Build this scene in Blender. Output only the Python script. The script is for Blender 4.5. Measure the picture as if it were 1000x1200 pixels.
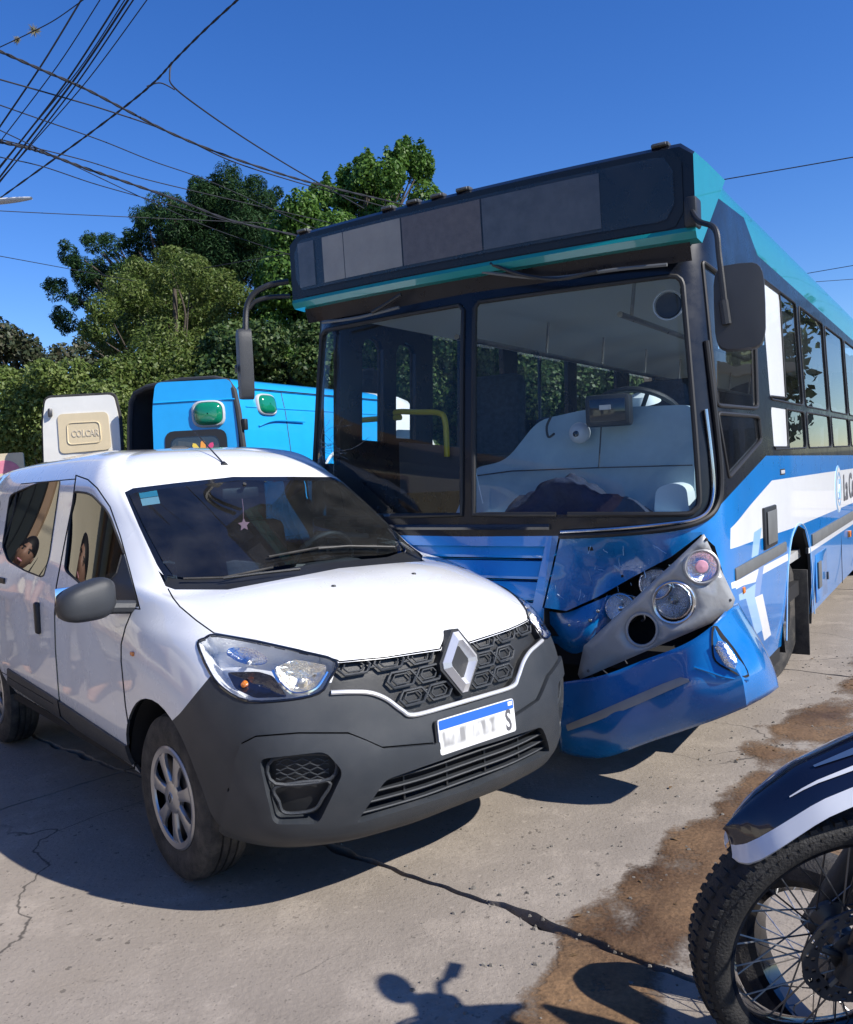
import bpy, bmesh, math, random
import numpy as np
from mathutils import Vector, Matrix
from mathutils.bvhtree import BVHTree
R = math.radians
for o in list(bpy.data.objects): bpy.data.objects.remove(o)
SC = bpy.context.scene
COL = SC.collection

# ------------------------------------------------------------------ camera
FOC, PITCH, ROLL, CAMH, CENY = 1019.6, 0.0291, 0.0565, 1.594, 582.4
cd = bpy.data.cameras.new('camera'); cam = bpy.data.objects.new('camera', cd); COL.objects.link(cam)
cd.sensor_fit = 'HORIZONTAL'; cd.sensor_width = 36; cd.lens = 36 * FOC / 1000
cd.shift_y = (CENY - 600) / 1000; cd.clip_start = 0.05; cd.clip_end = 2000
_f = Vector((0, math.cos(PITCH), -math.sin(PITCH))); _u0 = Vector((0, math.sin(PITCH), math.cos(PITCH))); _r0 = Vector((1, 0, 0))
_r = _r0 * math.cos(ROLL) - _u0 * math.sin(ROLL); _u = _u0 * math.cos(ROLL) + _r0 * math.sin(ROLL)
_m = Matrix((( _r.x, _u.x, -_f.x, 0), (_r.y, _u.y, -_f.y, 0), (_r.z, _u.z, -_f.z, CAMH), (0, 0, 0, 1)))
cam.matrix_world = _m
SC.camera = cam
def ray(px, py):
    """direction in world of a photo pixel (1000x1200)"""
    return _f + _r * ((px - 500) / FOC) - _u * ((py - CENY) / FOC)
EYE = Vector((0, 0, CAMH))
def toworld(px, py, ax, val):
    d = ray(px, py); k = 'xyz'.index(ax)
    return EYE + d * ((val - EYE[k]) / d[k])
class Pose:
    def __init__(s, X, Y, yaw, roll=0.):
        s.m = Matrix.Translation((X, Y, 0)) @ Matrix.Rotation(yaw, 4, 'Z') @ Matrix.Rotation(roll, 4, 'X'); s.roll = roll; s.i = s.m.inverted(); s.loc = (X, Y, 0); s.yaw = yaw
        s.eye = s.i @ EYE
    def ray(s, px, py): return s.i.to_3x3() @ ray(px, py)
    def un(s, px, py, ax, val):
        d = s.ray(px, py); k = 'xyz'.index(ax)
        return s.eye + d * ((val - s.eye[k]) / d[k])
    def px(s, p):
        v = (s.m @ Vector(p)) - EYE; d = v.dot(_f)
        return (500 + FOC * v.dot(_r) / d, CENY - FOC * v.dot(_u) / d)
VAN = Pose(-.4394, 3.9806, R(-50.06))
BUS = Pose(.2652, 4.7167, R(-122.35), -.012)

# ------------------------------------------------------------------ sky, sun, exposure
SUN_AZ, SUN_EL = R(118.5), R(39)      # clockwise from +Y
wd = bpy.data.worlds.new('World'); SC.world = wd; wd.use_nodes = True
nt = wd.node_tree; nt.nodes.clear()
sk = nt.nodes.new('ShaderNodeTexSky'); sk.sky_type = 'NISHITA'; sk.sun_disc = False
sk.sun_elevation = SUN_EL; sk.sun_rotation = SUN_AZ; sk.altitude = 0; sk.air_density = 1.0; sk.dust_density = 0.0; sk.ozone_density = 6.0
bg = nt.nodes.new('ShaderNodeBackground'); bg.inputs['Strength'].default_value = 0.115
wo = nt.nodes.new('ShaderNodeOutputWorld')
hs = nt.nodes.new('ShaderNodeHueSaturation'); hs.inputs['Saturation'].default_value = 1.22; hs.inputs['Hue'].default_value = .514
nt.links.new(sk.outputs[0], hs.inputs['Color']); nt.links.new(hs.outputs[0], bg.inputs['Color']); nt.links.new(bg.outputs[0], wo.inputs['Surface'])
sd = bpy.data.lights.new('sun', 'SUN'); sd.energy = 5.0; sd.angle = R(.53); sd.color = (1, .95, .87)
sun = bpy.data.objects.new('sun', sd); COL.objects.link(sun)
SDIR = Vector((math.sin(SUN_AZ) * math.cos(SUN_EL), math.cos(SUN_AZ) * math.cos(SUN_EL), math.sin(SUN_EL)))
sun.rotation_euler = SDIR.to_track_quat('Z', 'Y').to_euler(); sun.location = (0, 0, 20)
vs = SC.view_settings; vs.view_transform = 'Standard'; vs.look = 'None'; vs.exposure = 0.55; vs.gamma = 1; vs.use_curve_mapping = False
SC.render.engine = 'CYCLES'
SC.cycles.max_bounces = 10; SC.cycles.transparent_max_bounces = 24; SC.cycles.glossy_bounces = 5; SC.cycles.transmission_bounces = 8

# ------------------------------------------------------------------ materials
MATS = {}
def newmat(name):
    m = bpy.data.materials.new(name); m.use_nodes = True; n = m.node_tree.nodes; n.clear()
    out = n.new('ShaderNodeOutputMaterial'); MATS[name] = m
    return m, n, m.node_tree.links, out
def mat(name, col, rough=.5, metal=0., coat=0., var=0., vscale=8., bump=0., bscale=60., spec=.5, sub=None, emit=None, dust=0., rvar=0.):
    """principled with noise-driven colour variation, roughness variation, fine relief and dust on up-facing faces"""
    m, n, l, out = newmat(name)
    b = n.new('ShaderNodeBsdfPrincipled'); l.new(b.outputs[0], out.inputs[0])
    b.inputs['Base Color'].default_value = (*col, 1); b.inputs['Roughness'].default_value = rough; b.inputs['Metallic'].default_value = metal
    b.inputs['Coat Weight'].default_value = coat; b.inputs['Coat Roughness'].default_value = .03
    b.inputs['Specular IOR Level'].default_value = spec
    if emit: b.inputs['Emission Color'].default_value = (*emit[0], 1); b.inputs['Emission Strength'].default_value = emit[1]
    tc = n.new('ShaderNodeTexCoord')
    cur = None
    if var or rvar or dust:
        nz = n.new('ShaderNodeTexNoise'); nz.inputs['Scale'].default_value = vscale; nz.inputs['Detail'].default_value = 6; nz.inputs['Roughness'].default_value = .65
        l.new(tc.outputs['Object'], nz.inputs['Vector'])
    if var:
        mr = n.new('ShaderNodeMapRange'); mr.inputs[1].default_value = .3; mr.inputs[2].default_value = .7
        mr.inputs[3].default_value = 1 - var; mr.inputs[4].default_value = 1 + var; l.new(nz.outputs['Fac'], mr.inputs[0])
        vm = n.new('ShaderNodeVectorMath'); vm.operation = 'SCALE'; vm.inputs[0].default_value = col; l.new(mr.outputs[0], vm.inputs['Scale'])
        cur = vm.outputs[0]; l.new(cur, b.inputs['Base Color'])
    if dust:
        mx = n.new('ShaderNodeMix'); mx.data_type = 'RGBA'; mx.inputs['B'].default_value = (.30, .26, .21, 1)
        if cur: l.new(cur, mx.inputs['A'])
        else: mx.inputs['A'].default_value = (*col, 1)
        m2 = n.new('ShaderNodeMapRange'); m2.inputs[1].default_value = .42; m2.inputs[2].default_value = .75; m2.inputs[3].default_value = 0; m2.inputs[4].default_value = dust
        l.new(nz.outputs['Fac'], m2.inputs[0]); l.new(m2.outputs[0], mx.inputs['Factor']); l.new(mx.outputs['Result'], b.inputs['Base Color'])
    if rvar:
        m3 = n.new('ShaderNodeMapRange'); m3.inputs[1].default_value = .3; m3.inputs[2].default_value = .7; m3.inputs[3].default_value = max(0, rough - rvar); m3.inputs[4].default_value = rough + rvar
        l.new(nz.outputs['Fac'], m3.inputs[0]); l.new(m3.outputs[0], b.inputs['Roughness'])
    if bump:
        n2 = n.new('ShaderNodeTexNoise'); n2.inputs['Scale'].default_value = bscale; n2.inputs['Detail'].default_value = 4
        l.new(tc.outputs['Object'], n2.inputs['Vector'])
        bp = n.new('ShaderNodeBump'); bp.inputs['Strength'].default_value = bump; bp.inputs['Distance'].default_value = .01
        l.new(n2.outputs['Fac'], bp.inputs['Height']); l.new(bp.outputs[0], b.inputs['Normal'])
    return m
def glassmat(name, tint, ior=1.5, boost=0., dirt=0., gl=(1, 1, 1), waves=0.):
    """sheet glass: tinted see-through with a fresnel mirror, a film of dust"""
    m, n, l, out = newmat(name)
    tr = n.new('ShaderNodeBsdfTransparent'); tr.inputs[0].default_value = (*tint, 1)
    g = n.new('ShaderNodeBsdfGlossy'); g.inputs['Roughness'].default_value = .004; g.inputs[0].default_value = (*gl, 1)
    fr = n.new('ShaderNodeFresnel'); ge = n.new('ShaderNodeNewGeometry'); mi = n.new('ShaderNodeMapRange'); mi.inputs[3].default_value = ior; mi.inputs[4].default_value = 1 / ior
    l.new(ge.outputs['Backfacing'], mi.inputs[0]); l.new(mi.outputs[0], fr.inputs[0])      # same reflectance from both faces of the sheet
    ad = n.new('ShaderNodeMath'); ad.operation = 'ADD'; ad.use_clamp = True; ad.inputs[1].default_value = boost; l.new(fr.outputs[0], ad.inputs[0])
    mx = n.new('ShaderNodeMixShader'); l.new(ad.outputs[0], mx.inputs[0]); l.new(tr.outputs[0], mx.inputs[1]); l.new(g.outputs[0], mx.inputs[2])
    last = mx
    tc = n.new('ShaderNodeTexCoord')
    if waves:
        nz = n.new('ShaderNodeTexNoise'); nz.inputs['Scale'].default_value = 2.2; l.new(tc.outputs['Object'], nz.inputs['Vector'])
        bp = n.new('ShaderNodeBump'); bp.inputs['Strength'].default_value = waves; bp.inputs['Distance'].default_value = .01
        l.new(nz.outputs['Fac'], bp.inputs['Height']); l.new(bp.outputs[0], g.inputs['Normal'])
    if dirt:
        df = n.new('ShaderNodeBsdfDiffuse'); df.inputs[0].default_value = (.5, .48, .44, 1)
        nz = n.new('ShaderNodeTexNoise'); nz.inputs['Scale'].default_value = 6; nz.inputs['Detail'].default_value = 8; l.new(tc.outputs['Object'], nz.inputs['Vector'])
        mr = n.new('ShaderNodeMapRange'); mr.inputs[1].default_value = .35; mr.inputs[2].default_value = .8; mr.inputs[3].default_value = dirt * .25; mr.inputs[4].default_value = dirt
        l.new(nz.outputs['Fac'], mr.inputs[0])
        m2 = n.new('ShaderNodeMixShader'); l.new(mr.outputs[0], m2.inputs[0]); l.new(mx.outputs[0], m2.inputs[1]); l.new(df.outputs[0], m2.inputs[2]); last = m2
    l.new(last.outputs[0], out.inputs[0])
    return m

mat('white_paint', (.80, .81, .82), .28, coat=1, rvar=.06, vscale=3, dust=.06)
mat('grey_plastic', (.027, .032, .039), .48, var=.10, bump=.25, bscale=900, dust=.05, vscale=5)
mat('black_plastic', (.016, .017, .019), .45, var=.1, bump=.2, bscale=500)
mat('mirror_plastic', (.030, .033, .038), .48, var=.1, bump=.2, bscale=700)
mat('gloss_black', (.008, .009, .012), .12, coat=.6, rvar=.05)
mat('rubber', (.016, .016, .017), .75, var=.2, bump=.3, bscale=200, dust=.12, vscale=14)
mat('seal_black', (.010, .010, .011), .55, var=.2)
mat('bike_tyre', (.010, .010, .011), .72, var=.25, bump=.4, bscale=160, dust=.05, vscale=10)
mat('bumper_shade_blue', (.001, .135, .42), .26, coat=.9, var=.05, vscale=4, rvar=.06, dust=.04)  # bus blue darkened to carry the shade on the bumper front
mat('tyre_rubber', (.020, .020, .021), .78, var=.25, bump=.4, bscale=160, dust=.25, vscale=10)
mat('dark_void', (.006, .006, .007), .9)
mat('interior_dark', (.036, .039, .044), .8, var=.15)
mat('marker_dark', (.06, .06, .06), .4)
mat('spoke_steel', (.16, .16, .165), .4, .9)
mat('chrome', (.82, .83, .85), .06, 1.0, rvar=.03)
mat('satin_chrome', (.62, .63, .65), .22, 1.0)
mat('reflector', (.88, .88, .90), .10, 1.0, bump=.5, bscale=110)
mat('lamp_silver', (.86, .86, .86), .25, .35, bump=.3, bscale=140)
mat('warm_reflector', (.90, .84, .72), .16, .9, bump=1.2, bscale=55)
mat('dark_chrome', (.10, .10, .12), .15, .9, bump=.4, bscale=40)
mat('steel', (.42, .42, .43), .35, 1.0, var=.2, rvar=.1)
mat('dark_steel', (.10, .10, .105), .45, .8, var=.3, dust=.15)
mat('wheel_silver', (.42, .42, .43), .32, .75, var=.12, dust=.18, vscale=12)
mat('amber', (.75, .20, .02), .15, coat=1)
mat('red_lens', (.55, .03, .03), .15, coat=1)
mat('plate_white', (.78, .78, .78), .4, var=.03)
mat('plate_blue', (.02, .12, .52), .4)
mat('plate_ink', (.10, .10, .11), .5)
mat('plate_smear', (.40, .40, .41), .5, var=.12, vscale=30)
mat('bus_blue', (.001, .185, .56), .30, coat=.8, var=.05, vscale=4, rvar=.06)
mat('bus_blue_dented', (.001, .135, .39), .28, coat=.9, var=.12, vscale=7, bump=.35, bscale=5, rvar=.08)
mat('bus_blue_low', (.030, .22, .58), .32, coat=.8, var=.06, vscale=4, dust=.10)
mat('bus_teal', (.006, .215, .215), .32, coat=.8, var=.06)
mat('bus_white', (.78, .80, .82), .30, coat=.7, var=.03)
mat('bus_sky', (.32, .55, .82), .30, coat=.7)
mat('bus_lilac', (.16, .30, .62), .30, coat=.7)
mat('bus_black', (.006, .008, .014), .30, coat=.12, var=.2, vscale=6, rvar=.08, spec=.3)
mat('moulding_grey', (.11, .115, .115), .6, var=.12)
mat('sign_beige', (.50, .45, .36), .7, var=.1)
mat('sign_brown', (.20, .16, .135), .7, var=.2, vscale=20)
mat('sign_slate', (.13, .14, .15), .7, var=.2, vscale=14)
mat('badge_silver', (.78, .78, .79), .30, .55)
mat('torn_fibre', (.38, .42, .46), .9, var=.3, vscale=60)
mat('bezel_grey', (.34, .345, .35), .40, .25, var=.10, vscale=9, dust=.15, rvar=.08, bump=.1)
mat('strip_grey', (.30, .31, .315), .6, var=.15, dust=.2)
mat('ceiling_grey', (.66, .72, .74), .6)
mat('console_grey', (.27, .37, .43), .5, var=.10, vscale=5)
mat('seat_fabric', (.035, .045, .065), .9, var=.4, vscale=30, bump=.3)
mat('jacket_cloth', (.015, .025, .06), .85, var=.25, vscale=20, bump=.4, bscale=40)
mat('yellow_rail', (.55, .42, .02), .35)
mat('floor_vinyl', (.34, .34, .34), .6, var=.15)
mat('wood_trim', (.30, .10, .04), .5)
mat('sticker_cyan', (.06, .42, .55), .5)
mat('sticker_pale', (.45, .70, .75), .5)
mat('pink', (.75, .35, .40), .5)
mat('amb_blue', (.010, .32, .72), .32, coat=.7, var=.04)
mat('green_lens', (.004, .19, .10), .12, coat=1)
mat('amb_white', (.72, .71, .66), .4, coat=.3, var=.04)
mat('trim_cream', (.62, .52, .34), .5, var=.05)
mat('trim_emboss', (.55, .48, .36), .5)
mat('decal_orange', (.80, .34, .06), .5)
mat('decal_pink', (.62, .06, .18), .5)
mat('decal_yellow', (.75, .55, .08), .5)
mat('sign_board', (.60, .52, .36), .6, var=.1)
mat('sign_pink', (.65, .22, .30), .6, var=.15)
mat('fender_navy', (.005, .007, .020), .22, coat=.8, rvar=.06)
mat('fender_white', (.62, .64, .68), .3, coat=.5)
mat('fender_blue', (.05, .09, .18), .3, coat=.6)
mat('seat_vinyl', (.015, .015, .016), .6, bump=.2)
mat('cable_black', (.012, .013, .02), .7)
mat('lamp_grey', (.45, .47, .5), .5)
mat('pole_concrete', (.32, .31, .29), .85, var=.15, bump=.3)
mat('tuft', (.20, .18, .10), .9)
mat('house_cream', (.62, .55, .40), .85, var=.08, vscale=2, bump=.2)
mat('house_trim', (.30, .20, .13), .8, var=.15)
mat('house_dark', (.03, .035, .035), .4)
mat('iron', (.01, .011, .012), .5)
mat('bulkhead', (.10, .10, .11), .8)
mat('sun_patch', (.45, .43, .38), .7)
mat('skin_tone', (.36, .20, .13), .55)
mat('hair_dark', (.012, .010, .009), .6)
mat('shirt_navy', (.020, .025, .045), .85, bump=.3)
mat('shirt_grey', (.20, .21, .23), .85, bump=.3)
mat('trousers', (.03, .04, .07), .85, bump=.3)
glassmat('glass_windscreen', (.42, .52, .58), 1.5, .015, dirt=.035, waves=.02)
glassmat('glass_side', (.11, .12, .14), 1.50, .03, waves=.004)
glassmat('glass_bus', (.84, .92, .95), 1.32, .0, dirt=.018, waves=.015)
glassmat('glass_bus_side', (.74, .80, .84), 1.45, .0, dirt=.015, waves=.03)
glassmat('glass_bus_far', (.86, .90, .92), 1.4, .0)
glassmat('glass_sign', (.72, .72, .74), 1.42, .0, dirt=.035, waves=.015)
glassmat('glass_lens', (.95, .97, 1.0), 1.35, .0)
glassmat('crack_white', (.55, .60, .62), 1.3, .12, dirt=.5)

def plate_face():
    m, n, l, out = newmat('plate_face'); b = n.new('ShaderNodeBsdfPrincipled'); b.inputs['Roughness'].default_value = .4; l.new(b.outputs[0], out.inputs[0])
    tc = n.new('ShaderNodeTexCoord'); mp = n.new('ShaderNodeMapping'); mp.inputs['Scale'].default_value = (1, 26, 12); l.new(tc.outputs['Object'], mp.inputs[0])
    nz = n.new('ShaderNodeTexNoise'); nz.inputs['Scale'].default_value = 1; nz.inputs['Detail'].default_value = 1; l.new(mp.outputs[0], nz.inputs['Vector'])
    r = n.new('ShaderNodeMapRange'); r.interpolation_type = 'SMOOTHSTEP'; r.inputs[1].default_value = .38; r.inputs[2].default_value = .62; l.new(nz.outputs['Fac'], r.inputs[0])
    sx = n.new('ShaderNodeSeparateXYZ'); l.new(tc.outputs['Object'], sx.inputs[0]); f = r.outputs[0]
    for axis, a, c in (('Z', .553, .575), ('Z', .634, .615), ('Y', -.165, -.145), ('Y', .165, .14)):
        q = n.new('ShaderNodeMapRange'); q.interpolation_type = 'SMOOTHSTEP'; q.inputs[1].default_value = a; q.inputs[2].default_value = c; l.new(sx.outputs[axis], q.inputs[0])
        mu = n.new('ShaderNodeMath'); mu.operation = 'MULTIPLY'; l.new(f, mu.inputs[0]); l.new(q.outputs[0], mu.inputs[1]); f = mu.outputs[0]
    mx = n.new('ShaderNodeMix'); mx.data_type = 'RGBA'; mx.inputs['A'].default_value = (.72, .72, .71, 1); mx.inputs['B'].default_value = (.26, .26, .26, 1); l.new(f, mx.inputs['Factor']); l.new(mx.outputs['Result'], b.inputs['Base Color'])
plate_face()
# ------------------------------------------------------------------ helpers
def link(name, me, parent=None):
    o = bpy.data.objects.new(name, me); COL.objects.link(o)
    if parent: o.parent = parent
    return o
def thing(name, label, cat, loc=(0, 0, 0), rz=0., group=None):
    o = bpy.data.objects.new(name, None); COL.objects.link(o); o.location = loc; o.rotation_euler = (0, 0, rz)
    o.empty_display_size = .2; o['label'] = label; o['category'] = cat
    if group: o['group'] = group
    return o
def tag(o, label=None, cat=None, group=None, kind=None):
    for k, v in (('label', label), ('category', cat), ('group', group), ('kind', kind)):
        if v: o[k] = v
    return o
def frame_of(d, up=Vector((0, 0, 1))):
    d = d.normalized()
    if abs(d.dot(up)) > .98: up = Vector((1, 0, 0))
    a = up.cross(d).normalized(); return a, d.cross(a).normalized()
class MB:
    def __init__(s): s.v = []; s.f = []; s.m = []
    def add(s, vs, fs, m=0):
        k = len(s.v); s.v += [tuple(v) for v in vs]; s.f += [tuple(i + k for i in f) for f in fs]; s.m += [m] * len(fs); return s
    def box(s, c, d, rot=None, bev=0., m=0, seg=2):
        b = bmesh.new(); bmesh.ops.create_cube(b, size=1)
        bmesh.ops.scale(b, vec=d, verts=b.verts)
        if bev: bmesh.ops.bevel(b, geom=b.edges[:] + b.verts[:], offset=min(bev, min(d) * .49), segments=seg, affect='EDGES', profile=.5)
        M = Matrix.Translation(c)
        if rot is not None: M = M @ (rot if isinstance(rot, Matrix) else Matrix.Rotation(rot, 4, 'Z'))
        b.verts.index_update(); s.add([M @ v.co for v in b.verts], [[v.index for v in f.verts] for f in b.faces], m); b.free(); return s
    def tube(s, pts, r, n=8, m=0, cap=True, closed=False):
        pts = [Vector(p) for p in pts]; N = len(pts); rs = r if isinstance(r, (list, tuple)) else [r] * N
        vs = []; a = None
        for i, p in enumerate(pts):
            if closed: d = pts[(i + 1) % N] - pts[i - 1]
            else: d = pts[min(i + 1, N - 1)] - pts[max(i - 1, 0)]
            if d.length < 1e-9: d = Vector((0, 0, 1))
            d.normalize()
            if a is None: a, b = frame_of(d)
            else:
                a = (a - d * a.dot(d))
                if a.length < 1e-6: a, _ = frame_of(d)
                a.normalize(); b = d.cross(a)
            for k in range(n):
                t = 2 * math.pi * k / n; vs.append(p + (a * math.cos(t) + b * math.sin(t)) * rs[i])
        fs = []
        for i in range(N if closed else N - 1):
            j = (i + 1) % N
            for k in range(n): fs.append((i * n + k, i * n + (k + 1) % n, j * n + (k + 1) % n, j * n + k))
        if cap and not closed: fs.append(tuple(range(n))[::-1]); fs.append(tuple((N - 1) * n + k for k in range(n)))
        return s.add(vs, fs, m)
    def lathe(s, prof, org=(0, 0, 0), axis=(0, 1, 0), n=48, m=0, a0=0., a1=2 * math.pi, closed=False):
        """prof: list of (radius, height along axis)"""
        ax = Vector(axis).normalized(); a, b = frame_of(ax); org = Vector(org); full = abs(a1 - a0 - 2 * math.pi) < 1e-6
        nn = n if full else n + 1; vs = []
        for i in range(nn):
            t = a0 + (a1 - a0) * i / n; e = a * math.cos(t) + b * math.sin(t)
            for (r, h) in prof: vs.append(org + e * r + ax * h)
        P = len(prof); fs = []
        for i in range(n):
            j = (i + 1) % nn
            for k in range(P if closed else P - 1):
                q = (k + 1) % P
                fs.append((i * P + k, j * P + k, j * P + q, i * P + q))
        return s.add(vs, fs, m)
    def prism(s, poly, fn, d0, d1, m=0):
        """poly 2d, fn(u,v,d)->3d ; closed solid between depth d0 and d1"""
        n = len(poly); vs = [fn(u, v, d0) for u, v in poly] + [fn(u, v, d1) for u, v in poly]
        fs = [tuple(range(n))[::-1], tuple(range(n, 2 * n))] + [(i, (i + 1) % n, n + (i + 1) % n, n + i) for i in range(n)]
        return s.add(vs, fs, m)
    def grid(s, P, m=0, close_u=False):
        U = len(P); V = len(P[0]); vs = [p for row in P for p in row]
        fs = [(i * V + j, ((i + 1) % U) * V + j, ((i + 1) % U) * V + j + 1, i * V + j + 1) for i in range(U if close_u else U - 1) for j in range(V - 1)]
        return s.add(vs, fs, m)
    def build(s, name, mats, parent=None, angle=35, smooth=True, weld=0., fixn=True):
        me = bpy.data.meshes.new(name)
        if weld or fixn:
            b = bmesh.new(); bv = [b.verts.new(v) for v in s.v]; 
            for f, mi in zip(s.f, s.m):
                try: q = b.faces.new([bv[i] for i in f]); q.material_index = mi
                except ValueError: pass
            if weld: bmesh.ops.remove_doubles(b, verts=b.verts, dist=weld)
            if fixn: bmesh.ops.recalc_face_normals(b, faces=b.faces)
            b.to_mesh(me); b.free()
        else:
            me.from_pydata(s.v, [], s.f); me.polygons.foreach_set('material_index', s.m)
        for k in (mats if isinstance(mats, (list, tuple)) else [mats]): me.materials.append(MATS[k])
        if smooth:
            me.polygons.foreach_set('use_smooth', [True] * len(me.polygons))
            try: me.set_sharp_from_angle(angle=R(angle))
            except Exception: pass
        me.update()
        return link(name, me, parent)
def mirror_y(o, name=None):
    """a mirrored twin (y -> -y) of a part, as its own object"""
    me = o.data.copy(); me.transform(Matrix.Scale(-1, 4, Vector((0, 1, 0)))); me.flip_normals()
    q = link(name or o.name.split('.')[0], me, o.parent)
    for md in o.modifiers:
        if md.type == 'SOLIDIFY':
            s2 = q.modifiers.new('Solidify', 'SOLIDIFY'); s2.thickness = md.thickness; s2.offset = md.offset; s2.material_offset = md.material_offset
    return q
def spline(pts, n=8, closed=False):
    """Catmull-Rom through points"""
    P = [Vector(p) for p in pts]; N = len(P); out = []
    for i in range(N if closed else N - 1):
        if closed: a, b, c, d = P[i - 1], P[i], P[(i + 1) % N], P[(i + 2) % N]
        else: a, b, c, d = P[max(i - 1, 0)], P[i], P[i + 1], P[min(i + 2, N - 1)]
        for k in range(n):
            t = k / n
            out.append(.5 * ((2 * b) + (c - a) * t + (2 * a - 5 * b + 4 * c - d) * t * t + (3 * b - a - 3 * c + d) * t ** 3))
    if not closed: out.append(P[-1])
    return out
def smooth_poly(pts, n=6):
    return [(p.x, p.y) for p in spline([(x, y, 0) for x, y in pts], n, True)]
def round_poly(pts, r, n=4):
    out = []; N = len(pts); rr = r if isinstance(r, (list, tuple)) else [r] * N
    for i in range(N):
        p = Vector(pts[i]); a = Vector(pts[i - 1]) - p; b = Vector(pts[(i + 1) % N]) - p
        k = min(rr[i], a.length * .45, b.length * .45)
        if k < 1e-6: out.append(tuple(p)); continue
        s = p + a.normalized() * k; e = p + b.normalized() * k
        for j in range(n + 1):
            t = j / n; q = s * (1 - t) ** 2 + p * 2 * t * (1 - t) + e * t * t; out.append((q.x, q.y))
    return out
def inpoly(x, y, P):
    c = False; n = len(P); j = n - 1
    for i in range(n):
        xi, yi = P[i]; xj, yj = P[j]
        if (yi > y) != (yj > y) and x < (xj - xi) * (y - yi) / (yj - yi) + xi: c = not c
        j = i
    return c
def herm(knots, vals, ts):
    """non-uniform cubic with limited tangents; vals (n,...) numpy"""
    n = len(knots); h = np.diff(knots); d = np.diff(vals, axis=0) / h.reshape(-1, *([1] * (vals.ndim - 1)))
    m = np.zeros_like(vals); m[0] = d[0]; m[-1] = d[-1]
    for i in range(1, n - 1):
        m[i] = (h[i] * d[i - 1] + h[i - 1] * d[i]) / (h[i] + h[i - 1])
    out = []
    for t in ts:
        i = min(max(int(np.searchsorted(knots, t, 'right')) - 1, 0), n - 2); s = (t - knots[i]) / h[i]
        out.append((1 + 2 * s) * (1 - s) ** 2 * vals[i] + s * (1 - s) ** 2 * h[i] * m[i] + s * s * (3 - 2 * s) * vals[i + 1] + s * s * (s - 1) * h[i] * m[i + 1])
    return np.array(out)
def dense(knots, step):
    ts = []
    for a, b in zip(knots[:-1], knots[1:]):
        k = max(1, int(round((b - a) / step))); ts += [a + (b - a) * i / k for i in range(k)]
    return ts + [knots[-1]]
def cage_surface(C, su, sv):
    """C: rings x columns x 3 -> dense grid (rings x columns)"""
    C = np.array(C, float)
    ku = np.concatenate([[0], np.cumsum(np.linalg.norm(np.diff(C, axis=0), axis=2).mean(1))])
    kv = np.concatenate([[0], np.cumsum(np.linalg.norm(np.diff(C, axis=1), axis=2).mean(0))])
    A = herm(ku, C, dense(ku, su)); A = np.swapaxes(A, 0, 1); A = herm(kv, A, dense(kv, sv)); return np.swapaxes(A, 0, 1)

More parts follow.
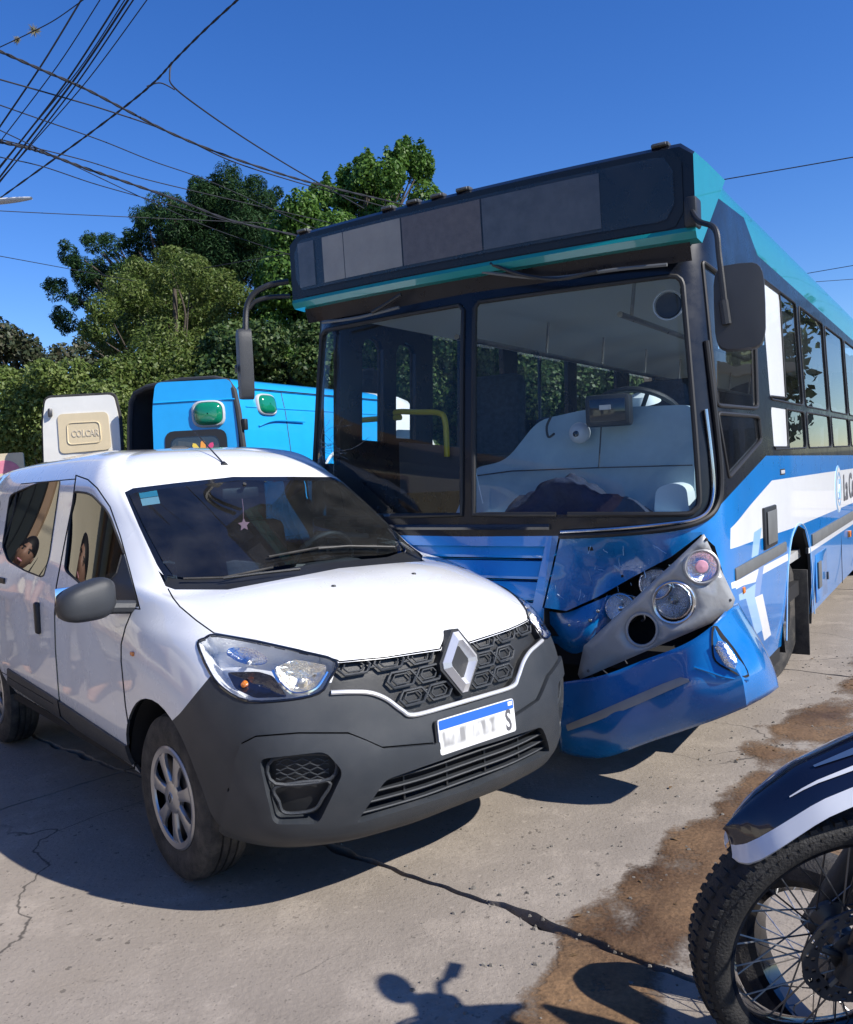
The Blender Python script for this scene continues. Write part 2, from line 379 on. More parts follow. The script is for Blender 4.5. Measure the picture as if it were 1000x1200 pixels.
class Skin:
    """a surface that is cut into parts along outlines"""
    def __init__(s, grid, pose):
        s.pose = pose; mb = MB().grid(grid.tolist()); b = bmesh.new(); bv = [b.verts.new(v) for v in mb.v]
        for f in mb.f:
            try: b.faces.new([bv[i] for i in f])
            except ValueError: pass
        bmesh.ops.remove_doubles(b, verts=b.verts, dist=1e-5)
        bmesh.ops.dissolve_degenerate(b, edges=b.edges, dist=1e-6)
        s.lay = b.faces.layers.int.new('part'); s.bm = b; s.names = ['body']; b.normal_update()
        s.tree = BVHTree.FromBMesh(b)
    def orient(s, outward_pt):
        """make normals point away from a centre line"""
        f = min(s.bm.faces, key=lambda f: (f.calc_center_median() - Vector(outward_pt)).length)
        return s
    def hit(s, px, py, off=0.):
        h = s.tree.ray_cast(s.pose.eye, s.pose.ray(px, py).normalized())
        if h[0] is None: return None
        n = h[1] if h[1].dot(s.pose.eye - h[0]) > 0 else -h[1]
        return h[0] + n * off
    def hitdir(s, org, d, off=0.):
        h = s.tree.ray_cast(Vector(org), Vector(d))
        if h[0] is None: return None
        n = h[1] if h[1].dot(-Vector(d)) > 0 else -h[1]
        return h[0] + n * off
    def part(s, name):
        if name not in s.names: s.names.append(name)
        return s.names.index(name)
    def _cut(s, planes, polys, to2d, filt, pid):
        b = s.bm; cand = {}
        xs = [p[0] for p in polys]; ys = [p[1] for p in polys]; X0, X1, Y0, Y1 = min(xs), max(xs), min(ys), max(ys)
        def box(f):
            q = [to2d(v.co) for v in f.verts]; return (min(p[0] for p in q), max(p[0] for p in q), min(p[1] for p in q), max(p[1] for p in q))
        for f in b.faces:
            if not filt(f): continue
            q = box(f)
            if q[0] <= X1 and q[1] >= X0 and q[2] <= Y1 and q[3] >= Y0: cand[f] = q
        N = len(polys)
        for i in range(N):
            (x0, y0), (x1, y1) = polys[i], polys[(i + 1) % N]; a0, a1, c0, c1 = min(x0, x1), max(x0, x1), min(y0, y1), max(y0, y1)
            fs = [f for f, q in cand.items() if q[0] <= a1 and q[1] >= a0 and q[2] <= c1 and q[3] >= c0]
            if not fs: continue
            co, no = planes(polys[i], polys[(i + 1) % N])
            if no.length < 1e-12: continue
            g = set(fs)
            for f in fs: g.update(f.verts); g.update(f.edges)
            for f in fs: cand.pop(f, None)
            r = bmesh.ops.bisect_plane(b, geom=list(g), plane_co=co, plane_no=no.normalized(), dist=1e-6)
            for e in list(r['geom']) + fs:
                if isinstance(e, bmesh.types.BMFace) and e.is_valid: cand[e] = box(e)
        n = 0
        for f in cand:
            if f.is_valid:
                c = to2d(f.calc_center_median())
                if inpoly(c[0], c[1], polys): f[s.lay] = pid; n += 1
        return n
    def cut_px(s, name, poly, filt=None, only=None):
        P = s.pose; eye = P.eye; pid = s.part(name); ok = None if only is None else {s.names.index(q) for q in only}
        def f2(f):
            if ok is not None and f[s.lay] not in ok: return False
            c = f.calc_center_median()
            return (filt is None or filt(c)) and (P.m @ c).y > .3
        return s._cut(lambda a, b: (eye, P.ray(*a).cross(P.ray(*b))), poly, P.px, f2, pid)
    def cut_ax(s, name, poly, ua, va, filt=None, only=None):
        ua = Vector(ua); va = Vector(va); pid = s.part(name); ok = None if only is None else {s.names.index(q) for q in only}
        def f2(f):
            if ok is not None and f[s.lay] not in ok: return False
            return filt is None or filt(f.calc_center_median())
        def pl(a, b):
            d = (b[0] - a[0], b[1] - a[1]); return ua * a[0] + va * a[1], ua * -d[1] + va * d[0]
        return s._cut(pl, poly, lambda c: (c.dot(ua), c.dot(va)), f2, pid)
    def stroke_px(s, name, path, w, filt=None, only=None, closed=False):
        for a, b in zip(path, path[1:] + ([path[0]] if closed else [])):
            d = Vector((b[0] - a[0], b[1] - a[1])); 
            if d.length < 1e-6: continue
            d.normalize(); n = Vector((-d.y, d.x)) * w / 2; e = d * w * .3
            s.cut_px(name, [(a[0] - e.x + n.x, a[1] - e.y + n.y), (b[0] + e.x + n.x, b[1] + e.y + n.y), (b[0] + e.x - n.x, b[1] + e.y - n.y), (a[0] - e.x - n.x, a[1] - e.y - n.y)], filt, only)
    def stroke_ax(s, name, path, w, ua, va, filt=None, only=None, closed=False):
        for a, b in zip(path, path[1:] + ([path[0]] if closed else [])):
            d = Vector((b[0] - a[0], b[1] - a[1])).normalized(); n = Vector((-d.y, d.x)) * w / 2; e = d * w * .3
            s.cut_ax(name, [(a[0] - e.x + n.x, a[1] - e.y + n.y), (b[0] + e.x + n.x, b[1] + e.y + n.y), (b[0] + e.x - n.x, b[1] + e.y - n.y), (a[0] - e.x - n.x, a[1] - e.y - n.y)], ua, va, filt, only)
    def get(s, name, off=0., split=None):
        """verts, faces, normals of a part"""
        pid = s.names.index(name); s.bm.normal_update(); idx = {}; V = []; F = []; Nn = []
        for f in s.bm.faces:
            if f[s.lay] != pid or (split and not split(f.calc_center_median())): continue
            q = []
            for v in f.verts:
                if v not in idx: idx[v] = len(V); V.append(v.co + v.normal * off); nn = v.normal.copy(); nn.y = 0 if abs(v.co.y) < 2e-4 else nn.y; Nn.append(nn.normalized())
                q.append(idx[v])
            F.append(tuple(q))
        return V, F, Nn
def boundary_edges(F):
    c = {}
    for f in F:
        for a, b in zip(f, f[1:] + f[:1]):
            c[(a, b)] = 1
    return [(a, b) for (a, b) in c if (b, a) not in c]
def bloops(F):
    nx = dict(boundary_edges(F)); out = []
    while nx:
        a = next(iter(nx)); L = [a]; b = nx.pop(a)
        while b != a and b in nx: L.append(b); b = nx.pop(b)
        out.append(L)
    return out
def mir(V, F): return [Vector((v[0], -v[1], v[2])) for v in V], [tuple(f[::-1]) for f in F]

def shell(name, V, F, N, mt, inner, thick, parent, seam=False):
    """a sheet with the normals of the whole skin it was cut from, an inner face and rims"""
    V = list(V); F = list(F); N = list(N); M = [0] * len(F)
    if thick:
        k = len(V); nf = len(F)
        V += [v - n * thick for v, n in zip(V[:k], N[:k])]; N += [-n for n in N[:k]]
        F += [tuple(i + k for i in f[::-1]) for f in F[:nf]]; M += [1 if inner else 0] * nf
        for a, b in boundary_edges(F[:nf]):
            if seam and abs(V[a].y) < 2e-4 and abs(V[b].y) < 2e-4: continue
            q = len(V); e = (V[b] - V[a]); n = e.cross(N[a]).normalized() if e.length > 1e-9 else N[a]
            V += [V[a], V[k + a], V[k + b], V[b]]; N += [n] * 4; F.append((q, q + 1, q + 2, q + 3)); M.append(1 if inner else 0)
    me = bpy.data.meshes.new(name); me.from_pydata([tuple(v) for v in V], [], F); me.polygons.foreach_set('material_index', M)
    me.materials.append(MATS[mt])
    if inner: me.materials.append(MATS[inner])
    me.polygons.foreach_set('use_smooth', [True] * len(me.polygons))
    me.normals_split_custom_set_from_vertices([tuple(n) for n in N])
    return link(name, me, parent)

def fair(V, N, axis):
    """glass: replace a cut sheet by its best smooth polynomial so that reflections run true"""
    A = np.array([tuple(v) for v in V]); k = 'xyz'.index(axis)
    if axis == 'y':
        x, z = A[:, 0], A[:, 2]; x0, z0 = x.mean(), z.mean(); x, z = x - x0, z - z0
        Bm = np.stack([np.ones_like(x), x, z, x * x, z * z, x * z], 1); c = np.linalg.lstsq(Bm, A[:, 1], rcond=None)[0]
        A[:, 1] = Bm @ c; g = np.stack([-(c[1] + 2 * c[3] * x + c[5] * z), np.ones_like(x), -(c[2] + 2 * c[4] * z + c[5] * x)], 1)
    else:
        y, z = A[:, 1], A[:, 2]; z0 = z.mean(); z = z - z0; y2 = y * y
        Bm = np.stack([np.ones_like(y), z, z * z, y2, y2 * z, y2 * y2], 1); c = np.linalg.lstsq(Bm, A[:, 0], rcond=None)[0]
        A[:, 0] = Bm @ c; g = np.stack([np.ones_like(y), -(2 * c[3] * y + 2 * c[4] * y * z + 4 * c[5] * y ** 3), -(c[1] + 2 * c[2] * z + c[4] * y2)], 1)
    g /= np.linalg.norm(g, axis=1)[:, None]; N0 = np.array([tuple(n) for n in N]); sg = np.sign((g * N0).sum(1).mean()); g *= sg
    return [Vector(a) for a in A.tolist()], [Vector(a) for a in g.tolist()]
# ================================================================== ground: concrete slabs, gutter mud
def concrete_mat(name, base, tintv=.16, seed=0., wet=0.):
    m, n, l, out = newmat(name)
    b = n.new('ShaderNodeBsdfPrincipled'); l.new(b.outputs[0], out.inputs[0]); b.inputs['Roughness'].default_value = .9; b.inputs['Specular IOR Level'].default_value = .25
    tc = n.new('ShaderNodeTexCoord'); mp = n.new('ShaderNodeMapping'); mp.inputs['Location'].default_value = (seed, seed * 1.7, 0); l.new(tc.outputs['Object'], mp.inputs[0]); V = mp.outputs[0]
    def noise(sc, det=6, ro=.6):
        q = n.new('ShaderNodeTexNoise'); q.inputs['Scale'].default_value = sc; q.inputs['Detail'].default_value = det; q.inputs['Roughness'].default_value = ro; l.new(V, q.inputs['Vector']); return q.outputs['Fac']
    def ramp(src, a, b_, c=0., d=1.):
        q = n.new('ShaderNodeMapRange'); q.inputs[1].default_value = a; q.inputs[2].default_value = b_; q.inputs[3].default_value = c; q.inputs[4].default_value = d; l.new(src, q.inputs[0]); return q.outputs[0]
    def mix(fac, A, Bc):
        q = n.new('ShaderNodeMix'); q.data_type = 'RGBA'
        l.new(fac, q.inputs['Factor'])
        if isinstance(A, tuple): q.inputs['A'].default_value = (*A, 1)
        else: l.new(A, q.inputs['A'])
        if isinstance(Bc, tuple): q.inputs['B'].default_value = (*Bc, 1)
        else: l.new(Bc, q.inputs['B'])
        return q.outputs['Result']
    def mul(a, b_):
        q = n.new('ShaderNodeMath'); q.operation = 'MULTIPLY'; l.new(a, q.inputs[0])
        if isinstance(b_, float): q.inputs[1].default_value = b_
        else: l.new(b_, q.inputs[1])
        return q.outputs[0]
    br = base; dk = tuple(c * (1 - tintv * 1.6) for c in base); lt = tuple(min(1, c * (1 + tintv * 1.5)) for c in base)
    c = mix(ramp(noise(.9, 8, .7), .35, .68), dk, br)
    c = mix(ramp(noise(2.6, 9, .72), .50, .70), c, lt)                            # worn pale patches
    c = mix(mul(ramp(noise(1.3, 6, .6), .58, .70), .55), c, (base[0] * .62, base[1] * .60, base[2] * .56))   # old stains
    c = mix(mul(ramp(noise(60, 3, .7), .35, .7), .35), c, tuple(x * .7 for x in base))        # grain
    # exposed aggregate: dark and pale stones of 5-25 mm in patches
    vo = n.new('ShaderNodeTexVoronoi'); vo.inputs['Scale'].default_value = 26; vo.inputs['Randomness'].default_value = 1
    wn = n.new('ShaderNodeTexNoise'); wn.inputs['Scale'].default_value = 55; wn.inputs['Detail'].default_value = 3; l.new(V, wn.inputs['Vector'])
    wv = n.new('ShaderNodeVectorMath'); wv.operation = 'SCALE'; wv.inputs['Scale'].default_value = .035; l.new(wn.outputs['Color'], wv.inputs[0])
    wa = n.new('ShaderNodeVectorMath'); l.new(V, wa.inputs[0]); l.new(wv.outputs[0], wa.inputs[1]); l.new(wa.outputs[0], vo.inputs['Vector'])
    sep = n.new('ShaderNodeSeparateColor'); l.new(vo.outputs['Color'], sep.inputs[0])
    thr = n.new('ShaderNodeMath'); thr.operation = 'MULTIPLY_ADD'; l.new(sep.outputs[2], thr.inputs[0]); thr.inputs[1].default_value = .38; thr.inputs[2].default_value = .06
    sb = n.new('ShaderNodeMath'); sb.operation = 'SUBTRACT'; l.new(thr.outputs[0], sb.inputs[0]); l.new(vo.outputs['Distance'], sb.inputs[1])
    dark = mul(ramp(sep.outputs[0], .74, .80), ramp(sb.outputs[0], .0, .06)); dark = mul(dark, ramp(noise(.8, 3), .44, .56))
    c = mix(mul(dark, .75), c, (base[0] * .30, base[1] * .30, base[2] * .30))
    pale = mul(ramp(sep.outputs[1], .93, .95), ramp(vo.outputs['Distance'], .30, .2)); c = mix(mul(pale, .5), c, lt)
    v2 = n.new('ShaderNodeTexVoronoi'); v2.inputs['Scale'].default_value = 85; l.new(V, v2.inputs['Vector']); s2 = n.new('ShaderNodeSeparateColor'); l.new(v2.outputs['Color'], s2.inputs[0])
    fine = mul(ramp(s2.outputs[0], .84, .88), ramp(v2.outputs['Distance'], .4, .25)); c = mix(mul(fine, .55), c, tuple(x * .42 for x in base))
    # hairline cracks
    nz = n.new('ShaderNodeTexNoise'); nz.inputs['Scale'].default_value = 1.6; nz.inputs['Detail'].default_value = 6; l.new(V, nz.inputs['Vector'])
    dv = n.new('ShaderNodeVectorMath'); dv.operation = 'SCALE'; dv.inputs['Scale'].default_value = .55; l.new(nz.outputs['Color'], dv.inputs[0])
    ad = n.new('ShaderNodeVectorMath'); l.new(V, ad.inputs[0]); l.new(dv.outputs[0], ad.inputs[1])
    v3 = n.new('ShaderNodeTexVoronoi'); v3.feature = 'DISTANCE_TO_EDGE'; v3.inputs['Scale'].default_value = .55; l.new(ad.outputs[0], v3.inputs['Vector'])
    crack = mul(ramp(v3.outputs['Distance'], .0035, .001), ramp(noise(.7, 2), .50, .56)); c = mix(mul(crack, .8), c, (.05, .045, .04))
    l.new(c, b.inputs['Base Color'])
    h = n.new('ShaderNodeMath'); h.operation = 'SUBTRACT'; l.new(mul(noise(45, 5, .7), 1.0), h.inputs[0]); l.new(mul(dark, .35), h.inputs[1])
    bp = n.new('ShaderNodeBump'); bp.inputs['Strength'].default_value = .45; bp.inputs['Distance'].default_value = .012; l.new(h.outputs[0], bp.inputs['Height']); l.new(bp.outputs[0], b.inputs['Normal'])
    return m
concrete_mat('concrete', (.305, .265, .224))
concrete_mat('concrete_grey', (.185, .182, .178), seed=4.)
concrete_mat('joint_dirt', (.07, .058, .045), seed=9.)
def mud_mat():
    m, n, l, out = newmat('mud'); b = n.new('ShaderNodeBsdfPrincipled')
    tr = n.new('ShaderNodeBsdfTransparent'); ms = n.new('ShaderNodeMixShader'); l.new(tr.outputs[0], ms.inputs[1]); l.new(b.outputs[0], ms.inputs[2]); l.new(ms.outputs[0], out.inputs[0])
    tc = n.new('ShaderNodeTexCoord')
    a = n.new('ShaderNodeTexNoise'); a.inputs['Scale'].default_value = 2.2; a.inputs['Detail'].default_value = 8; l.new(tc.outputs['Object'], a.inputs['Vector'])
    r = n.new('ShaderNodeValToRGB'); r.color_ramp.elements[0].position = .3; r.color_ramp.elements[0].color = (.060, .030, .013, 1); r.color_ramp.elements[1].position = .72; r.color_ramp.elements[1].color = (.215, .128, .064, 1); l.new(a.outputs['Fac'], r.inputs[0])
    f = n.new('ShaderNodeTexNoise'); f.inputs['Scale'].default_value = 70; f.inputs['Detail'].default_value = 5; l.new(tc.outputs['Object'], f.inputs['Vector'])
    mr = n.new('ShaderNodeMapRange'); mr.inputs[1].default_value = .3; mr.inputs[2].default_value = .7; mr.inputs[3].default_value = .70; mr.inputs[4].default_value = 1.25; l.new(f.outputs['Fac'], mr.inputs[0])
    vm = n.new('ShaderNodeVectorMath'); vm.operation = 'SCALE'; l.new(r.outputs[0], vm.inputs[0]); l.new(mr.outputs[0], vm.inputs['Scale']); l.new(vm.outputs[0], b.inputs['Base Color'])
    r2 = n.new('ShaderNodeMapRange'); r2.inputs[1].default_value = .3; r2.inputs[2].default_value = .6; r2.inputs[3].default_value = .55; r2.inputs[4].default_value = .95; l.new(a.outputs['Fac'], r2.inputs[0]); l.new(r2.outputs[0], b.inputs['Roughness'])
    # thin film where the heap runs out: the slab shows through
    sx = n.new('ShaderNodeSeparateXYZ'); l.new(tc.outputs['Object'], sx.inputs[0]); fz = n.new('ShaderNodeMath'); fz.operation = 'MULTIPLY_ADD'; l.new(f.outputs['Fac'], fz.inputs[0]); fz.inputs[1].default_value = .006; l.new(sx.outputs['Z'], fz.inputs[2])
    fa = n.new('ShaderNodeMapRange'); fa.inputs[1].default_value = .0028; fa.inputs[2].default_value = .0075; fa.inputs[3].default_value = .0; fa.inputs[4].default_value = .96; l.new(fz.outputs[0], fa.inputs[0]); l.new(fa.outputs[0], ms.inputs[0])
    bp = n.new('ShaderNodeBump'); bp.inputs['Strength'].default_value = .5; bp.inputs['Distance'].default_value = .01; l.new(f.outputs['Fac'], bp.inputs['Height']); l.new(bp.outputs[0], b.inputs['Normal'])
mud_mat()
mat('pebble', (.16, .145, .125), .9, var=.5, vscale=40)
mat('dry_leaf', (.12, .07, .03), .8, var=.4, vscale=30)
AX_D = Vector((.743, -.669, 0)); AX_E = Vector((.669, .743, 0))
rg = random.Random(21)
gm = bpy.data.meshes.new('ground'); gm.from_pydata([(-400, -120, -.05), (400, -120, -.05), (400, 700, -.05), (-400, 700, -.05)], [], [(0, 1, 2, 3)]); gm.materials.append(MATS['joint_dirt'])
gr = link('ground', gm); gr['kind'] = 'structure'
road = bpy.data.objects.new('road', None); COL.objects.link(road); road['kind'] = 'structure'
# joints: lines of constant e (run along d) and constant d (run along e)
E0 = Vector((.105, 3.175, 0)).dot(AX_E); D0 = Vector((-2.1, 4.55, 0)).dot(AX_D)
JE = [E0 + 3.98 * k for k in range(-4, 9)]; JD = [D0 + 4.55 * k for k in range(-4, 6)]
def wob(seed, t, amp):
    return amp * (math.sin(3.1 * t + seed) + .6 * math.sin(7.7 * t + 2.1 * seed) + .5 * math.sin(19 * t + seed * 3.3) + .35 * math.sin(47 * t + seed * .7))
def edge_e(k, t, side): # offset of joint line k at position t
    big = .012 if k == 4 else .006
    return JE[k] + wob(k * 1.9, t, .010) + side * (.007 + big * max(0, math.sin(5.3 * t + k) + .7 * math.sin(13.7 * t + 2 * k + side) + .5 * math.sin(31 * t)) + (.006 if k == 4 else 0) + (.016 * math.exp(-((t + 1.55) / .22) ** 2) + .012 * math.exp(-((t + 1.9) / .15) ** 2) * max(0, math.sin(23 * t)) if k == 4 else 0))
def edge_d(k, t, side): return JD[k] + wob(k * 2.7 + 1, t, .006) + side * (.006 + .005 * max(0, math.sin(9.3 * t + k + side)))
for i in range(len(JE) - 1):
    for j in range(len(JD) - 1):
        e0, e1, d0, d1 = JE[i], JE[i + 1], JD[j], JD[j + 1]
        c = AX_D * ((d0 + d1) / 2) + AX_E * ((e0 + e1) / 2)
        near = c.length < 9; st = .035 if near else .25
        P = []
        n1 = int((d1 - d0) / st); n2 = int((e1 - e0) / st)
        for k in range(n1): t = d0 + (d1 - d0) * k / n1; P.append((t, edge_e(i, t, 1)))
        for k in range(n2): t = e0 + (e1 - e0) * k / n2; P.append((edge_d(j + 1, t, -1), t))
        for k in range(n1): t = d1 - (d1 - d0) * k / n1; P.append((t, edge_e(i + 1, t, -1)))
        for k in range(n2): t = e1 - (e1 - e0) * k / n2; P.append((edge_d(j, t, 1), t))
        dz = rg.uniform(-.004, .003); mb = MB(); n = len(P)
        top = [AX_D * a + AX_E * b + Vector((0, 0, dz * 0)) for a, b in P]; bot = [p + Vector((0, 0, -.06)) for p in top]
        mb.add(top + bot, [tuple(range(n))] + [(n + q, n + (q + 1) % n, (q + 1) % n, q) for q in range(n)])
        mb.build('slab', 'concrete', road, angle=30, fixn=True)
far = MB()
# mud washed along the gutter: a heaped sheet that dies out into the slabs
mp = sorted([(Vector((x, y, 0)).dot(AX_E), Vector((x, y, 0)).dot(AX_D)) for x, y in ((-1.2, .9), (-.5, 1.7), (.192, 2.525), (.325, 2.942), (.557, 3.221), (1.254, 3.961), (1.918, 5.046), (2.568, 5.692), (3.8, 7.4), (8, 12))])
se = [a for a, _ in mp]; de = [b for _, b in mp]
from mathutils import noise as mnoise
rows = []
ns = 520
for i in range(ns):
    s = -.6 + 9.5 * (i / (ns - 1)) ** 1.35
    te = float(np.interp(s, se, de)); row = []
    for j in range(90):
        t = te - .22 + 1.25 * (j / 89)
        p = AX_D * t + AX_E * s
        q = (t - te)
        nz = mnoise.fractal(Vector((p.x * 3.1, p.y * 3.1, .3)), 1., 2.1, 6)
        n2 = mnoise.fractal(Vector((p.x * 14, p.y * 14, 1.3)), 1., 2.0, 4)
        wq = .34 + .12 * math.sin(s * 1.9) + .05 * s; rise = min(q * .05, .0045) if q < wq else .0045 - (q - wq) * .045
        jd = s - edge_e(4, t, 0); row.append((p.x, p.y, rise + nz * .0065 + n2 * .0016 - .0005 - .022 * math.exp(-(jd / .011) ** 2)))
    rows.append(row)
mo = MB().grid(rows).build('mud', 'mud', None, angle=180, fixn=False); tag(mo, kind='stuff', label='brown mud washed over the concrete along the gutter', cat='mud')
# grit and small stones
def stones(n, where, smin, smax, seed):
    r = random.Random(seed); mb = MB()
    for _ in range(n):
        x, y = where(r); s = r.uniform(smin, smax) * r.random() ** .5 + smin * .4
        b = [Vector((math.cos(a + r.uniform(-.4, .4)) * s, math.sin(a) * s * r.uniform(.5, 1), 0)) for a in [2 * math.pi * k / 5 for k in range(5)]]
        mb.add([Vector((x, y, -.002)) + v for v in b] + [Vector((x, y, s * r.uniform(.4, .9))) + v * .55 for v in b], [(0, 1, 6, 5), (1, 2, 7, 6), (2, 3, 8, 7), (3, 4, 9, 8), (4, 0, 5, 9), (5, 6, 7, 8, 9)])
    return mb
def near_mud(r):
    s = r.uniform(0, 7); t = float(np.interp(s, se, de)) + r.gauss(.02, .22); p = AX_D * t + AX_E * s; return p.x, p.y
def anyw(r): return r.uniform(-3.5, 4), r.uniform(1.9, 7)
def at_joint(r):
    t = r.uniform(-3, 6); p = AX_D * t + AX_E * (E0 + r.gauss(0, .05)); return p.x, p.y
g1 = stones(520, near_mud, .003, .012, 1); g2 = stones(420, anyw, .002, .007, 2); g1.v += []; g1.add(g2.v, g2.f); g3 = stones(160, at_joint, .004, .014, 3); g1.add(g3.v, g3.f)
tag(g1.build('grit', 'pebble', None, angle=20), kind='stuff', label='small stones and grit lying on the concrete', cat='grit')
rl = random.Random(4); lf = MB()
for _ in range(70):
    x, y = (near_mud if rl.random() < .6 else anyw)(rl); a = rl.uniform(0, 6.3); s = rl.uniform(.008, .022)
    ca, sa = math.cos(a), math.sin(a)
    lf.add([(x + ca * s, y + sa * s, .006), (x - sa * s * .4, y + ca * s * .4, .012), (x - ca * s, y - sa * s, .006), (x + sa * s * .4, y - ca * s * .4, .010)], [(0, 1, 2, 3)])
tag(lf.build('leaf_litter', 'dry_leaf', None), kind='stuff', label='scraps of dry leaf on the road', cat='litter')

rd = random.Random(14); db = MB()
for _ in range(16):
    x, y = rd.gauss(.75, .45), rd.gauss(3.75, .35); a = rd.uniform(0, 6.3); s_ = rd.uniform(.003, .011); h_ = rd.uniform(.002, .006)
    P = [(x + math.cos(a + q) * s_ * rd.uniform(.5, 1), y + math.sin(a + q) * s_ * rd.uniform(.4, 1), 0) for q in (0, 1.9, 3.9)]
    db.add([(px, py, .001) for px, py, _ in P] + [(px, py, .002 + h_ * rd.random()) for px, py, _ in P], [(3, 4, 5), (0, 1, 4, 3), (1, 2, 5, 4), (2, 0, 3, 5)])
tag(db.build('crash_debris', 'black_plastic', None, angle=10), kind='stuff', label='small broken plastic pieces on the road under the bumpers', cat='debris')

kb = MB().box((2.2, 1.25, .06), (3.6, 1.7, .20), bev=.02).build('pavement', 'concrete_grey', None); kb['kind'] = 'structure'
# ================================================================== the white van
def build_van():
    T = thing('delivery_van', 'white panel van with grey plastic bumper wedged against the bus front', 'van', VAN.loc, VAN.yaw)
    def side(xs, ys, zs): return list(zip(xs, ys, zs))
    SX = [-.02, -.42, -1.25, -2.3, -3.05]
    def ring(front, sy, sz, rc, ri, rz):
        s = [(x, sy[i], sz[i]) for i, x in enumerate(SX)]
        return front + s + [(rc[0], rc[1], rz), (ri[0], ri[1], rz), (ri[0] - .005, 0, rz)]
    C = [
     ring([(.70, 0, .265), (.69, .3, .265), (.63, .55, .27), (.52, .70, .28), (.36, .79, .30)], [.80, .80, .80, .80, .80], [.33, .34, .37, .39, .38], (-3.38, .74), (-3.44, .55), .36),
     ring([(.80, 0, .31), (.79, .3, .31), (.735, .55, .315), (.60, .735, .33), (.40, .83, .36)], [.84, .84, .84, .84, .84], [.40, .42, .45, .46, .45], (-3.42, .78), (-3.50, .55), .42),
     ring([(.855, 0, .43), (.845, .3, .43), (.785, .55, .44), (.64, .755, .45), (.42, .855, .48)], [.868, .868, .868, .868, .865], [.52, .54, .56, .56, .56], (-3.42, .79), (-3.51, .55), .56),
     ring([(.868, 0, .58), (.858, .3, .58), (.80, .55, .59), (.655, .765, .60), (.43, .865, .63)], [.878, .873, .872, .872, .868], [.66, .68, .70, .70, .70], (-3.42, .79), (-3.51, .55), .70),
     ring([(.85, 0, .70), (.84, .3, .70), (.78, .55, .71), (.64, .765, .73), (.42, .862, .75)], [.885, .875, .872, .872, .868], [.80, .80, .82, .82, .82], (-3.42, .79), (-3.50, .55), .82),
     ring([(.83, 0, .82), (.815, .3, .825), (.755, .54, .835), (.60, .745, .85), (.39, .84, .87)], [.875, .872, .870, .87, .866], [.91, .91, .93, .93, .93], (-3.42, .78), (-3.50, .55), .93),
     ring([(.80, 0, .915), (.785, .3, .92), (.72, .51, .935), (.55, .70, .955), (.34, .79, .98)], [.845, .862, .865, .866, .86], [1.00, 1.00, 1.02, 1.03, 1.03], (-3.42, .77), (-3.49, .55), 1.03),
     ring([(.755, 0, .975), (.74, .3, .975), (.67, .48, .98), (.50, .645, 1.0), (.29, .745, 1.025)], [.805, .84, .85, .85, .845], [1.055, 1.06, 1.10, 1.12, 1.12], (-3.41, .76), (-3.48, .55), 1.12),
     ring([(.62, 0, 1.055), (.605, .3, 1.05), (.55, .47, 1.045), (.41, .62, 1.05), (.21, .72, 1.065)], [.775, .82, .832, .835, .83], [1.095, 1.11, 1.16, 1.18, 1.18], (-3.41, .74), (-3.48, .54), 1.18),
     ring([(.25, 0, 1.155), (.24, .3, 1.15), (.21, .48, 1.135), (.14, .61, 1.12), (.02, .70, 1.115)], [.755, .80, .815, .818, .812], [1.13, 1.16, 1.22, 1.24, 1.24], (-3.40, .73), (-3.47, .53), 1.24),
     ring([(-.19, 0, 1.20), (-.185, .3, 1.195), (-.17, .5, 1.175), (-.165, .62, 1.16), (-.20, .69, 1.155)], [.735, .775, .792, .795, .79], [1.165, 1.21, 1.28, 1.30, 1.30], (-3.40, .72), (-3.47, .53), 1.30),
     ring([(-.55, 0, 1.415), (-.545, .3, 1.41), (-.52, .5, 1.395), (-.50, .605, 1.38), (-.53, .655, 1.375)], [.685, .715, .73, .73, .72], [1.38, 1.41, 1.46, 1.47, 1.46], (-3.38, .67), (-3.45, .5), 1.46),
     ring([(-.92, 0, 1.625), (-.915, .3, 1.622), (-.89, .48, 1.61), (-.86, .575, 1.598), (-.88, .615, 1.60)], [.64, .662, .672, .675, .66], [1.61, 1.635, 1.66, 1.66, 1.65], (-3.34, .61), (-3.40, .46), 1.65),
     ring([(-1.02, 0, 1.695), (-1.015, .3, 1.69), (-.99, .45, 1.675), (-.97, .535, 1.66), (-1.0, .57, 1.665)], [.585, .60, .605, .605, .595], [1.69, 1.72, 1.745, 1.75, 1.735], (-3.28, .55), (-3.33, .42), 1.73),
     ring([(-1.22, 0, 1.77), (-1.215, .26, 1.765), (-1.20, .38, 1.755), (-1.18, .44, 1.745), (-1.2, .47, 1.745)], [.475, .48, .47, .47, .46], [1.757, 1.775, 1.80, 1.80, 1.785], (-3.18, .42), (-3.22, .32), 1.785),
     ring([(-1.5, 0, 1.81), (-1.5, .14, 1.81), (-1.5, .18, 1.808), (-1.5, .2, 1.807), (-1.52, .21, 1.807)], [.215, .22, .22, .22, .21], [1.807, 1.81, 1.826, 1.826, 1.81], (-3.1, .2), (-3.12, .15), 1.81),
     ring([(-1.6, 0, 1.82), (-1.6, 0, 1.82), (-1.6, 0, 1.82), (-1.6, 0, 1.82), (-1.6, 0, 1.82)], [0, 0, 0, 0, 0], [1.82, 1.822, 1.83, 1.83, 1.815], (-3.05, .0), (-3.06, 0), 1.815),
    ]
    # the roof's side columns follow the raked screen instead of the floor plan
    for ri, xs in ((9, [-.09, -.44]), (10, [-.27, -.50]), (11, [-.60, -.76]), (12, [-.93, -1.03]), (13, [-1.04, -1.12]), (14, [-1.22, -1.26]), (15, [-1.54, -1.6]), (16, [-1.6, -1.7])):
        for k, x in enumerate(xs): C[ri][5 + k] = (x,) + C[ri][5 + k][1:]
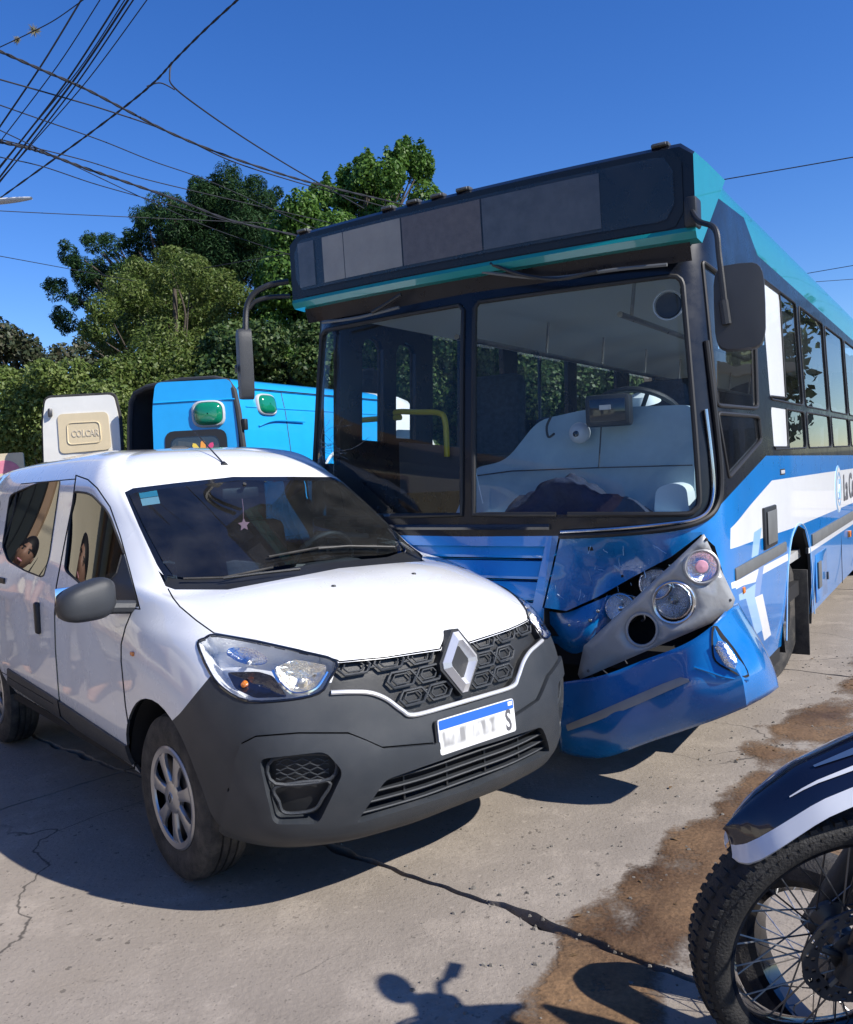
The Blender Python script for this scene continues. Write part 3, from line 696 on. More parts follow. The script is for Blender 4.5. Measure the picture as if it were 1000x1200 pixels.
    for ri, x in ((13, -1.34), (14, -1.5), (15, -1.85), (16, -2.0)): C[ri][7] = (x,) + C[ri][7][1:]
    C = [[(x, -y, z) for (x, y, z) in r] for r in C]
    G = cage_surface(C, .030, .030)
    S = Skin(G, VAN)
    FR = lambda c: c.x > .0
    NEAR = lambda c: c.x > -3.0
    # --- front end
    S.cut_px('bumper', [(196, 850), (211, 836), (228, 815), (247, 792), (290, 800), (392, 800), (520, 790), (660, 740), (720, 1010), (196, 1040)], lambda c: c.x > .02 and c.z < 1.0)
    S.cut_px('grille', [(396, 777), (450, 772), (517, 762), (522, 750), (530, 741), (552, 739), (580, 820), (490, 836), (468, 829), (450, 816), (432, 809), (386, 808)], FR)
    S.cut_px('headlight', smooth_poly([(232, 755), (240, 748), (253, 744), (300, 752), (350, 763), (394, 775), (386, 796), (374, 812), (340, 820), (292, 822), (263, 808), (246, 788)], 3), FR)
    S.cut_px('intake', round_poly([(450, 912), (520, 888), (610, 854), (650, 882), (540, 925), (415, 963)], 8), FR, ['bumper'])
    S.cut_px('fog_bezel', round_poly([(306, 888), (381, 880), (402, 903), (373, 963), (322, 963)], 9), FR, ['bumper'])
    S.cut_px('bumper_lower', [(250, 1010), (262, 960), (270, 925), (277, 890), (284, 871), (300, 863), (350, 859), (408, 859), (428, 867), (448, 876), (505, 872), (600, 838), (660, 800), (720, 1010)], FR, ['bumper'])
    S.stroke_px('gap', [(271, 925), (277, 890), (284, 871), (300, 863), (350, 859), (408, 859), (428, 867), (448, 876), (507, 871)], 1.8, FR, ['bumper', 'bumper_lower'])
    # --- glass and bonnet
    wsp = [(146, 577), (156, 572), (205, 566), (262, 560), (345, 550), (440, 640), (420, 660), (351, 672), (267, 687), (210, 687), (196, 681), (184, 662), (163, 617)]
    UP = lambda c: c.z > 1.0 and c.x > -1.3 and c.x < 0.1
    S.cut_px('cowl', [(185, 668), (196, 678), (267, 680), (351, 664), (440, 646), (450, 656), (351, 675), (267, 691), (205, 691), (194, 687)], UP)
    S.cut_px('windscreen_border', wsp, UP, ['body', 'cowl'])
    S.cut_px('windscreen', [(151, 580), (160, 577), (205, 571), (262, 565), (345, 555), (430, 640), (410, 655), (351, 665), (267, 679), (216, 680), (203, 675), (190, 658), (167, 615)], UP, ['windscreen_border', 'cowl'])
    S.cut_px('cowl', [(196, 674), (216, 677), (267, 675), (351, 661), (440, 645), (450, 656), (351, 675), (267, 691), (205, 691), (194, 685)], UP, ['windscreen', 'windscreen_border'])
    S.stroke_px('gap', [(197, 690), (203, 701), (211, 711), (230, 727), (251, 742), (300, 750.5), (350, 761.5), (395, 773.5), (398, 775.5), (450, 770.5), (516, 760.5), (521, 748), (529, 739.5), (552, 737)], 1.7, lambda c: c.x > -.4, ['body', 'bumper', 'grille'])
    S.cut_px('hood', [(205, 689), (267, 689), (351, 673), (420, 659), (560, 630), (660, 700), (560, 740), (529, 740), (521, 748), (516, 761), (398, 776), (300, 751), (251, 742), (230, 727), (211, 711), (199, 692)], lambda c: c.x > -.5 and c.z > .88, ['body'])
    # --- side
    dpoly = [(89, 557), (85, 590), (75, 640), (66, 687), (64, 720), (65, 761), (69, 815), (73, 838), (100, 862), (157, 905), (158, 897), (154, 873), (147, 827), (142, 775), (142, 755), (147, 735), (156, 713), (164, 714), (152, 668), (141, 628), (129, 594), (114, 572), (103, 562)]
    SIDE = lambda c: c.y < -.35 and -3.0 < c.x < .1 and c.z < 1.72
    S.cut_px('front_door', dpoly, SIDE, ['body'])
    S.stroke_px('gap', dpoly, 1.6, SIDE, ['body', 'front_door'], closed=True)
    S.cut_ax('sliding_door', [(-1.36, .50), (-2.42, .52), (-2.42, 1.66), (-1.30, 1.66)], (1, 0, 0), (0, 0, 1), lambda c: c.y < -.5, ['body'])
    S.stroke_ax('gap', [(-1.40, .50), (-2.42, .52), (-2.42, 1.66), (-1.34, 1.66)], .006, (1, 0, 0), (0, 0, 1), lambda c: c.y < -.5, ['body', 'sliding_door'])
    S.cut_px('moulding', [(10, 783), (72, 822), (160, 881), (163, 899), (72, 841), (10, 800)], SIDE, ['front_door', 'sliding_door', 'body'])
    fw = round_poly([(86, 576), (106, 578), (127, 600), (146, 650), (163, 712), (120, 697), (95, 684), (76, 668)], [5, 9, 9, 9, 3, 3, 3, 5])
    S.cut_px('door_window', fw, SIDE, ['front_door'])
    S.cut_px('mirror_sail', [(143, 650), (147, 650), (156, 680), (164, 714), (112, 696), (122, 690), (137, 672)], SIDE, ['door_window'])
    S.cut_px('rear_window', round_poly([(71, 562), (42, 567), (12, 580), (3, 640), (9, 657), (30, 669), (51, 677), (58, 652)], 5), SIDE, ['sliding_door', 'body'])
    S.cut_ax('gap', round_poly([(-2.72, 1.2), (-3.25, 1.2), (-3.22, 1.55), (-2.75, 1.57)], .05), (1, 0, 0), (0, 0, 1), lambda c: c.y < -.5, ['body'])
    # --- wheel arches
    for cx in (-.03, -2.76):
        circ = [(cx + .395 * math.cos(2 * math.pi * k / 40), .355 + .395 * math.sin(2 * math.pi * k / 40)) for k in range(40)]
        S.cut_ax('arch', circ, (1, 0, 0), (0, 0, 1), lambda c: c.y < -.55 and c.x < .6)
    # ---------------- turn the cut skin into parts
    def panel(name, src, mt, both=True, thick=.012, off=0., inner='interior_dark', split=None):
        V, F, N = S.get(src, off, split)
        if src in ('door_window', 'rear_window'): V, N = fair(V, N, 'y')
        if src == 'windscreen': V, N = fair(V, N, 'x')
        if both == 'join':
            V2, F2 = mir(V, F); N2 = [Vector((n.x, -n.y, n.z)) for n in N]
            k = len(V); return shell(name, V + V2, F + [tuple(i + k for i in f) for f in F2], N + N2, mt, inner, thick, T, seam=True)
        o = shell(name, V, F, N, mt, inner, thick, T)
        if both is True:
            V2, F2 = mir(V, F); shell(name, V2, F2, [Vector((n.x, -n.y, n.z)) for n in N], mt, inner, thick, T)
        return o
    panel('body', 'body', 'white_paint', 'join')
    panel('hood', 'hood', 'white_paint', 'join')
    panel('front_bumper', 'bumper', 'grey_plastic', 'join', .01, inner=None)
    panel('lower_bumper', 'bumper_lower', 'grey_plastic', 'join', .026, .016, inner=None)
    panel('front_door', 'front_door', 'white_paint')
    panel('sliding_door', 'sliding_door', 'white_paint')
    panel('side_moulding', 'moulding', 'grey_plastic', True, .016, .010, inner=None)
    panel('windscreen', 'windscreen', 'glass_windscreen', 'join', 0, inner=None)
    panel('windscreen_border', 'windscreen_border', 'gloss_black', 'join', .004, inner=None)
    panel('cowl', 'cowl', 'black_plastic', 'join', .01, -.012, inner=None)
    panel('door_window', 'door_window', 'glass_side', True, 0, -.004, inner=None)
    panel('rear_window', 'rear_window', 'glass_side', True, 0, -.003, inner=None)
    panel('mirror_sail', 'mirror_sail', 'black_plastic', True, .01, .002, inner=None)
    # rubber seals round the glass
    for src, r in (('door_window', .006), ('rear_window', .005), ('windscreen_border', .005)):
        V, F, N = S.get(src)
        for L in bloops(F):
            if len(L) < 12: continue
            pts = [V[i] for i in L if not (src == 'windscreen_border' and abs(V[i].y) < 1e-3)]
            if src != 'windscreen_border':
                o = MB().tube([p for p in pts[::2]], r, 6, closed=True).build('seal', 'rubber', T); mirror_y(o)
    def sunk(name, src, mt, depth, both=True, wall=None, floor_m=0, wall_m=1, flat=False, lens=None):
        """a recess: floor copied inwards, walls from the rim"""
        V, F, N = S.get(src); V2, F2 = [], []
        k = len(V); inn = [v - Vector((depth if flat else 0, 0, 0)) - (Vector((0, 0, 0)) if flat else n * depth) for v, n in zip(V, N)]
        mb = MB().add(inn, F, floor_m)
        wallf = [(a, b, k + b, k + a) for a, b in boundary_edges(F) if not (both == 'join' and abs(V[a].y) < 1e-4 and abs(V[b].y) < 1e-4)]
        mb.add(list(V) + inn, wallf, wall_m)
        if both == 'join':
            h = MB(); h.v, h.f, h.m = list(mb.v), list(mb.f), list(mb.m)
            mb.add([(x, -y, z) for x, y, z in h.v], [f[::-1] for f in h.f], 0); mb.m[len(h.m):] = h.m
        o = mb.build(name, mt, T, angle=40, weld=1e-4 if both == 'join' else 0, fixn=False)
        if both is True: mirror_y(o)
        return o
    sunk('grille', 'grille', ['black_plastic', 'black_plastic'], .028, 'join')
    sunk('lower_intake', 'intake', ['dark_void', 'grey_plastic'], .06, 'join')
    sunk('fog_light_pocket', 'fog_bezel', ['black_plastic', 'grey_plastic'], .045)
    # headlights: a clear lens over a silver bowl with lamps
    V, F, N = S.get('headlight')
    housings = []
    def headlight(flip):
        m = (lambda p: Vector((p[0], -p[1], p[2]))) if flip else (lambda p: Vector(p))
        fl = (lambda f: f[::-1]) if flip else (lambda f: f)
        inn = [v - n * .095 for v, n in zip(V, N)]; k = len(V)
        hb = MB().add([m(p) for p in inn], [fl(f) for f in F], 0)
        hb.add([m(p) for p in list(V) + inn], [fl((a, b, k + b, k + a)) for a, b in boundary_edges(F)], 1)
        h = hb.build('headlight', ['lamp_silver', 'lamp_silver'], T, fixn=False)
        MB().add([m(v + n * .001) for v, n in zip(V, N)], [fl(f) for f in F]).build('lens', 'glass_lens', h, fixn=False)
        rim = MB()
        for L in bloops(F): rim.tube([m(V[i] + N[i] * .0) for i in L[::1]], .0055, 6, closed=True)
        rim.build('lens_rim', 'gloss_black', h)
        # reflector bowls dished inwards behind the lens, with bulbs, and a dark divider
        def dish(name, outline, d0, d1, mt, rings=7):
            n_ = len(outline); cx = sum(p[0] for p in outline) / n_; cy = sum(p[1] for p in outline) / n_; P = []
            for r_ in range(rings + 1):
                f = 1 - r_ / rings; row = []
                for (x, y) in outline + outline[:1]:
                    q = S.hit(cx + (x - cx) * max(f, .02), cy + (y - cy) * max(f, .02), -(d0 + (d1 - d0) * (1 - f * f))); row.append(m(q))
                P.append(row)
            o = MB().grid(P).build(name, mt, h, angle=50); o.data.update(); return m(S.hit(cx, cy, -d1 + .012))
        c1 = dish('upper_reflector', [(288 + 25 * math.cos(t), 765.5 + 11 * math.sin(t) + .18 * 25 * math.cos(t)) for t in [2 * math.pi * q / 22 for q in range(22)]], .018, .060, 'reflector')
        c2 = dish('main_reflector', round_poly([(321, 780), (345, 769), (384, 778), (379, 795), (370, 808), (342, 815), (330, 803)], 5, 3), .016, .070, 'warm_reflector')
        dish('dark_divider', round_poly([(262, 786), (300, 785), (318, 790), (336, 816), (296, 817), (272, 806)], 4, 3), .020, .050, 'dark_chrome')
        for c_, r_ in ((c1, .010), (c2, .012)):
            MB().lathe([(0, .024), (r_ * .8, .018), (r_, .0), (r_, -.03)], c_, m(Vector((.8, -.6, .05))), 14).build('bulb', 'warm_reflector', h)
        q = S.hit(281, 800, -.030); MB().lathe([(0, .008), (.010, .006), (.013, -.01)], m(q), m(Vector((.6, -.7, 0)).normalized()), 14).build('indicator', 'amber', h)
        p1 = [S.hit(*p, off=-.02) for p in ((318, 783), (328, 800), (345, 812), (370, 806), (384, 785))]
        MB().tube(spline([m(p) for p in p1], 6), .006, 6).build('light_guide', 'chrome', h)
    headlight(False); headlight(True)
    # grille honeycomb: chains of stretched hexagon rings
    def surf_yz(y, z, off): return S.hitdir((1.6, -abs(y), z), (-1, 0, 0), off)
    def hexring(yc, zc, w, hh, sc=1.):
        pts = [(-w, 0), (-w + hh * .8, hh), (w - hh * .8, hh), (w, 0), (w - hh * .8, -hh), (-w + hh * .8, -hh)]
        return [(yc + a * sc, zc + b * sc) for a, b in pts]
    rows = [(.905, [.445, .305, .165]), (.835, [.27, .145]), (.765, [.235, .11])]
    for (z0, ys) in rows:
        for i, yc in enumerate(ys):
            zc = z0 + .02 * (yc - .1)
            for sgn in (-1, 1):
                mb = MB()
                for sc, r in ((1., .0055), (.62, .0035)):
                    P = []
                    hx = hexring(yc, zc, .062, .027, sc); hx = [((hx[k][0] * (1 - t) + hx[(k + 1) % 6][0] * t), (hx[k][1] * (1 - t) + hx[(k + 1) % 6][1] * t)) for k in range(6) for t in (0, .5)]
                    for (yy, zz) in hx:
                        p = surf_yz(yy, zz, -.010 if sc == 1 else -.014)
                        if p: P.append((p.x, sgn * abs(p.y), p.z))
                    if len(P) > 8: mb.tube(P, r, 6, closed=True)
                    if sc == 1 and i + 1 < len(ys):
                        for dz in (-.012, .012):
                            a = surf_yz(yc - .058, zc + dz, -.012); b = surf_yz(ys[i + 1] + .058, zc + dz, -.012)
                            if a and b: mb.tube([(a.x, sgn * abs(a.y), a.z), (b.x, sgn * abs(b.y), b.z)], .004, 6)
                if mb.v: mb.build('grille_ring', 'grey_plastic', T)
    # chrome strip under the grille, joined at the middle
    cp = [S.hit(*p, off=.004) for p in ((388, 812), (410, 811), (433, 812), (452, 819), (470, 832), (484, 838))]
    c0 = S.hitdir((1.6, 0, cp[-1].z - .002), (-1, 0, 0), .006)
    half = spline(cp + [Vector((c0.x, -.1, c0.z)), Vector((c0.x, 0, c0.z))], 5)
    full = half + [Vector((p.x, -p.y, p.z)) for p in half[-2::-1]]
    MB().tube(full, .0085, 8).build('chrome_strip', 'badge_silver', T)
    # badge: a standing diamond with facets and a hollow
    zc = .853; xf = surf_yz(0, zc, 0).x
    tilt = Matrix.Translation((xf + .012, 0, zc)) @ Matrix.Rotation(R(-9), 4, 'Y')
    mb = MB()
    O = [(0, .118), (.086, 0), (0, -.118), (-.086, 0)]; I = [(0, .062), (.037, 0), (0, -.062), (-.037, 0)]
    O = [(0.014, .116), (.088, .012), (.088, -.012), (.014, -.116), (-.014, -.116), (-.088, -.012), (-.088, .012), (-.014, .116)]
    Md = [(a * .72, b * .72) for a, b in O]; I = [(a * .42, b * .46) for a, b in O]
    n = len(O)
    vs = [tilt @ Vector((.0, a, b)) for a, b in O] + [tilt @ Vector((.022, a, b)) for a, b in Md] + [tilt @ Vector((-.012, a, b)) for a, b in I] + [tilt @ Vector((-.03, a, b)) for a, b in O]
    fs = [(i, (i + 1) % n, n + (i + 1) % n, n + i) for i in range(n)] + [(n + i, n + (i + 1) % n, 2 * n + (i + 1) % n, 2 * n + i) for i in range(n)] + [(3 * n + i, 3 * n + (i + 1) % n, (i + 1) % n, i) for i in range(n)]
    fs.append(tuple(range(2 * n, 3 * n)))
    mb.add(vs, fs); mb.build('badge', 'badge_silver', T, angle=12)
    Bo = [(a * 1.16, b * 1.10) for a, b in O]
    MB().prism(Bo, lambda u, v, d: tilt @ Vector((d, u, v)), -.05, -.004).build('badge_mount', 'black_plastic', T, angle=20)
    # number plate
    zc = .605; xp = surf_yz(0, zc + .03, 0).x
    pm = Matrix.Translation((xp + .020, .03, zc)) @ Matrix.Rotation(R(-4), 4, 'Y')
    pf = lambda u, v, d: pm @ Vector((d, u, v))
    pl = MB().prism(round_poly([(-.2, -.065), (.2, -.065), (.2, .065), (-.2, .065)], .012), pf, -.006, 0).build('number_plate', 'plate_white', T, angle=20)
    MB().prism(round_poly([(-.196, .027), (.196, .027), (.196, .062), (-.196, .062)], .006), pf, .0005, .0012).build('blue_band', 'plate_blue', pl, angle=20)
    MB().prism([(.166, .041), (.190, .041), (.190, .057), (.166, .057)], pf, .0015, .002).build('flag', 'plate_white', pl)
    MB().prism([(.170, .046), (.186, .046), (.186, .052), (.170, .052)], pf, .0022, .0026).build('flag_band', 'sticker_pale', pl)
    MB().prism(round_poly([(-.197, -.062), (.197, -.062), (.197, .0255), (-.197, .0255)], .008), pf, .0004, .001).build('plate_field', 'plate_face', pl, angle=20)
    for txt, u in (('S', .145),):
        lettering(txt, .115, pm @ Matrix.Translation((.002, u, -.052)) @ TXT_YZ, 'plate_ink', pl, .0006, xs=.62, bold=.002)
    MB().prism(round_poly([(-.21, -.075), (.21, -.075), (.21, .06), (-.21, .06)], .01), pf, -.05, -.0065).build('plate_holder', 'black_plastic', T, angle=20)
    # lower intake bars: four slats that follow the bumper and a few uprights
    for k in range(5):
        z = .388 + k * .037
        w = .53 - k * .026
        P = []
        for i in range(21):
            y = -w + 2 * w * i / 20
            p = surf_yz(y, z, -.016)
            if p: P.append((p.x, math.copysign(abs(p.y), y), p.z))
        mb = MB()
        a = [(-.016, -.0035), (.010, -.004), (.013, .000), (.010, .0035), (-.016, .003)]
        mb.grid([[(p[0] + q[0], p[1], p[2] + q[1]) for q in a + a[:1]] for p in P]); mb.build('intake_slat', 'grey_plastic', T, angle=50)
    for y in (-.3, -.1, .1, .3):
        p = surf_yz(y, .46, -.03)
        MB().box((p.x - .006, y, .465), (.012, .008, .13)).build('intake_upright', 'black_plastic', T)
    # fog pocket: honeycomb mesh over an open lower duct
    for sgn in (-1, 1):
        def fp(px, py, off): 
            p = S.hit(px, py, off); return Vector((p.x, p.y * -sgn, p.z))
        mb = MB()
        for r_ in range(5):
            y0 = 893 + r_ * 5.5
            P = []
            for i in range(15):
                x0 = 322 + i * 4.6; P.append(fp(x0, y0 - (x0 - 322) * .02 + 1.9 * math.sin(i * math.pi / 2 + (r_ % 2) * math.pi), -.018))
            mb.tube(P, .0024, 5)
        mb.build('fog_mesh', 'grey_plastic', T)
        mb = MB(); mb.tube(spline([fp(*p, -.010) for p in ((319, 891), (387, 885), (388, 914), (322, 920))], 4, True), .007, 6, closed=True); mb.build('fog_frame', 'grey_plastic', T)
        mb = MB(); mb.tube(spline([fp(*p, -.012) for p in ((323, 924), (385, 917), (378, 938), (366, 952), (334, 955), (326, 942))], 4, True), .0065, 6, closed=True); mb.build('fog_duct_rim', 'grey_plastic', T)
    # wheels
    def wheel(x, sgn):
        w = thing_part('wheel', T, (x, sgn * .735, .338))
        o = sgn
        prof = [(.205, -.085), (.225, -.095), (.27, -.1), (.305, -.094), (.325, -.080), (.334, -.055)]
        for g in (-.034, 0.0, .034): prof += [(.336, g - .012), (.336, g - .005), (.327, g - .004), (.327, g + .004), (.336, g + .005), (.336, g + .012)]
        prof += [(.334, .055), (.325, .080), (.305, .094), (.27, .1), (.225, .095), (.205, .085)]
        MB().lathe(prof, (0, 0, 0), (0, o, 0), 64).build('tyre', 'tyre_rubber', w, angle=30)
        MB().lathe([(.205, -.08), (.195, .05), (.12, .06), (.0, .06)], (0, 0, 0), (0, o, 0), 40).build('rim', 'dark_steel', w)
        c = MB().lathe([(.206, .080), (.208, .090), (.200, .096), (.180, .092), (.176, .084)], (0, 0, 0), (0, o, 0), 56)
        cv = c.build('wheel_cover', 'wheel_silver', w)
        MB().lathe([(.0, .100), (.022, .100), (.024, .097), (.058, .094), (.066, .088), (.066, .07)], (0, 0, 0), (0, o, 0), 40).build('hub_cap', 'wheel_silver', w)
        tl = [(0.0, .017), (.011, 0), (0, -.017), (-.011, 0)]
        MB().tube([(a, o * .1015, b) for a, b in tl], .0022, 6, closed=True).build('hub_emblem', 'dark_steel', w)
        for k in range(7):
            t = 2 * math.pi * k / 7 + .3
            e = Vector((math.cos(t), 0, math.sin(t))); s_ = Vector((-math.sin(t), 0, math.cos(t)))
            P = []
            for (r, hw, h) in ((.045, .022, .090), (.09, .022, .092), (.13, .024, .094), (.16, .030, .093), (.178, .042, .090), (.19, .052, .089)):
                P.append([e * r + s_ * a * hw + Vector((0, o * (h + b), 0)) for a, b in ((-1, -.016), (-.96, -.004), (-.5, .001), (0, -.002), (.5, .001), (.96, -.004), (1, -.016))])
            MB().grid(P).build('spoke', 'wheel_silver', cv, angle=60)
        return w
    for x in (-.035, -2.76):
        for sgn in (-1, 1):
            wheel(x, sgn)
            MB().lathe([(.15, -.23), (.40, -.23), (.402, .055)], (x, sgn * .78, .355), (0, sgn, 0), 36, a0=R(4), a1=R(176)).build('wheel_housing', 'dark_void', T)
    # door mirrors
    for sgn in (-1, 1):
        P = []
        c = Vector((-.355, sgn * 1.005, 1.135))
        for i in range(17):
            u = -1 + 2 * i / 16; row = []
            for k in range(20):
                t = 2 * math.pi * k / 20
                sx, sz = math.cos(t), math.sin(t)
                q = (abs(sx) ** .6 * math.copysign(1, sx), abs(sz) ** .6 * math.copysign(1, sz))
                wdt = (1 - abs(u) ** 3.2) ** .5
                row.append(c + Vector((.075 * q[0] * wdt * (1 if q[0] < 0 else .95), sgn * u * .125, .082 * q[1] * wdt * (1 - .18 * u) - .018 * u)))
            P.append(row + row[:1])
        mb = MB().grid(P); mr = mb.build('door_mirror', 'mirror_plastic', T, weld=1e-5, angle=60)
        MB().tube(spline([(-.345, sgn * .93, 1.10), (-.34, sgn * .88, 1.095), (-.33, sgn * .80, 1.085)], 5), [.03] * 11, 10).build('mirror_arm', 'mirror_plastic', mr)
        MB().box((-.432, sgn * 1.005, 1.135), (.004, .2, .12), bev=.002).build('mirror_glass', 'chrome', mr)
    # handles, side repeater, fuel of small trim
    def plate_on(px, py, w, h, mt, name, both=True, thick=.02):
        p = S.hit(px, py); 
        if p is None: return
        for sgn in ((-1, 1) if both else (-1,)):
            MB().box((p.x, sgn * (abs(p.y) + thick * .3), p.z), (w, thick, h), bev=min(w, h, thick) * .45, seg=3).build(name, mt, T)
    plate_on(71, 716, .10, .05, 'black_plastic', 'door_handle'); plate_on(46, 724, .045, .17, 'black_plastic', 'sliding_door_handle', thick=.03)
    plate_on(156, 766, .03, .02, 'amber', 'side_repeater', thick=.012); plate_on(2, 680, .16, .035, 'black_plastic', 'door_rail', thick=.012)
    # bonnet details
    for px, py in ((391, 687), (480, 671)):
        p = S.hit(391, 687)
        MB().lathe([(0, .006), (.008, .005), (.011, 0), (.011, -.006)], (p.x, p.y if px == 391 else -p.y, p.z), (0, 0, 1), 14).build('washer_nozzle', 'black_plastic', T)
    # antenna
    b = S.hitdir((-1.02, -.002, 3), (0, 0, -1), .004)
    tip = VAN.un(228, 506, 'y', b.y)
    MB().tube([b - Vector((.0, 0, .01)), b + (tip - b) * .04], [.022, .012], 12).build('antenna_base', 'black_plastic', T)
    MB().tube([b + (tip - b) * .03, tip], [.0045, .003], 8).build('antenna_mast', 'black_plastic', T)
    # wipers
    def wiper(p0, p1, arm):
        A = [S.hit(*p, off=.016) for p in p0]; B = [S.hit(*p, off=.012) for p in p1]
        A = [a for a in A if a]; B = [b for b in B if b]; MB().tube(B, .006, 6).build('wiper_blade', 'rubber', T); MB().tube(A, .007, 6).build('wiper_arm', 'black_plastic', T)
    try:
        wiper([(352, 671), (300, 677), (262, 682)], [(215, 681), (262, 680), (320, 668)], 0)
    except Exception as e: print('wiper', e)
    A = [Vector(p) for p in ((-.215, .52, 1.215), (-.245, .25, 1.245), (-.255, .08, 1.25))]
    MB().tube(A, .007, 6).build('wiper_arm', 'black_plastic', T)
    MB().tube([(-.235, .42, 1.23), (-.26, .1, 1.255), (-.245, -.2, 1.24)], .006, 6).build('wiper_blade', 'rubber', T)
    # inside: dash, wheel, seats, mirror and hanging star, bulkhead
    MB().box((-.44, 0, 1.02), (.42, 1.36, .22), bev=.05).build('dashboard', 'interior_dark', T)
    P = spline([(-.28, -.6, 1.13), (-.32, -.2, 1.145), (-.32, .2, 1.145), (-.28, .6, 1.13)], 5)
    sw = Matrix.Translation((-.66, .36, 1.13)) @ Matrix.Rotation(R(-62), 4, 'Y')
    ring_ = [sw @ Vector((.185 * math.cos(t), .185 * math.sin(t), 0)) for t in [2 * math.pi * k / 28 for k in range(28)]]
    stw = MB().tube(ring_, .016, 8, closed=True).tube([sw @ Vector((0, -.18, 0)), sw @ Vector((0, 0, -.03)), sw @ Vector((0, .18, 0))], .02, 8).tube([sw @ Vector((-.18, 0, 0)), sw @ Vector((0, 0, -.03))], .02, 8).lathe([(0, .0), (.06, -.01), (.07, -.05)], sw @ Vector((0, 0, 0)), sw.to_3x3() @ Vector((0, 0, 1)), 20)
    stw.build('steering_wheel', 'black_plastic', T)
    MB().box((-.55, .36, 1.10), (.16, .34, .10), bev=.04).build('instrument_hood', 'interior_dark', T)
    for y in (-.37, .37):
        s = MB().box((-1.15, y, .72), (.5, .46, .16), bev=.06).build('seat', 'seat_fabric', T)
        MB().box((-1.42, y, 1.05), (.14, .46, .62), Matrix.Rotation(R(-12), 4, 'Y'), bev=.06).build('backrest', 'seat_fabric', s)
        MB().box((-1.49, y, 1.45), (.10, .26, .18), bev=.05).build('headrest', 'seat_fabric', s)
    MB().box((-1.72, 0, 1.02), (.03, 1.26, 1.36), bev=.01).build('bulkhead', 'bulkhead', T)
    MB().box((-1.7, 0, .42), (3.3, 1.5, .06)).build('load_floor', 'interior_dark', T)
    MB().box((-.2, 0, .62), (.5, 1.0, .40)).build('engine_block', 'dark_void', T)
    MB().box((-1.4, 0, .36), (3.9, 1.18, .05)).box((-1.42, 0, .37), (1.9, 1.62, .04)).box((.35, 0, .33), (.5, 1.3, .03)).build('underbody', 'dark_void', T)
    rm = Vector((-.90, .02, 1.535))
    m_ = MB().box(rm, (.03, .22, .065), bev=.014).build('rear_view_mirror', 'black_plastic', T)
    MB().tube([rm, rm + Vector((.06, 0, .05))], .01, 8).build('mirror_stalk', 'black_plastic', m_)
    st0 = rm + Vector((.02, .0, -.03))
    star = []
    for k in range(10):
        t = math.pi / 2 + k * math.pi / 5; r = .036 if k % 2 == 0 else .017; star.append((r * math.cos(t), r * math.sin(t)))
    sp = T_pendant = thing('star_pendant', 'pink star pendant hanging from the rear view mirror of the van', 'pendant', (VAN.m @ (st0 - Vector((0, 0, .14)))), VAN.yaw)
    MB().prism(star, lambda u, v, d: Vector((d, u, v)), -.004, .004).build('star', 'pink', sp, angle=20)
    MB().tube([(0, 0, .034), (0, .003, .09), (0, 0, .14)], .002, 5).build('string', 'pink', sp)
    # windscreen sticker
    q = [S.hit(*p, off=-.004) for p in ((163, 577), (184, 574), (188, 589), (167, 592))]
    def stick(a, b, name, mt):
        P = [[q[0].lerp(q[3], v).lerp(q[1].lerp(q[2], v), u) + Vector((.0, 0, 0)) for v in (a, (a + b) / 2, b)] for u in (0, .5, 1)]
        MB().grid(P).build(name, mt, T, fixn=False)
    stick(0, .42, 'sticker', 'sticker_cyan'); stick(.46, 1, 'sticker', 'sticker_pale')
    # broken glass star at the lower driver corner of the screen
    rnd = random.Random(5); mb = MB()
    base = S.hitdir((-.30, -.64, 2.5), (0, 0, -1)); 
    for k in range(26):
        a = rnd.uniform(0, 6.28); L = rnd.uniform(.03, .13); P = []
        for j in range(4):
            y = -.62 + math.cos(a + rnd.uniform(-.2, .2)) * L * j / 3; x = -.30 + math.sin(a) * L * j / 3 * .8
            p = S.hitdir((x, max(-.66, y), 2.5), (0, 0, -1), .002)
            if p: P.append((p.x, -p.y, p.z))
        if len(P) > 2: mb.tube(P, .0014, 4)
    mb.build('glass_crack', 'crack_white', T)
    return S
def thing_part(name, parent, loc):
    o = bpy.data.objects.new(name, None); COL.objects.link(o); o.parent = parent; o.location = loc; o.empty_display_size = .1; return o
TXT_YZ = Matrix(((0, 0, 1, 0), (1, 0, 0, 0), (0, 1, 0, 0), (0, 0, 0, 1)))    # text x->y, y->z, z->x
def lettering(txt, size, M, mt, parent, thick=.001, name='lettering', xs=1., bold=0., spacing=1.):
    cu = bpy.data.curves.new(name, 'FONT'); cu.body = txt; cu.size = size; cu.extrude = thick; cu.offset = bold; cu.space_character = spacing; cu.resolution_u = 3
    o = bpy.data.objects.new(name, cu); COL.objects.link(o)
    dg = bpy.context.evaluated_depsgraph_get(); dg.update(); me = bpy.data.meshes.new_from_object(o.evaluated_get(dg)); bpy.data.objects.remove(o)
    me.transform(M @ Matrix.Scale(xs, 4, (1, 0, 0))); me.materials.clear(); me.materials.append(MATS[mt]); me.name = name
    return link(name, me, parent)
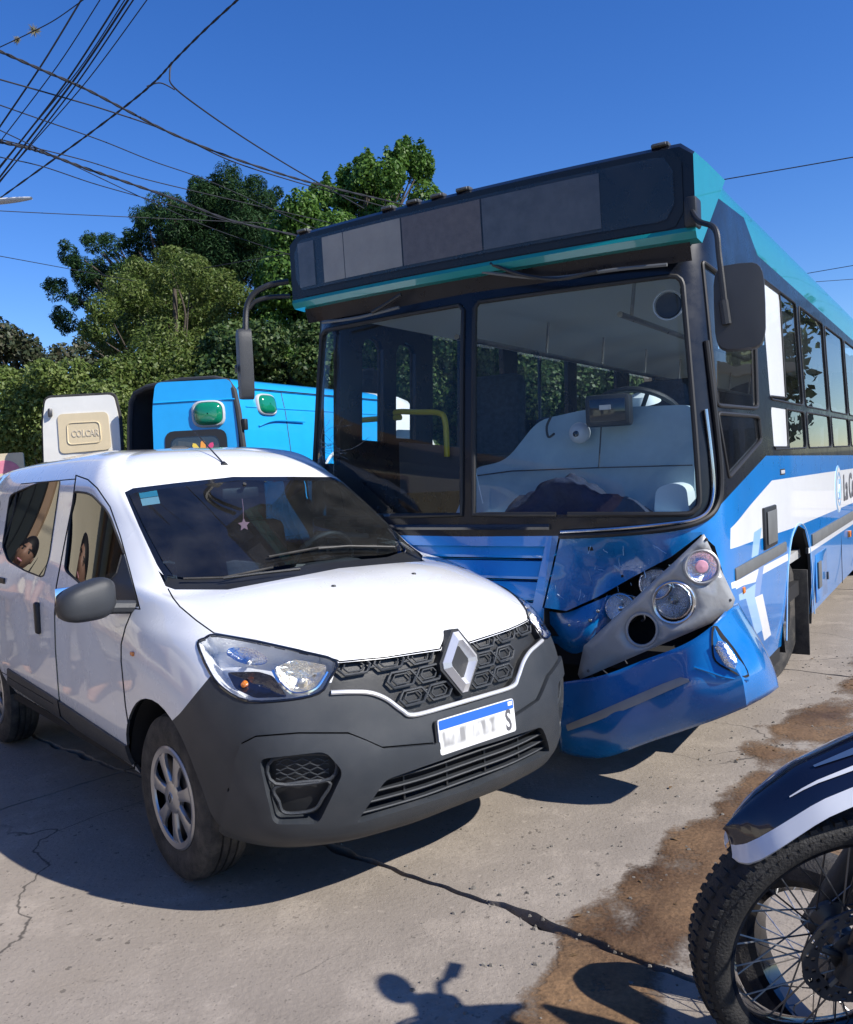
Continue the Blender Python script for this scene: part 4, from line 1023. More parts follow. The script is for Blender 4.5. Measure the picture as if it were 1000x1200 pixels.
# ================================================================== the blue city bus
def build_bus():
    T = thing('city_bus', 'blue and teal city bus with its front corner torn open', 'bus', BUS.loc, BUS.yaw)
    T.rotation_euler = (BUS.m.to_euler())
    B = BUS
    rings = [(.38, 1.215, .10), (.55, 1.235, .13), (.80, 1.25, .15), (1.05, 1.25, .15), (1.25, 1.25, .135), (1.38, 1.25, .12), (1.60, 1.25, .10), (1.9, 1.238, .07), (2.2, 1.225, .04),
             (2.5, 1.212, .0), (2.66, 1.207, -.03), (2.78, 1.20, -.06), (2.88, 1.197, -.09), (2.98, 1.185, -.13), (3.06, 1.14, -.20), (3.10, 1.03, -.32), (3.13, .8, -.45), (3.145, .4, -.62), (3.15, .0, -.75)]
    cols = [(0, 0), (-.004, .25), (-.014, .5), (-.034, .75), (-.058, .93), (-.085, 1.05), (-.12, 1.14), (-.175, 1.205), (-.25, 1.238), (-.37, 1.25)]
    sx = [-.8, -1.3, -2.25, -3.2, -5, -7, -9, -10.6]
    C = []
    for z, yw, xf in rings:
        r = [(xf + a, b * yw / 1.25, z) for a, b in cols] + [(x + min(0, xf) * (1 if x > -1 else 0), yw, z) for x in sx]
        C.append(r)
    # side is the +y half: keep normals outwards by flipping ring order later
    G = cage_surface(C, .05, .06)
    # crash: push in and crumple the lower corner of the front
    rnd = random.Random(3)
    for i in range(G.shape[0]):
        for j in range(G.shape[1]):
            x, y, z = G[i, j]
            if x > -.45 and y > .42 and .3 < z < 1.26:
                w = min(1, (y - .42) / .2) * min(1, (1.27 - z) / .18) * (1 if x > -.2 else max(0, (x + .45) / .25))
                tri = lambda q: abs((q % 2) - 1) - .5
                d = .055 + .060 * tri(2.6 * y + 1.9 * z) + .036 * tri(5.3 * y - 4.1 * z + .4) + .012 * math.sin(9 * y + 6 * z) + .010 * math.sin(21 * y - 13 * z) + .006 * math.sin(37 * y + 29 * z) + .05 * max(0, math.sin(5.2 * (y - .45) + 2.2 * (1.2 - z)))
                G[i, j] = (x - d * w, y, z + .01 * w * math.sin(17 * y))
    G = G[:, ::-1]          # so that normals look outwards on the +y side
    S = Skin(G, B)
    XZ = ((1, 0, 0), (0, 0, 1)); YZ = ((0, 1, 0), (0, 0, 1))
    ALL = lambda c: True
    LEFT = lambda c: c.y > .9 and c.x < -.2
    # black window band round front and side
    S.cut_px('window_band', [(400, 640), (520, 629), (655, 628), (760, 622), (815, 614), (836, 602), (848, 588), (898, 534), (1000, 533.5), (1110, 540), (1110, 502), (1000, 399), (888, 299), (872, 255), (817, 213), (806, 240), (800, 258), (400, 330)], lambda c: c.z > 1.0 and c.x > -9)
    S.cut_ax('window_band', [(-6, 1.575), (-10.4, 1.575), (-10.4, 2.73), (-6, 2.73)], *XZ, LEFT)
    # windscreen panes
    S.cut_px('windscreen', round_poly([(480, 366), (640, 343), (799, 322), (806, 400), (815, 510), (821, 603), (480, 603)], [0, 0, 14, 30, 30, 22, 0], 6), lambda c: c.x > -.4 and c.z > 1.2, ['window_band'])
    S.cut_ax('window_band', [(-.1, 1.2), (.035, 1.2), (.035, 2.7), (-.1, 2.7)], *YZ, lambda c: c.x > -.4 and c.z > 1.2, ['windscreen'])
    # side glass
    S.cut_px('driver_window', round_poly([(823, 306), (884, 352), (888, 479), (840, 475)], 5), lambda c: c.y > 1.0, ['window_band'])
    S.cut_px('driver_quarter', round_poly([(841, 484), (889, 488), (892, 517), (854, 560)], 4), lambda c: c.y > 1.0, ['window_band'])
    wins = [(-1.46 - 1.30 * k, -1.46 - 1.30 * k - 1.19) for k in range(7)]
    for a, b in wins:
        S.cut_ax('side_window', round_poly([(a, 1.93), (b, 1.93), (b, 2.665), (a, 2.665)], .06), *XZ, LEFT, ['window_band'])
        S.cut_ax('lower_window', round_poly([(a, 1.625), (b, 1.625), (b, 1.885), (a, 1.885)], .05), *XZ, LEFT, ['window_band'])
    S.cut_px('film_or_reflection', [(885, 322), (914, 344), (921, 466), (902, 464), (885, 460)], LEFT, ['side_window']); S.cut_px('film_or_reflection', [(895, 470), (921, 470), (924, 524), (895, 524)], LEFT, ['lower_window'])  # white sheet stands for a pale wall mirrored in the first panes
    # wheel arches
    arch = [(-1.66, .2), (-1.69, .55), (-1.78, .84), (-1.96, 1.03), (-2.22, 1.10), (-2.48, 1.05), (-2.66, .88), (-2.75, .6), (-2.77, .2)]
    S.cut_ax('arch', arch, *XZ, LEFT)
    S.cut_ax('arch', [(x - 5.9, z) for x, z in arch], *XZ, LEFT)
    # livery on the side
    S.cut_ax('white_band', [(-.27, 1.145), (-.285, 1.245), (-1.36, 1.44), (-3, 1.425), (-5.6, 1.40), (-10.5, 1.36), (-10.5, 1.06), (-5.5, 1.065), (-2.0, 1.10)], *XZ, LEFT, ['body'])
    S.cut_ax('low_blue', [(-2.3, .2), (-10.6, .2), (-10.6, .90), (-2.3, .90)], *XZ, LEFT, ['body'])
    S.cut_ax('white_line', [(-.34, .935), (-1.80, .91), (-1.80, .955), (-.34, .975)], *XZ, LEFT, ['body'])
    S.cut_ax('white_line', [(-2.6, .865), (-10.5, .845), (-10.5, .89), (-2.6, .905)], *XZ, LEFT)
    for nm, P in (('sky_mark', [(881, 654), (884, 624), (893, 618), (889, 650)]), ('white_mark', [(857, 683), (889, 670), (886, 682), (858, 690)]), ('sky_mark', [(866, 697), (886, 684), (885, 698), (867, 704)]),
                  ('lilac_mark', [(886, 684), (890, 664), (896, 660), (891, 697), (885, 699)]), ('sky_mark', [(874, 700), (884, 695), (894, 738), (886, 744)]), ('white_mark', [(885, 700), (894, 696), (904, 744), (896, 751)])):
        S.cut_px(nm, P, LEFT, ['body', 'white_line', 'white_band'])
    # torn cavity at the head lamps and the panel joint
    FRT = lambda c: c.x > -.42 and c.z < 1.3
    S.cut_px('cavity', [(638, 712), (664, 716), (700, 700), (742, 676), (786, 653), (822, 626), (838, 640), (858, 705), (838, 730), (845, 800), (690, 860), (630, 860)], FRT, ['body'])
    S.stroke_px('gap', [(656, 629), (648, 665), (637, 712)], 2.2, FRT, ['body'])
    S.cut_ax('louvre_opening', [(-.1, .78), (.34, .78), (.44, 1.19), (-.1, 1.19)], *YZ, FRT, ['body'])
    S.cut_ax('dented_panel', [(.3, .2), (1.18, .2), (1.18, 1.26), (.48, 1.26)], *YZ, lambda c: c.x > -.26 and c.z < 1.27, ['body'])
    for f in S.bm.faces:
        if f[S.lay] == 0:
            c = f.calc_center_median()
            if c.z > 2.0: f[S.lay] = S.part('roof_shell')
    def sh(name, src, mt, mirror=None, thick=.02, off=0., inner='interior_dark', parent=T):
        V, F, N = S.get(src, off)
        if not F: print('EMPTY', src); return None
        o = shell(name, V, F, N, mt, inner, thick, parent, seam=True)
        if mirror:
            V, F, N = S.get(src, off, mirror if callable(mirror) else None)
            V2, F2 = mir(V, F); shell(name, V2, F2, [Vector((n.x, -n.y, n.z)) for n in N], mt, inner, thick, parent, seam=True)
        return o
    FRONT = lambda c: c.x > -.20
    sh('lower_body', 'body', 'bus_blue', FRONT)
    sh('roof', 'roof_shell', 'bus_teal', True, inner='ceiling_grey')
    sh('window_surround', 'window_band', 'bus_black', FRONT, .03)
    sh('windscreen', 'windscreen', 'glass_bus', True, 0, -.004, None)
    V, F, N = S.get('side_window')
    for part, nm in (('driver_window', 'driver_window'), ('driver_quarter', 'driver_quarter_window')):
        sh(nm, part, 'glass_bus_side', None, 0, -.006, None)
    for k, (a, b) in enumerate(wins):
        for src in ('side_window', 'lower_window'):
            V, F, N = S.get(src, -.006, lambda c: b - .02 < c.x < a + .02)
            if F:
                o = shell('side_window', V, F, N, 'glass_bus_side', None, 0, T)
                for L in bloops(F): MB().tube([V[i] + N[i] * .006 for i in L[::2]], .007, 6, closed=True).build('window_seal', 'seal_black', o)
    for src in ('driver_window', 'driver_quarter'):
        V, F, N = S.get(src)
        for L in bloops(F):
            MB().tube([V[i] for i in L], .011, 8, closed=True).build('window_seal', 'seal_black', T)
    sh('film_or_reflection', 'film_or_reflection', 'bus_white', None, .004, -.004)
    sh('white_stripe', 'white_band', 'bus_white', None); sh('lower_skirt', 'low_blue', 'bus_blue_low', None); sh('white_line', 'white_line', 'bus_white', None)
    sh('livery_mark', 'sky_mark', 'bus_sky'); sh('livery_mark', 'white_mark', 'bus_white'); sh('livery_mark', 'lilac_mark', 'bus_lilac')
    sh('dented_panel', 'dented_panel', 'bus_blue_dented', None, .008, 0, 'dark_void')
    # windscreen seals: dark all round, a bright lip along the lower driver corner
    V, F, N = S.get('windscreen')
    for L in bloops(F):
        P = [V[i] + N[i] * .004 for i in L if V[i].y > .02]
        # rotate the list so that it starts after the longest jump
        j = max(range(len(P)), key=lambda i: (P[i] - P[i - 1]).length); P = P[j:] + P[:j]
        for sgn in (1, -1): MB().tube([(p.x, sgn * p.y, p.z) for p in P[::2]], .013, 8).build('windscreen_seal', 'seal_black', T)
    lipc = [S.hit(*p, off=.012) for p in ((658, 623), (720, 619), (780, 614), (812, 609), (829, 598), (834, 575), (832, 540), (826, 480))]
    MB().tube(spline([p for p in lipc if p], 6), .009, 8).build('bright_lip', 'satin_chrome', T)
    MB().tube(spline([p for p in [S.hit(*p, off=.01) for p in ((656, 628), (720, 625), (790, 619), (826, 608), (840, 590), (843, 560), (838, 500), (826, 400))] if p], 5), .014, 8).build('outer_seal', 'seal_black', T)
    z0 = S.hit(600, 622).z
    for y0, y1, nm in ((-1.0, .47, 'trim_strip'),):
        MB().tube([(S.hitdir((1, abs(y), z0 + .02), (-1, 0, 0)).x + .006, y, z0 + .02) for y in [y0 + (y1 - y0) * i / 20 for i in range(21)]], .016, 6).build(nm, 'gloss_black', T)
    # louvred centre panel: sunk dark box behind, four blue boards, mirrored across
    mb = MB()
    for sgn in (1, -1):
        pass
    MB().box((.02, -.06, .97), (.04, 1.2, .5)).build('louvre_backing', 'dark_void', T)
    for sgn in (1, -1):
        for k in range(4):
            z = .85 + k * .108
            P = []
            for i in range(7):
                y = .0 + (.40 + .024 * k) * i / 6
                xx = S.hitdir((1, max(.005, y), 1.22), (-1, 0, 0)).x - .008
                P.append([(xx - .055, sgn * y, z + .05), (xx - .02, sgn * y, z + .045), (xx, sgn * y, z - .032), (xx - .004, sgn * y, z - .045), (xx - .05, sgn * y, z - .03)])
            MB().grid([r + r[:1] for r in P]).build('louvre', 'bus_blue', T, angle=30)
    # ------------------------------------------------ destination box over the windscreen
    def sgx(y): return .075 - .055 * abs(y / 1.2) ** 2.2
    prof = [(y, sgx(y)) for y in [-1.215 + 2.43 * i / 40 for i in range(41)]]
    zb, zt = 2.615, 3.045
    def sect(y, x):    # cross-section of the box at y
        return [(x - .60, zt + .034), (x - .25, zt + .030), (x - .02, zt + .016), (x + .008, zt - .008), (x + .004, zb + .05), (x + .010, zb + .03), (x - .01, zb), (x - .10, zb - .006)]
    P = []
    for y, x in prof:
        e = 1 - max(0, (abs(y) - 1.15) / .065) ** 2 * .22
        P.append([(a, y, 2.83 + (z - 2.83) * (e if z > 2.83 else 1) ) for a, z in sect(y, x)])
    DB = MB().grid([r[:5] for r in P]).build('destination_box', 'bus_black', T, angle=40)
    lipb = MB().grid([r[4:] for r in P])
    for end in (P[0], P[-1]): lipb.add(end, [tuple(range(len(end)))])
    lipb.build('box_lip', 'bus_teal', DB, angle=40)
    def face(y, z, off=0.): return Vector((sgx(y) + (z - zb) * .03 - .002 + off, y, z))
    frm = round_poly([(-1.185, zb + .055), (1.165, zb + .055), (1.165, zt - .012), (-1.185, zt - .012)], [.06, .06, .09, .09], 6)
    def strip(name, y0, y1, za, zc, off, mt, parent, n=24):
        MB().grid([[face(y0 + (y1 - y0) * i / n, za + (zc - za) * j / 3, off) for j in range(4)] for i in range(n + 1)]).build(name, mt, parent)
    # black frame with rounded ends, glass in front of panels
    def outline(ins, off):
        out = []
        for (y, z) in round_poly([(-1.185 + ins, zb + .055 + ins), (1.165 - ins, zb + .055 + ins), (1.165 - ins, zt - .012 - ins), (-1.185 + ins, zt - .012 - ins)], .07, 6): out.append(face(y, z, off))
        return out
    def sheet(ins, off, name, mt, parent):
        ys = [-1.185 + ins + (2.35 - 2 * ins) * i / 60 for i in range(61)]; rows = []
        for y in ys:
            d = max(0, .07 - min(y - ys[0], ys[-1] - y)); k = .07 - math.sqrt(max(0, .07 ** 2 - d ** 2))
            a, b = zb + .055 + ins + k, zt - .012 - ins - k
            rows.append([face(y, a + (b - a) * j / 6, off) for j in range(7)])
        return MB().grid(rows).build(name, mt, parent, angle=60)
    sheet(0, .010, 'sign_frame', 'bus_black', DB)
    sheet(.035, .030, 'sign_glass', 'glass_sign', DB)
    for (y0, y1, mt) in ((-1.13, -1.0, 'sign_slate'), (-.93, -.77, 'sign_beige'), (-.765, -.36, 'sign_beige'), (-.35, .14, 'sign_brown'), (.15, .78, 'sign_slate')):  # panel colours stand for the sunlit house mirrored in the sign glass
        strip('reflection_panel', y0, y1, zb + .11, zt - .06, .018, mt, DB)
    for y in (-1.12, -.47, -.30, -.14, .02, 1.06):
        x = sgx(y) - .035
        m_ = MB().box((x, y, zt + .026), (.05, .085, .022), bev=.008).build('marker_light', 'marker_dark', T)
        MB().box((x + .03, y, zt + .026), (.012, .065, .014), bev=.004).build('lens', 'moulding_grey', m_)
    # header under the box
    MB().grid([[(sgx(y) - .055 - .03 * j, y, 2.62 - .09 * j) for j in range(2)] for y in [-1.17 + 2.34 * i / 20 for i in range(21)]]).build('header', 'bus_black', T)
    # ------------------------------------------------ wipers hung from above
    def px3(pts, x): return [B.un(px, py, 'x', x) for px, py in pts]
    for arm, blade in (([(575, 309), (612, 322), (655, 327), (700, 318)], [(560, 318), (640, 326), (720, 316), (782, 310)]), ([(470, 345), (450, 358), (436, 366)], [(378, 378), (420, 372), (468, 360)])):
        MB().tube(spline(px3(arm, .075), 5), .010, 6).build('wiper_arm', 'black_plastic', T)
        MB().tube(spline(px3(blade, .06), 5), .009, 6).build('wiper_blade', 'moulding_grey', T)
    # ------------------------------------------------ mirrors
    def housing(name, c, w, h, d, yaw, mt='mirror_plastic'):
        M = Matrix.Translation(c) @ Matrix.Rotation(yaw, 4, 'Z'); P = []
        for i in range(13):
            u = -1 + 2 * i / 12; k = (1 - abs(u) ** 6) ** (1 / 3); row = []
            for q in range(24):
                t = 2 * math.pi * q / 24; a, b = math.cos(t), math.sin(t)
                a = abs(a) ** .45 * math.copysign(1, a); b = abs(b) ** .45 * math.copysign(1, b)
                row.append(M @ Vector((d * (u if u > 0 else u * .35), a * w * (.80 + .20 * k if u > 0 else 1) * (k if abs(u) > .9 else 1), b * h * (.84 + .16 * k if u > 0 else 1) * (k if abs(u) > .9 else 1))))
            P.append(row + row[:1])
        o = MB().grid(P); o.add([P[-1][q] for q in range(24)], [tuple(range(24))]); o.add([P[0][q] for q in range(24)], [tuple(range(24))])
        return o.build(name, mt, T, angle=50, weld=1e-5)
    cR = B.un(867, 361, 'x', .16)
    mR = housing('wing_mirror', cR, .105, .185, .07, R(12))
    arm = [B.un(*p, 'x', x) for *p, x in ((806, 236, -.05), (818, 258, .12), (838, 268, .22), (843, 300, .235), (849, 350, .235), (851, 376, .235))]
    MB().tube(spline(arm, 6), .013, 8).build('mirror_arm', 'black_plastic', mR)
    MB().box(B.un(812, 250, 'x', 0.0), (.10, .06, .14), bev=.015).build('mirror_bracket', 'black_plastic', mR)
    MB().tube([B.un(848, 352, 'x', .24), B.un(852, 380, 'x', .24)], .02, 8).build('mirror_clamp', 'black_plastic', mR)
    MB().box(cR + Vector((-.03, -.006, 0)), (.004, .19, .33), R(12)).build('mirror_glass', 'chrome', mR)
    cL = B.un(291, 427, 'x', .16)
    mL = housing('wing_mirror', cL, .075, .215, .07, R(-38))
    arm = [B.un(*p, 'x', x) for *p, x in ((338, 330, .0), (316, 334, .08), (297, 345, .14), (289, 362, .17), (288, 390, .19), (287, 415, .2))]
    MB().tube(spline(arm, 6), .018, 8).build('mirror_arm', 'black_plastic', mL)
    MB().tube(spline([B.un(*p, 'x', x) for *p, x in ((340, 347, .0), (318, 348, .07), (300, 353, .13), (291, 362, .16))], 5), .014, 8).build('mirror_stay', 'black_plastic', mL)
    e = cL + Matrix.Rotation(R(-38), 3, 'Z') @ Vector((.075, .02, -.03))
    MB().lathe([(.0, .004), (.012, .004), (.016, .01), (.024, .008), (.026, 0)], e, Matrix.Rotation(R(-38), 3, 'Z') @ Vector((1, 0, 0)), 16).build('mirror_knob', 'black_plastic', mL)
    # ------------------------------------------------ crash damage: lamps, bezel, bumper
    # inner metalwork behind the torn skin
    V, F, N = S.get('cavity')
    k = len(V); inn = [Vector((v.x - .20, v.y * .98, v.z)) for v in V]
    MB().add(inn, F, 0).add(list(V) + inn, [(a, b, k + b, k + a) for a, b in boundary_edges(F)], 0).build('lamp_cavity', ['dark_void'], T, fixn=False)
    P = [[B.un(px, py, 'x', x) for px, py, x in row] for row in (
        ((642, 716, .06), (664, 718, .05), (690, 708, .03), (716, 697, -.02)),
        ((644, 730, .04), (668, 734, .075), (694, 728, .05), (718, 722, -.04)),
        ((646, 748, .0), (672, 752, .06), (698, 748, .02), (714, 744, -.06)),
        ((652, 768, -.06), (676, 766, .0), (700, 760, -.04), (712, 756, -.1)))]
    Gd = cage_surface([[tuple(p) for p in r] for r in P], .03, .03)
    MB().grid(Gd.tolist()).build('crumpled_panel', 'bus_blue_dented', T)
    for px, py in ((668, 733), (692, 727), (701, 716)):
        MB().lathe([(0, .006), (.008, .004), (.010, 0)], B.un(px, py, 'x', .07), (1, 0, 0), 12).build('bolt', 'steel', T)
    def lamp(px, py, x, r, d):
        c = B.un(px, py, 'x', x); ax = Vector(d).normalized()
        o = MB().lathe([(r * 1.08, -.05), (r * 1.08, .012), (r, .016), (r * .97, .006), (r * .8, -.02), (r * .4, -.05), (.0, -.06)], c, ax, 32).build('head_lamp', ['reflector'], T)
        MB().lathe([(0, .022), (r * .5, .018), (r, .008)], c, ax, 28).build('lamp_glass', 'glass_lens', o)
        MB().lathe([(0, .012), (.013, .008), (.016, -.04)], c, ax, 14).build('bulb', 'satin_chrome', o)
        MB().lathe([(r * 1.08, .0), (r * 1.13, .0), (r * 1.13, -.06), (r * 1.0, -.09), (0, -.1)], c, ax, 28).build('lamp_bowl', 'black_plastic', o)
    lamp(728, 713, .0, .070, (1, .05, .1)); lamp(768, 684, -.02, .070, (1, .2, .1)); lamp(789, 704, -.05, .082, (1, .25, .05))
    # bezel plate hangs across the corner: three holes
    bp = [(825, 626), (861, 702), (858, 711), (836, 729), (760, 762), (681, 796), (678, 790), (685, 757)]
    holes = [(822.5, 664, 17, 18), (790, 706, 24, 24), (752.5, 738, 18, 19)]
    def bez(px, py, off=0.):
        # plane fitted through the plate: nearer at the middle, turned back round the corner
        x = .20 - .14 * max(0, (px - 780) / 80) ** 2 - .03 * max(0, (720 - px) / 60)
        return B.un(px, py, 'x', x + off)
    bm2 = bmesh.new(); ring_loops = []
    outer = []
    for i in range(len(bp)):
        a, b = bp[i], bp[(i + 1) % len(bp)]; n = max(2, int(math.dist(a, b) / 7))
        outer += [(a[0] + (b[0] - a[0]) * t / n, a[1] + (b[1] - a[1]) * t / n) for t in range(n)]
    loops = [outer] + [[(hx + rx * math.cos(2 * math.pi * t / 28), hy + ry * math.sin(2 * math.pi * t / 28)) for t in range(28)] for hx, hy, rx, ry in holes]
    es = []
    for L in loops:
        vv = [bm2.verts.new((x, y, 0)) for x, y in L]; es += [bm2.edges.new((vv[i], vv[(i + 1) % len(vv)])) for i in range(len(vv))]
    bmesh.ops.triangle_fill(bm2, use_beauty=True, use_dissolve=False, edges=es)
    for f in [f for f in bm2.faces if any(((f.calc_center_median().x - hx) / rx) ** 2 + ((f.calc_center_median().y - hy) / ry) ** 2 < .9 for hx, hy, rx, ry in holes)]: bm2.faces.remove(f)
    bmesh.ops.subdivide_edges(bm2, edges=[e for e in bm2.edges if e.calc_length() > 14 and len(e.link_faces) == 2], cuts=1, use_grid_fill=True)
    bmesh.ops.triangulate(bm2, faces=bm2.faces)
    bm2.verts.index_update(); V = [bez(v.co.x, v.co.y) for v in bm2.verts]; F = [tuple(v.index for v in f.verts) for f in bm2.faces]; bm2.free()
    bo = MB().add(V, F).build('lamp_bezel', ['bezel_grey'], T, angle=50)
    md = bo.modifiers.new('Solidify', 'SOLIDIFY'); md.thickness = .012; md.offset = 0
    for hx, hy, rx, ry in holes[1:]:
        MB().tube([bez(hx + rx * math.cos(t), hy + ry * math.sin(t), .006) for t in [2 * math.pi * q / 30 for q in range(30)]], .007, 6, closed=True).build('hole_rim', 'satin_chrome' if rx > 20 else 'bezel_grey', bo)
    c = bez(822.5, 664, .004); ax = Vector((.9, .42, .05)).normalized()
    MB().lathe([(.082, -.03), (.082, .004), (.074, .010), (.068, .004)], c, ax, 30).build('indicator_rim', 'bezel_grey', bo)
    MB().lathe([(.068, .004), (.06, .012), (.04, .018), (0, .022)], c, ax, 30).build('indicator_lens', 'glass_lens', bo)
    MB().lathe([(.066, .0), (.05, -.01), (.028, -.018), (.026, .0), (.0, .008)], c, ax, 30).build('indicator_lamp', 'reflector', bo)
    MB().lathe([(.030, .0), (.026, .012), (.0, .016)], c, ax, 16).build('indicator_bulb', 'pink', bo)
    for px, py in ((828, 632), (856, 703), (690, 786)):
        MB().lathe([(0, .012), (.006, .011), (.008, .006)], bez(px, py), (1, .2, 0), 10).build('screw', 'dark_steel', bo)
    # bumper: wraps the corner and flares out at its torn tip
    rows = [
        [(655, 800, .16), (700, 793, .26), (760, 772, .30), (812, 750, .31), (836, 733, .27), (852, 714, .06), (864, 707, -.16)],
        [(655, 826, .18), (702, 818, .28), (763, 800, .325), (816, 778, .335), (846, 762, .30), (868, 742, .10), (882, 738, -.12)],
        [(655, 850, .19), (704, 846, .30), (765, 826, .345), (822, 806, .36), (868, 793, .33), (888, 774, .16), (899, 768, -.06)],
        [(656, 868, .16), (703, 870, .28), (767, 850, .33), (826, 829, .345), (872, 812, .32), (895, 797, .17), (908, 792, -.01)],
        [(658, 880, .10), (701, 888, .22), (766, 867, .28), (828, 846, .30), (874, 828, .28), (897, 816, .16), (911, 806, .02)]]
    ctrl = [[tuple(B.un(px, py, 'x', x)) for px, py, x in r] for r in rows]
    Ga = cage_surface([r[:5] for r in ctrl], .025, .025); Gc = cage_surface([r[4:] for r in ctrl], .025, .025)
    m_ = min(Ga.shape[0], Gc.shape[0])
    if Ga.shape[0] != Gc.shape[0]:
        L_ = max(Ga.shape[0], Gc.shape[0])
        def rs(G_): return np.array([[ [np.interp(i / (L_ - 1) * (G_.shape[0] - 1), np.arange(G_.shape[0]), G_[:, j, q]) for q in range(3)] for j in range(G_.shape[1])] for i in range(L_)])
        Ga, Gc = rs(Ga), rs(Gc)
    Gb = np.concatenate([Ga, Gc[:, 1:]], 1)
    for i in range(Gb.shape[0]):
        for j in range(Gb.shape[1]):
            p_ = Gb[i, j]; Gb[i, j, 0] += .006 * math.sin(14 * p_[1] + 5 * p_[2]) + .004 * math.sin(31 * p_[1] - 17 * p_[2])
    mb = MB().grid(Gb.tolist())
    bo = mb.build('front_bumper', ['bumper_shade_blue', 'dark_void'], T, angle=28)
    md = bo.modifiers.new('Solidify', 'SOLIDIFY'); md.thickness = .012; md.offset = 1 if False else 0
    btree = BVHTree.FromPolygons([tuple(p) for r in Gb.tolist() for p in r], [(i * Gb.shape[1] + j, (i + 1) * Gb.shape[1] + j, (i + 1) * Gb.shape[1] + j + 1, i * Gb.shape[1] + j + 1) for i in range(Gb.shape[0] - 1) for j in range(Gb.shape[1] - 1)])
    def bh(px, py, off):
        h = btree.ray_cast(B.eye, B.ray(px, py).normalized())
        if h[0] is None: return None
        n = h[1] if h[1].dot(B.eye - h[0]) > 0 else -h[1]; return h[0] + n * off
    # grey rubbing strip
    top = [(666, 849), (700, 835), (740, 818), (780, 801), (800, 794), (809, 796)]; bot = [(668, 856), (700, 845), (740, 829), (780, 812), (803, 802), (810, 799)]
    MB().grid([[bh(*a, .013), bh((a[0] + b[0]) / 2, (a[1] + b[1]) / 2, .016), bh(*b, .013)] for a, b in zip(top, bot)]).build('rubbing_strip', 'strip_grey', bo)
    # fog lamp pocket
    pk = [(836, 734), (846, 745), (864, 768), (876, 793), (858, 788), (838, 776), (834, 758)]
    pk = [q for q in smooth_poly(pk, 3)]
    pts = [bh(*q, .011) for q in pk]; pts = [p for p in pts if p]
    cpk = sum(pts, Vector()) / len(pts)
    MB().add(pts + [cpk - Vector((.03, 0, 0))], [(i, (i + 1) % len(pts), len(pts)) for i in range(len(pts))]).build('fog_lamp_pocket', 'dark_void', bo, angle=80)
    a, b = bh(841, 752, .016), bh(862, 784, .016)
    ax = (b - a).normalized(); sd_ = ax.cross(Vector((1, .3, 0))).normalized()
    P = []
    for t in range(9):
        u = t / 8; w = .026 * (1 - abs(2 * u - 1) ** 4) ** .5 + .002
        P.append([a.lerp(b, u) + sd_ * w * s_ + Vector((1, .35, 0)).normalized() * hgt for s_, hgt in ((-1, 0), (-.6, .012), (0, .016), (.6, .012), (1, 0))])
    MB().grid(P).build('fog_lamp', 'reflector', bo); MB().grid([[q + Vector((.006, .002, 0)) for q in r] for r in P]).build('fog_lamp_glass', 'glass_lens', bo)
    MB().tube(spline([p for p in [bh(*q, .014) for q in ((815, 782), (832, 788), (852, 794), (874, 797))] if p], 5), .005, 6).build('bumper_crease', 'bumper_shade_blue', bo)
    rs_ = random.Random(17)
    for k in range(26):
        x0, y0 = rs_.uniform(652, 790), rs_.uniform(636, 700); a_ = rs_.choice((rs_.uniform(.2, .7), rs_.uniform(1.2, 1.9))); L_ = rs_.uniform(4, 16); P = []
        for j in range(5):
            q_ = S.hit(x0 + math.cos(a_) * L_ * j / 4 + rs_.uniform(-.6, .6), y0 + math.sin(a_) * L_ * j / 4 + rs_.uniform(-.6, .6), .0015)
            if q_: P.append(q_)
        if len(P) > 3 and max((P[i + 1] - P[i]).length for i in range(len(P) - 1)) < .05: MB().tube(P, rs_.uniform(.0008, .0022), 4).build('scratch', 'bus_sky', T)
    for px, py, px2, py2 in ((700, 742, 712, 790), (718, 735, 735, 778), (742, 700, 752, 728), (690, 752, 700, 800)):
        a_ = q0 = B.un(px, py, 'x', .02); b_ = B.un(px2, py2, 'x', .06); MB().tube(spline([a_, a_.lerp(b_, .5) + Vector((.02, rs_.uniform(-.04, .04), -.03)), b_], 6), .005, 6).build('torn_wire', 'cable_black', T)
    # ------------------------------------------------ side fittings
    def side_box(x0, x1, z0_, z1, mt, name, t=.02, bev=.008, y=1.25):
        return MB().box(((x0 + x1) / 2, y + t / 2 - .004, (z0_ + z1) / 2), (abs(x1 - x0), t, z1 - z0_), bev=bev).build(name, mt, T)
    side_box(-.33, -1.70, .978, 1.042, 'moulding_grey', 'side_moulding', .018); side_box(-2.74, -7.55, .905, .992, 'moulding_grey', 'side_moulding', .018); side_box(-8.7, -10.5, .905, .992, 'moulding_grey', 'side_moulding', .018)
    hp = side_box(-1.05, -1.40, 1.055, 1.295, 'black_plastic', 'recessed_handle', .02)
    MB().box((-1.225, 1.272, 1.175), (.27, .006, .19), bev=.003).build('handle_plate', 'moulding_grey', hp)
    side_box(-.93 + .45, -.52, .89, .925, 'amber', 'side_marker', .02); side_box(-4.85, -4.95, .77, .83, 'amber', 'side_marker', .03)
    fl = side_box(-2.90, -3.45, .46, .82, 'bus_blue_low', 'service_flap', .008, .003); MB().box((-3.02, 1.262, .66), (.14, .012, .20), bev=.004).build('flap_latch', 'moulding_grey', fl)
    MB().box((-3.42, 1.262, .60), (.03, .014, .06), bev=.003).build('flap_hinge', 'dark_steel', fl)
    for i in range(5): side_box(-4.4 - i * 1.2, -4.41 - i * 1.2, .40, .84, 'dark_void', 'panel_joint', .004, 0, 1.2505)
    side_box(-1.0 - .62, -1.78, 1.462, 1.50, 'black_plastic', 'maker_plate', .006, .002)
    MB().box((-1.70, 1.2535, 1.481), (.12, .004, .022), bev=.001).build('maker_mark', 'plate_smear', T)
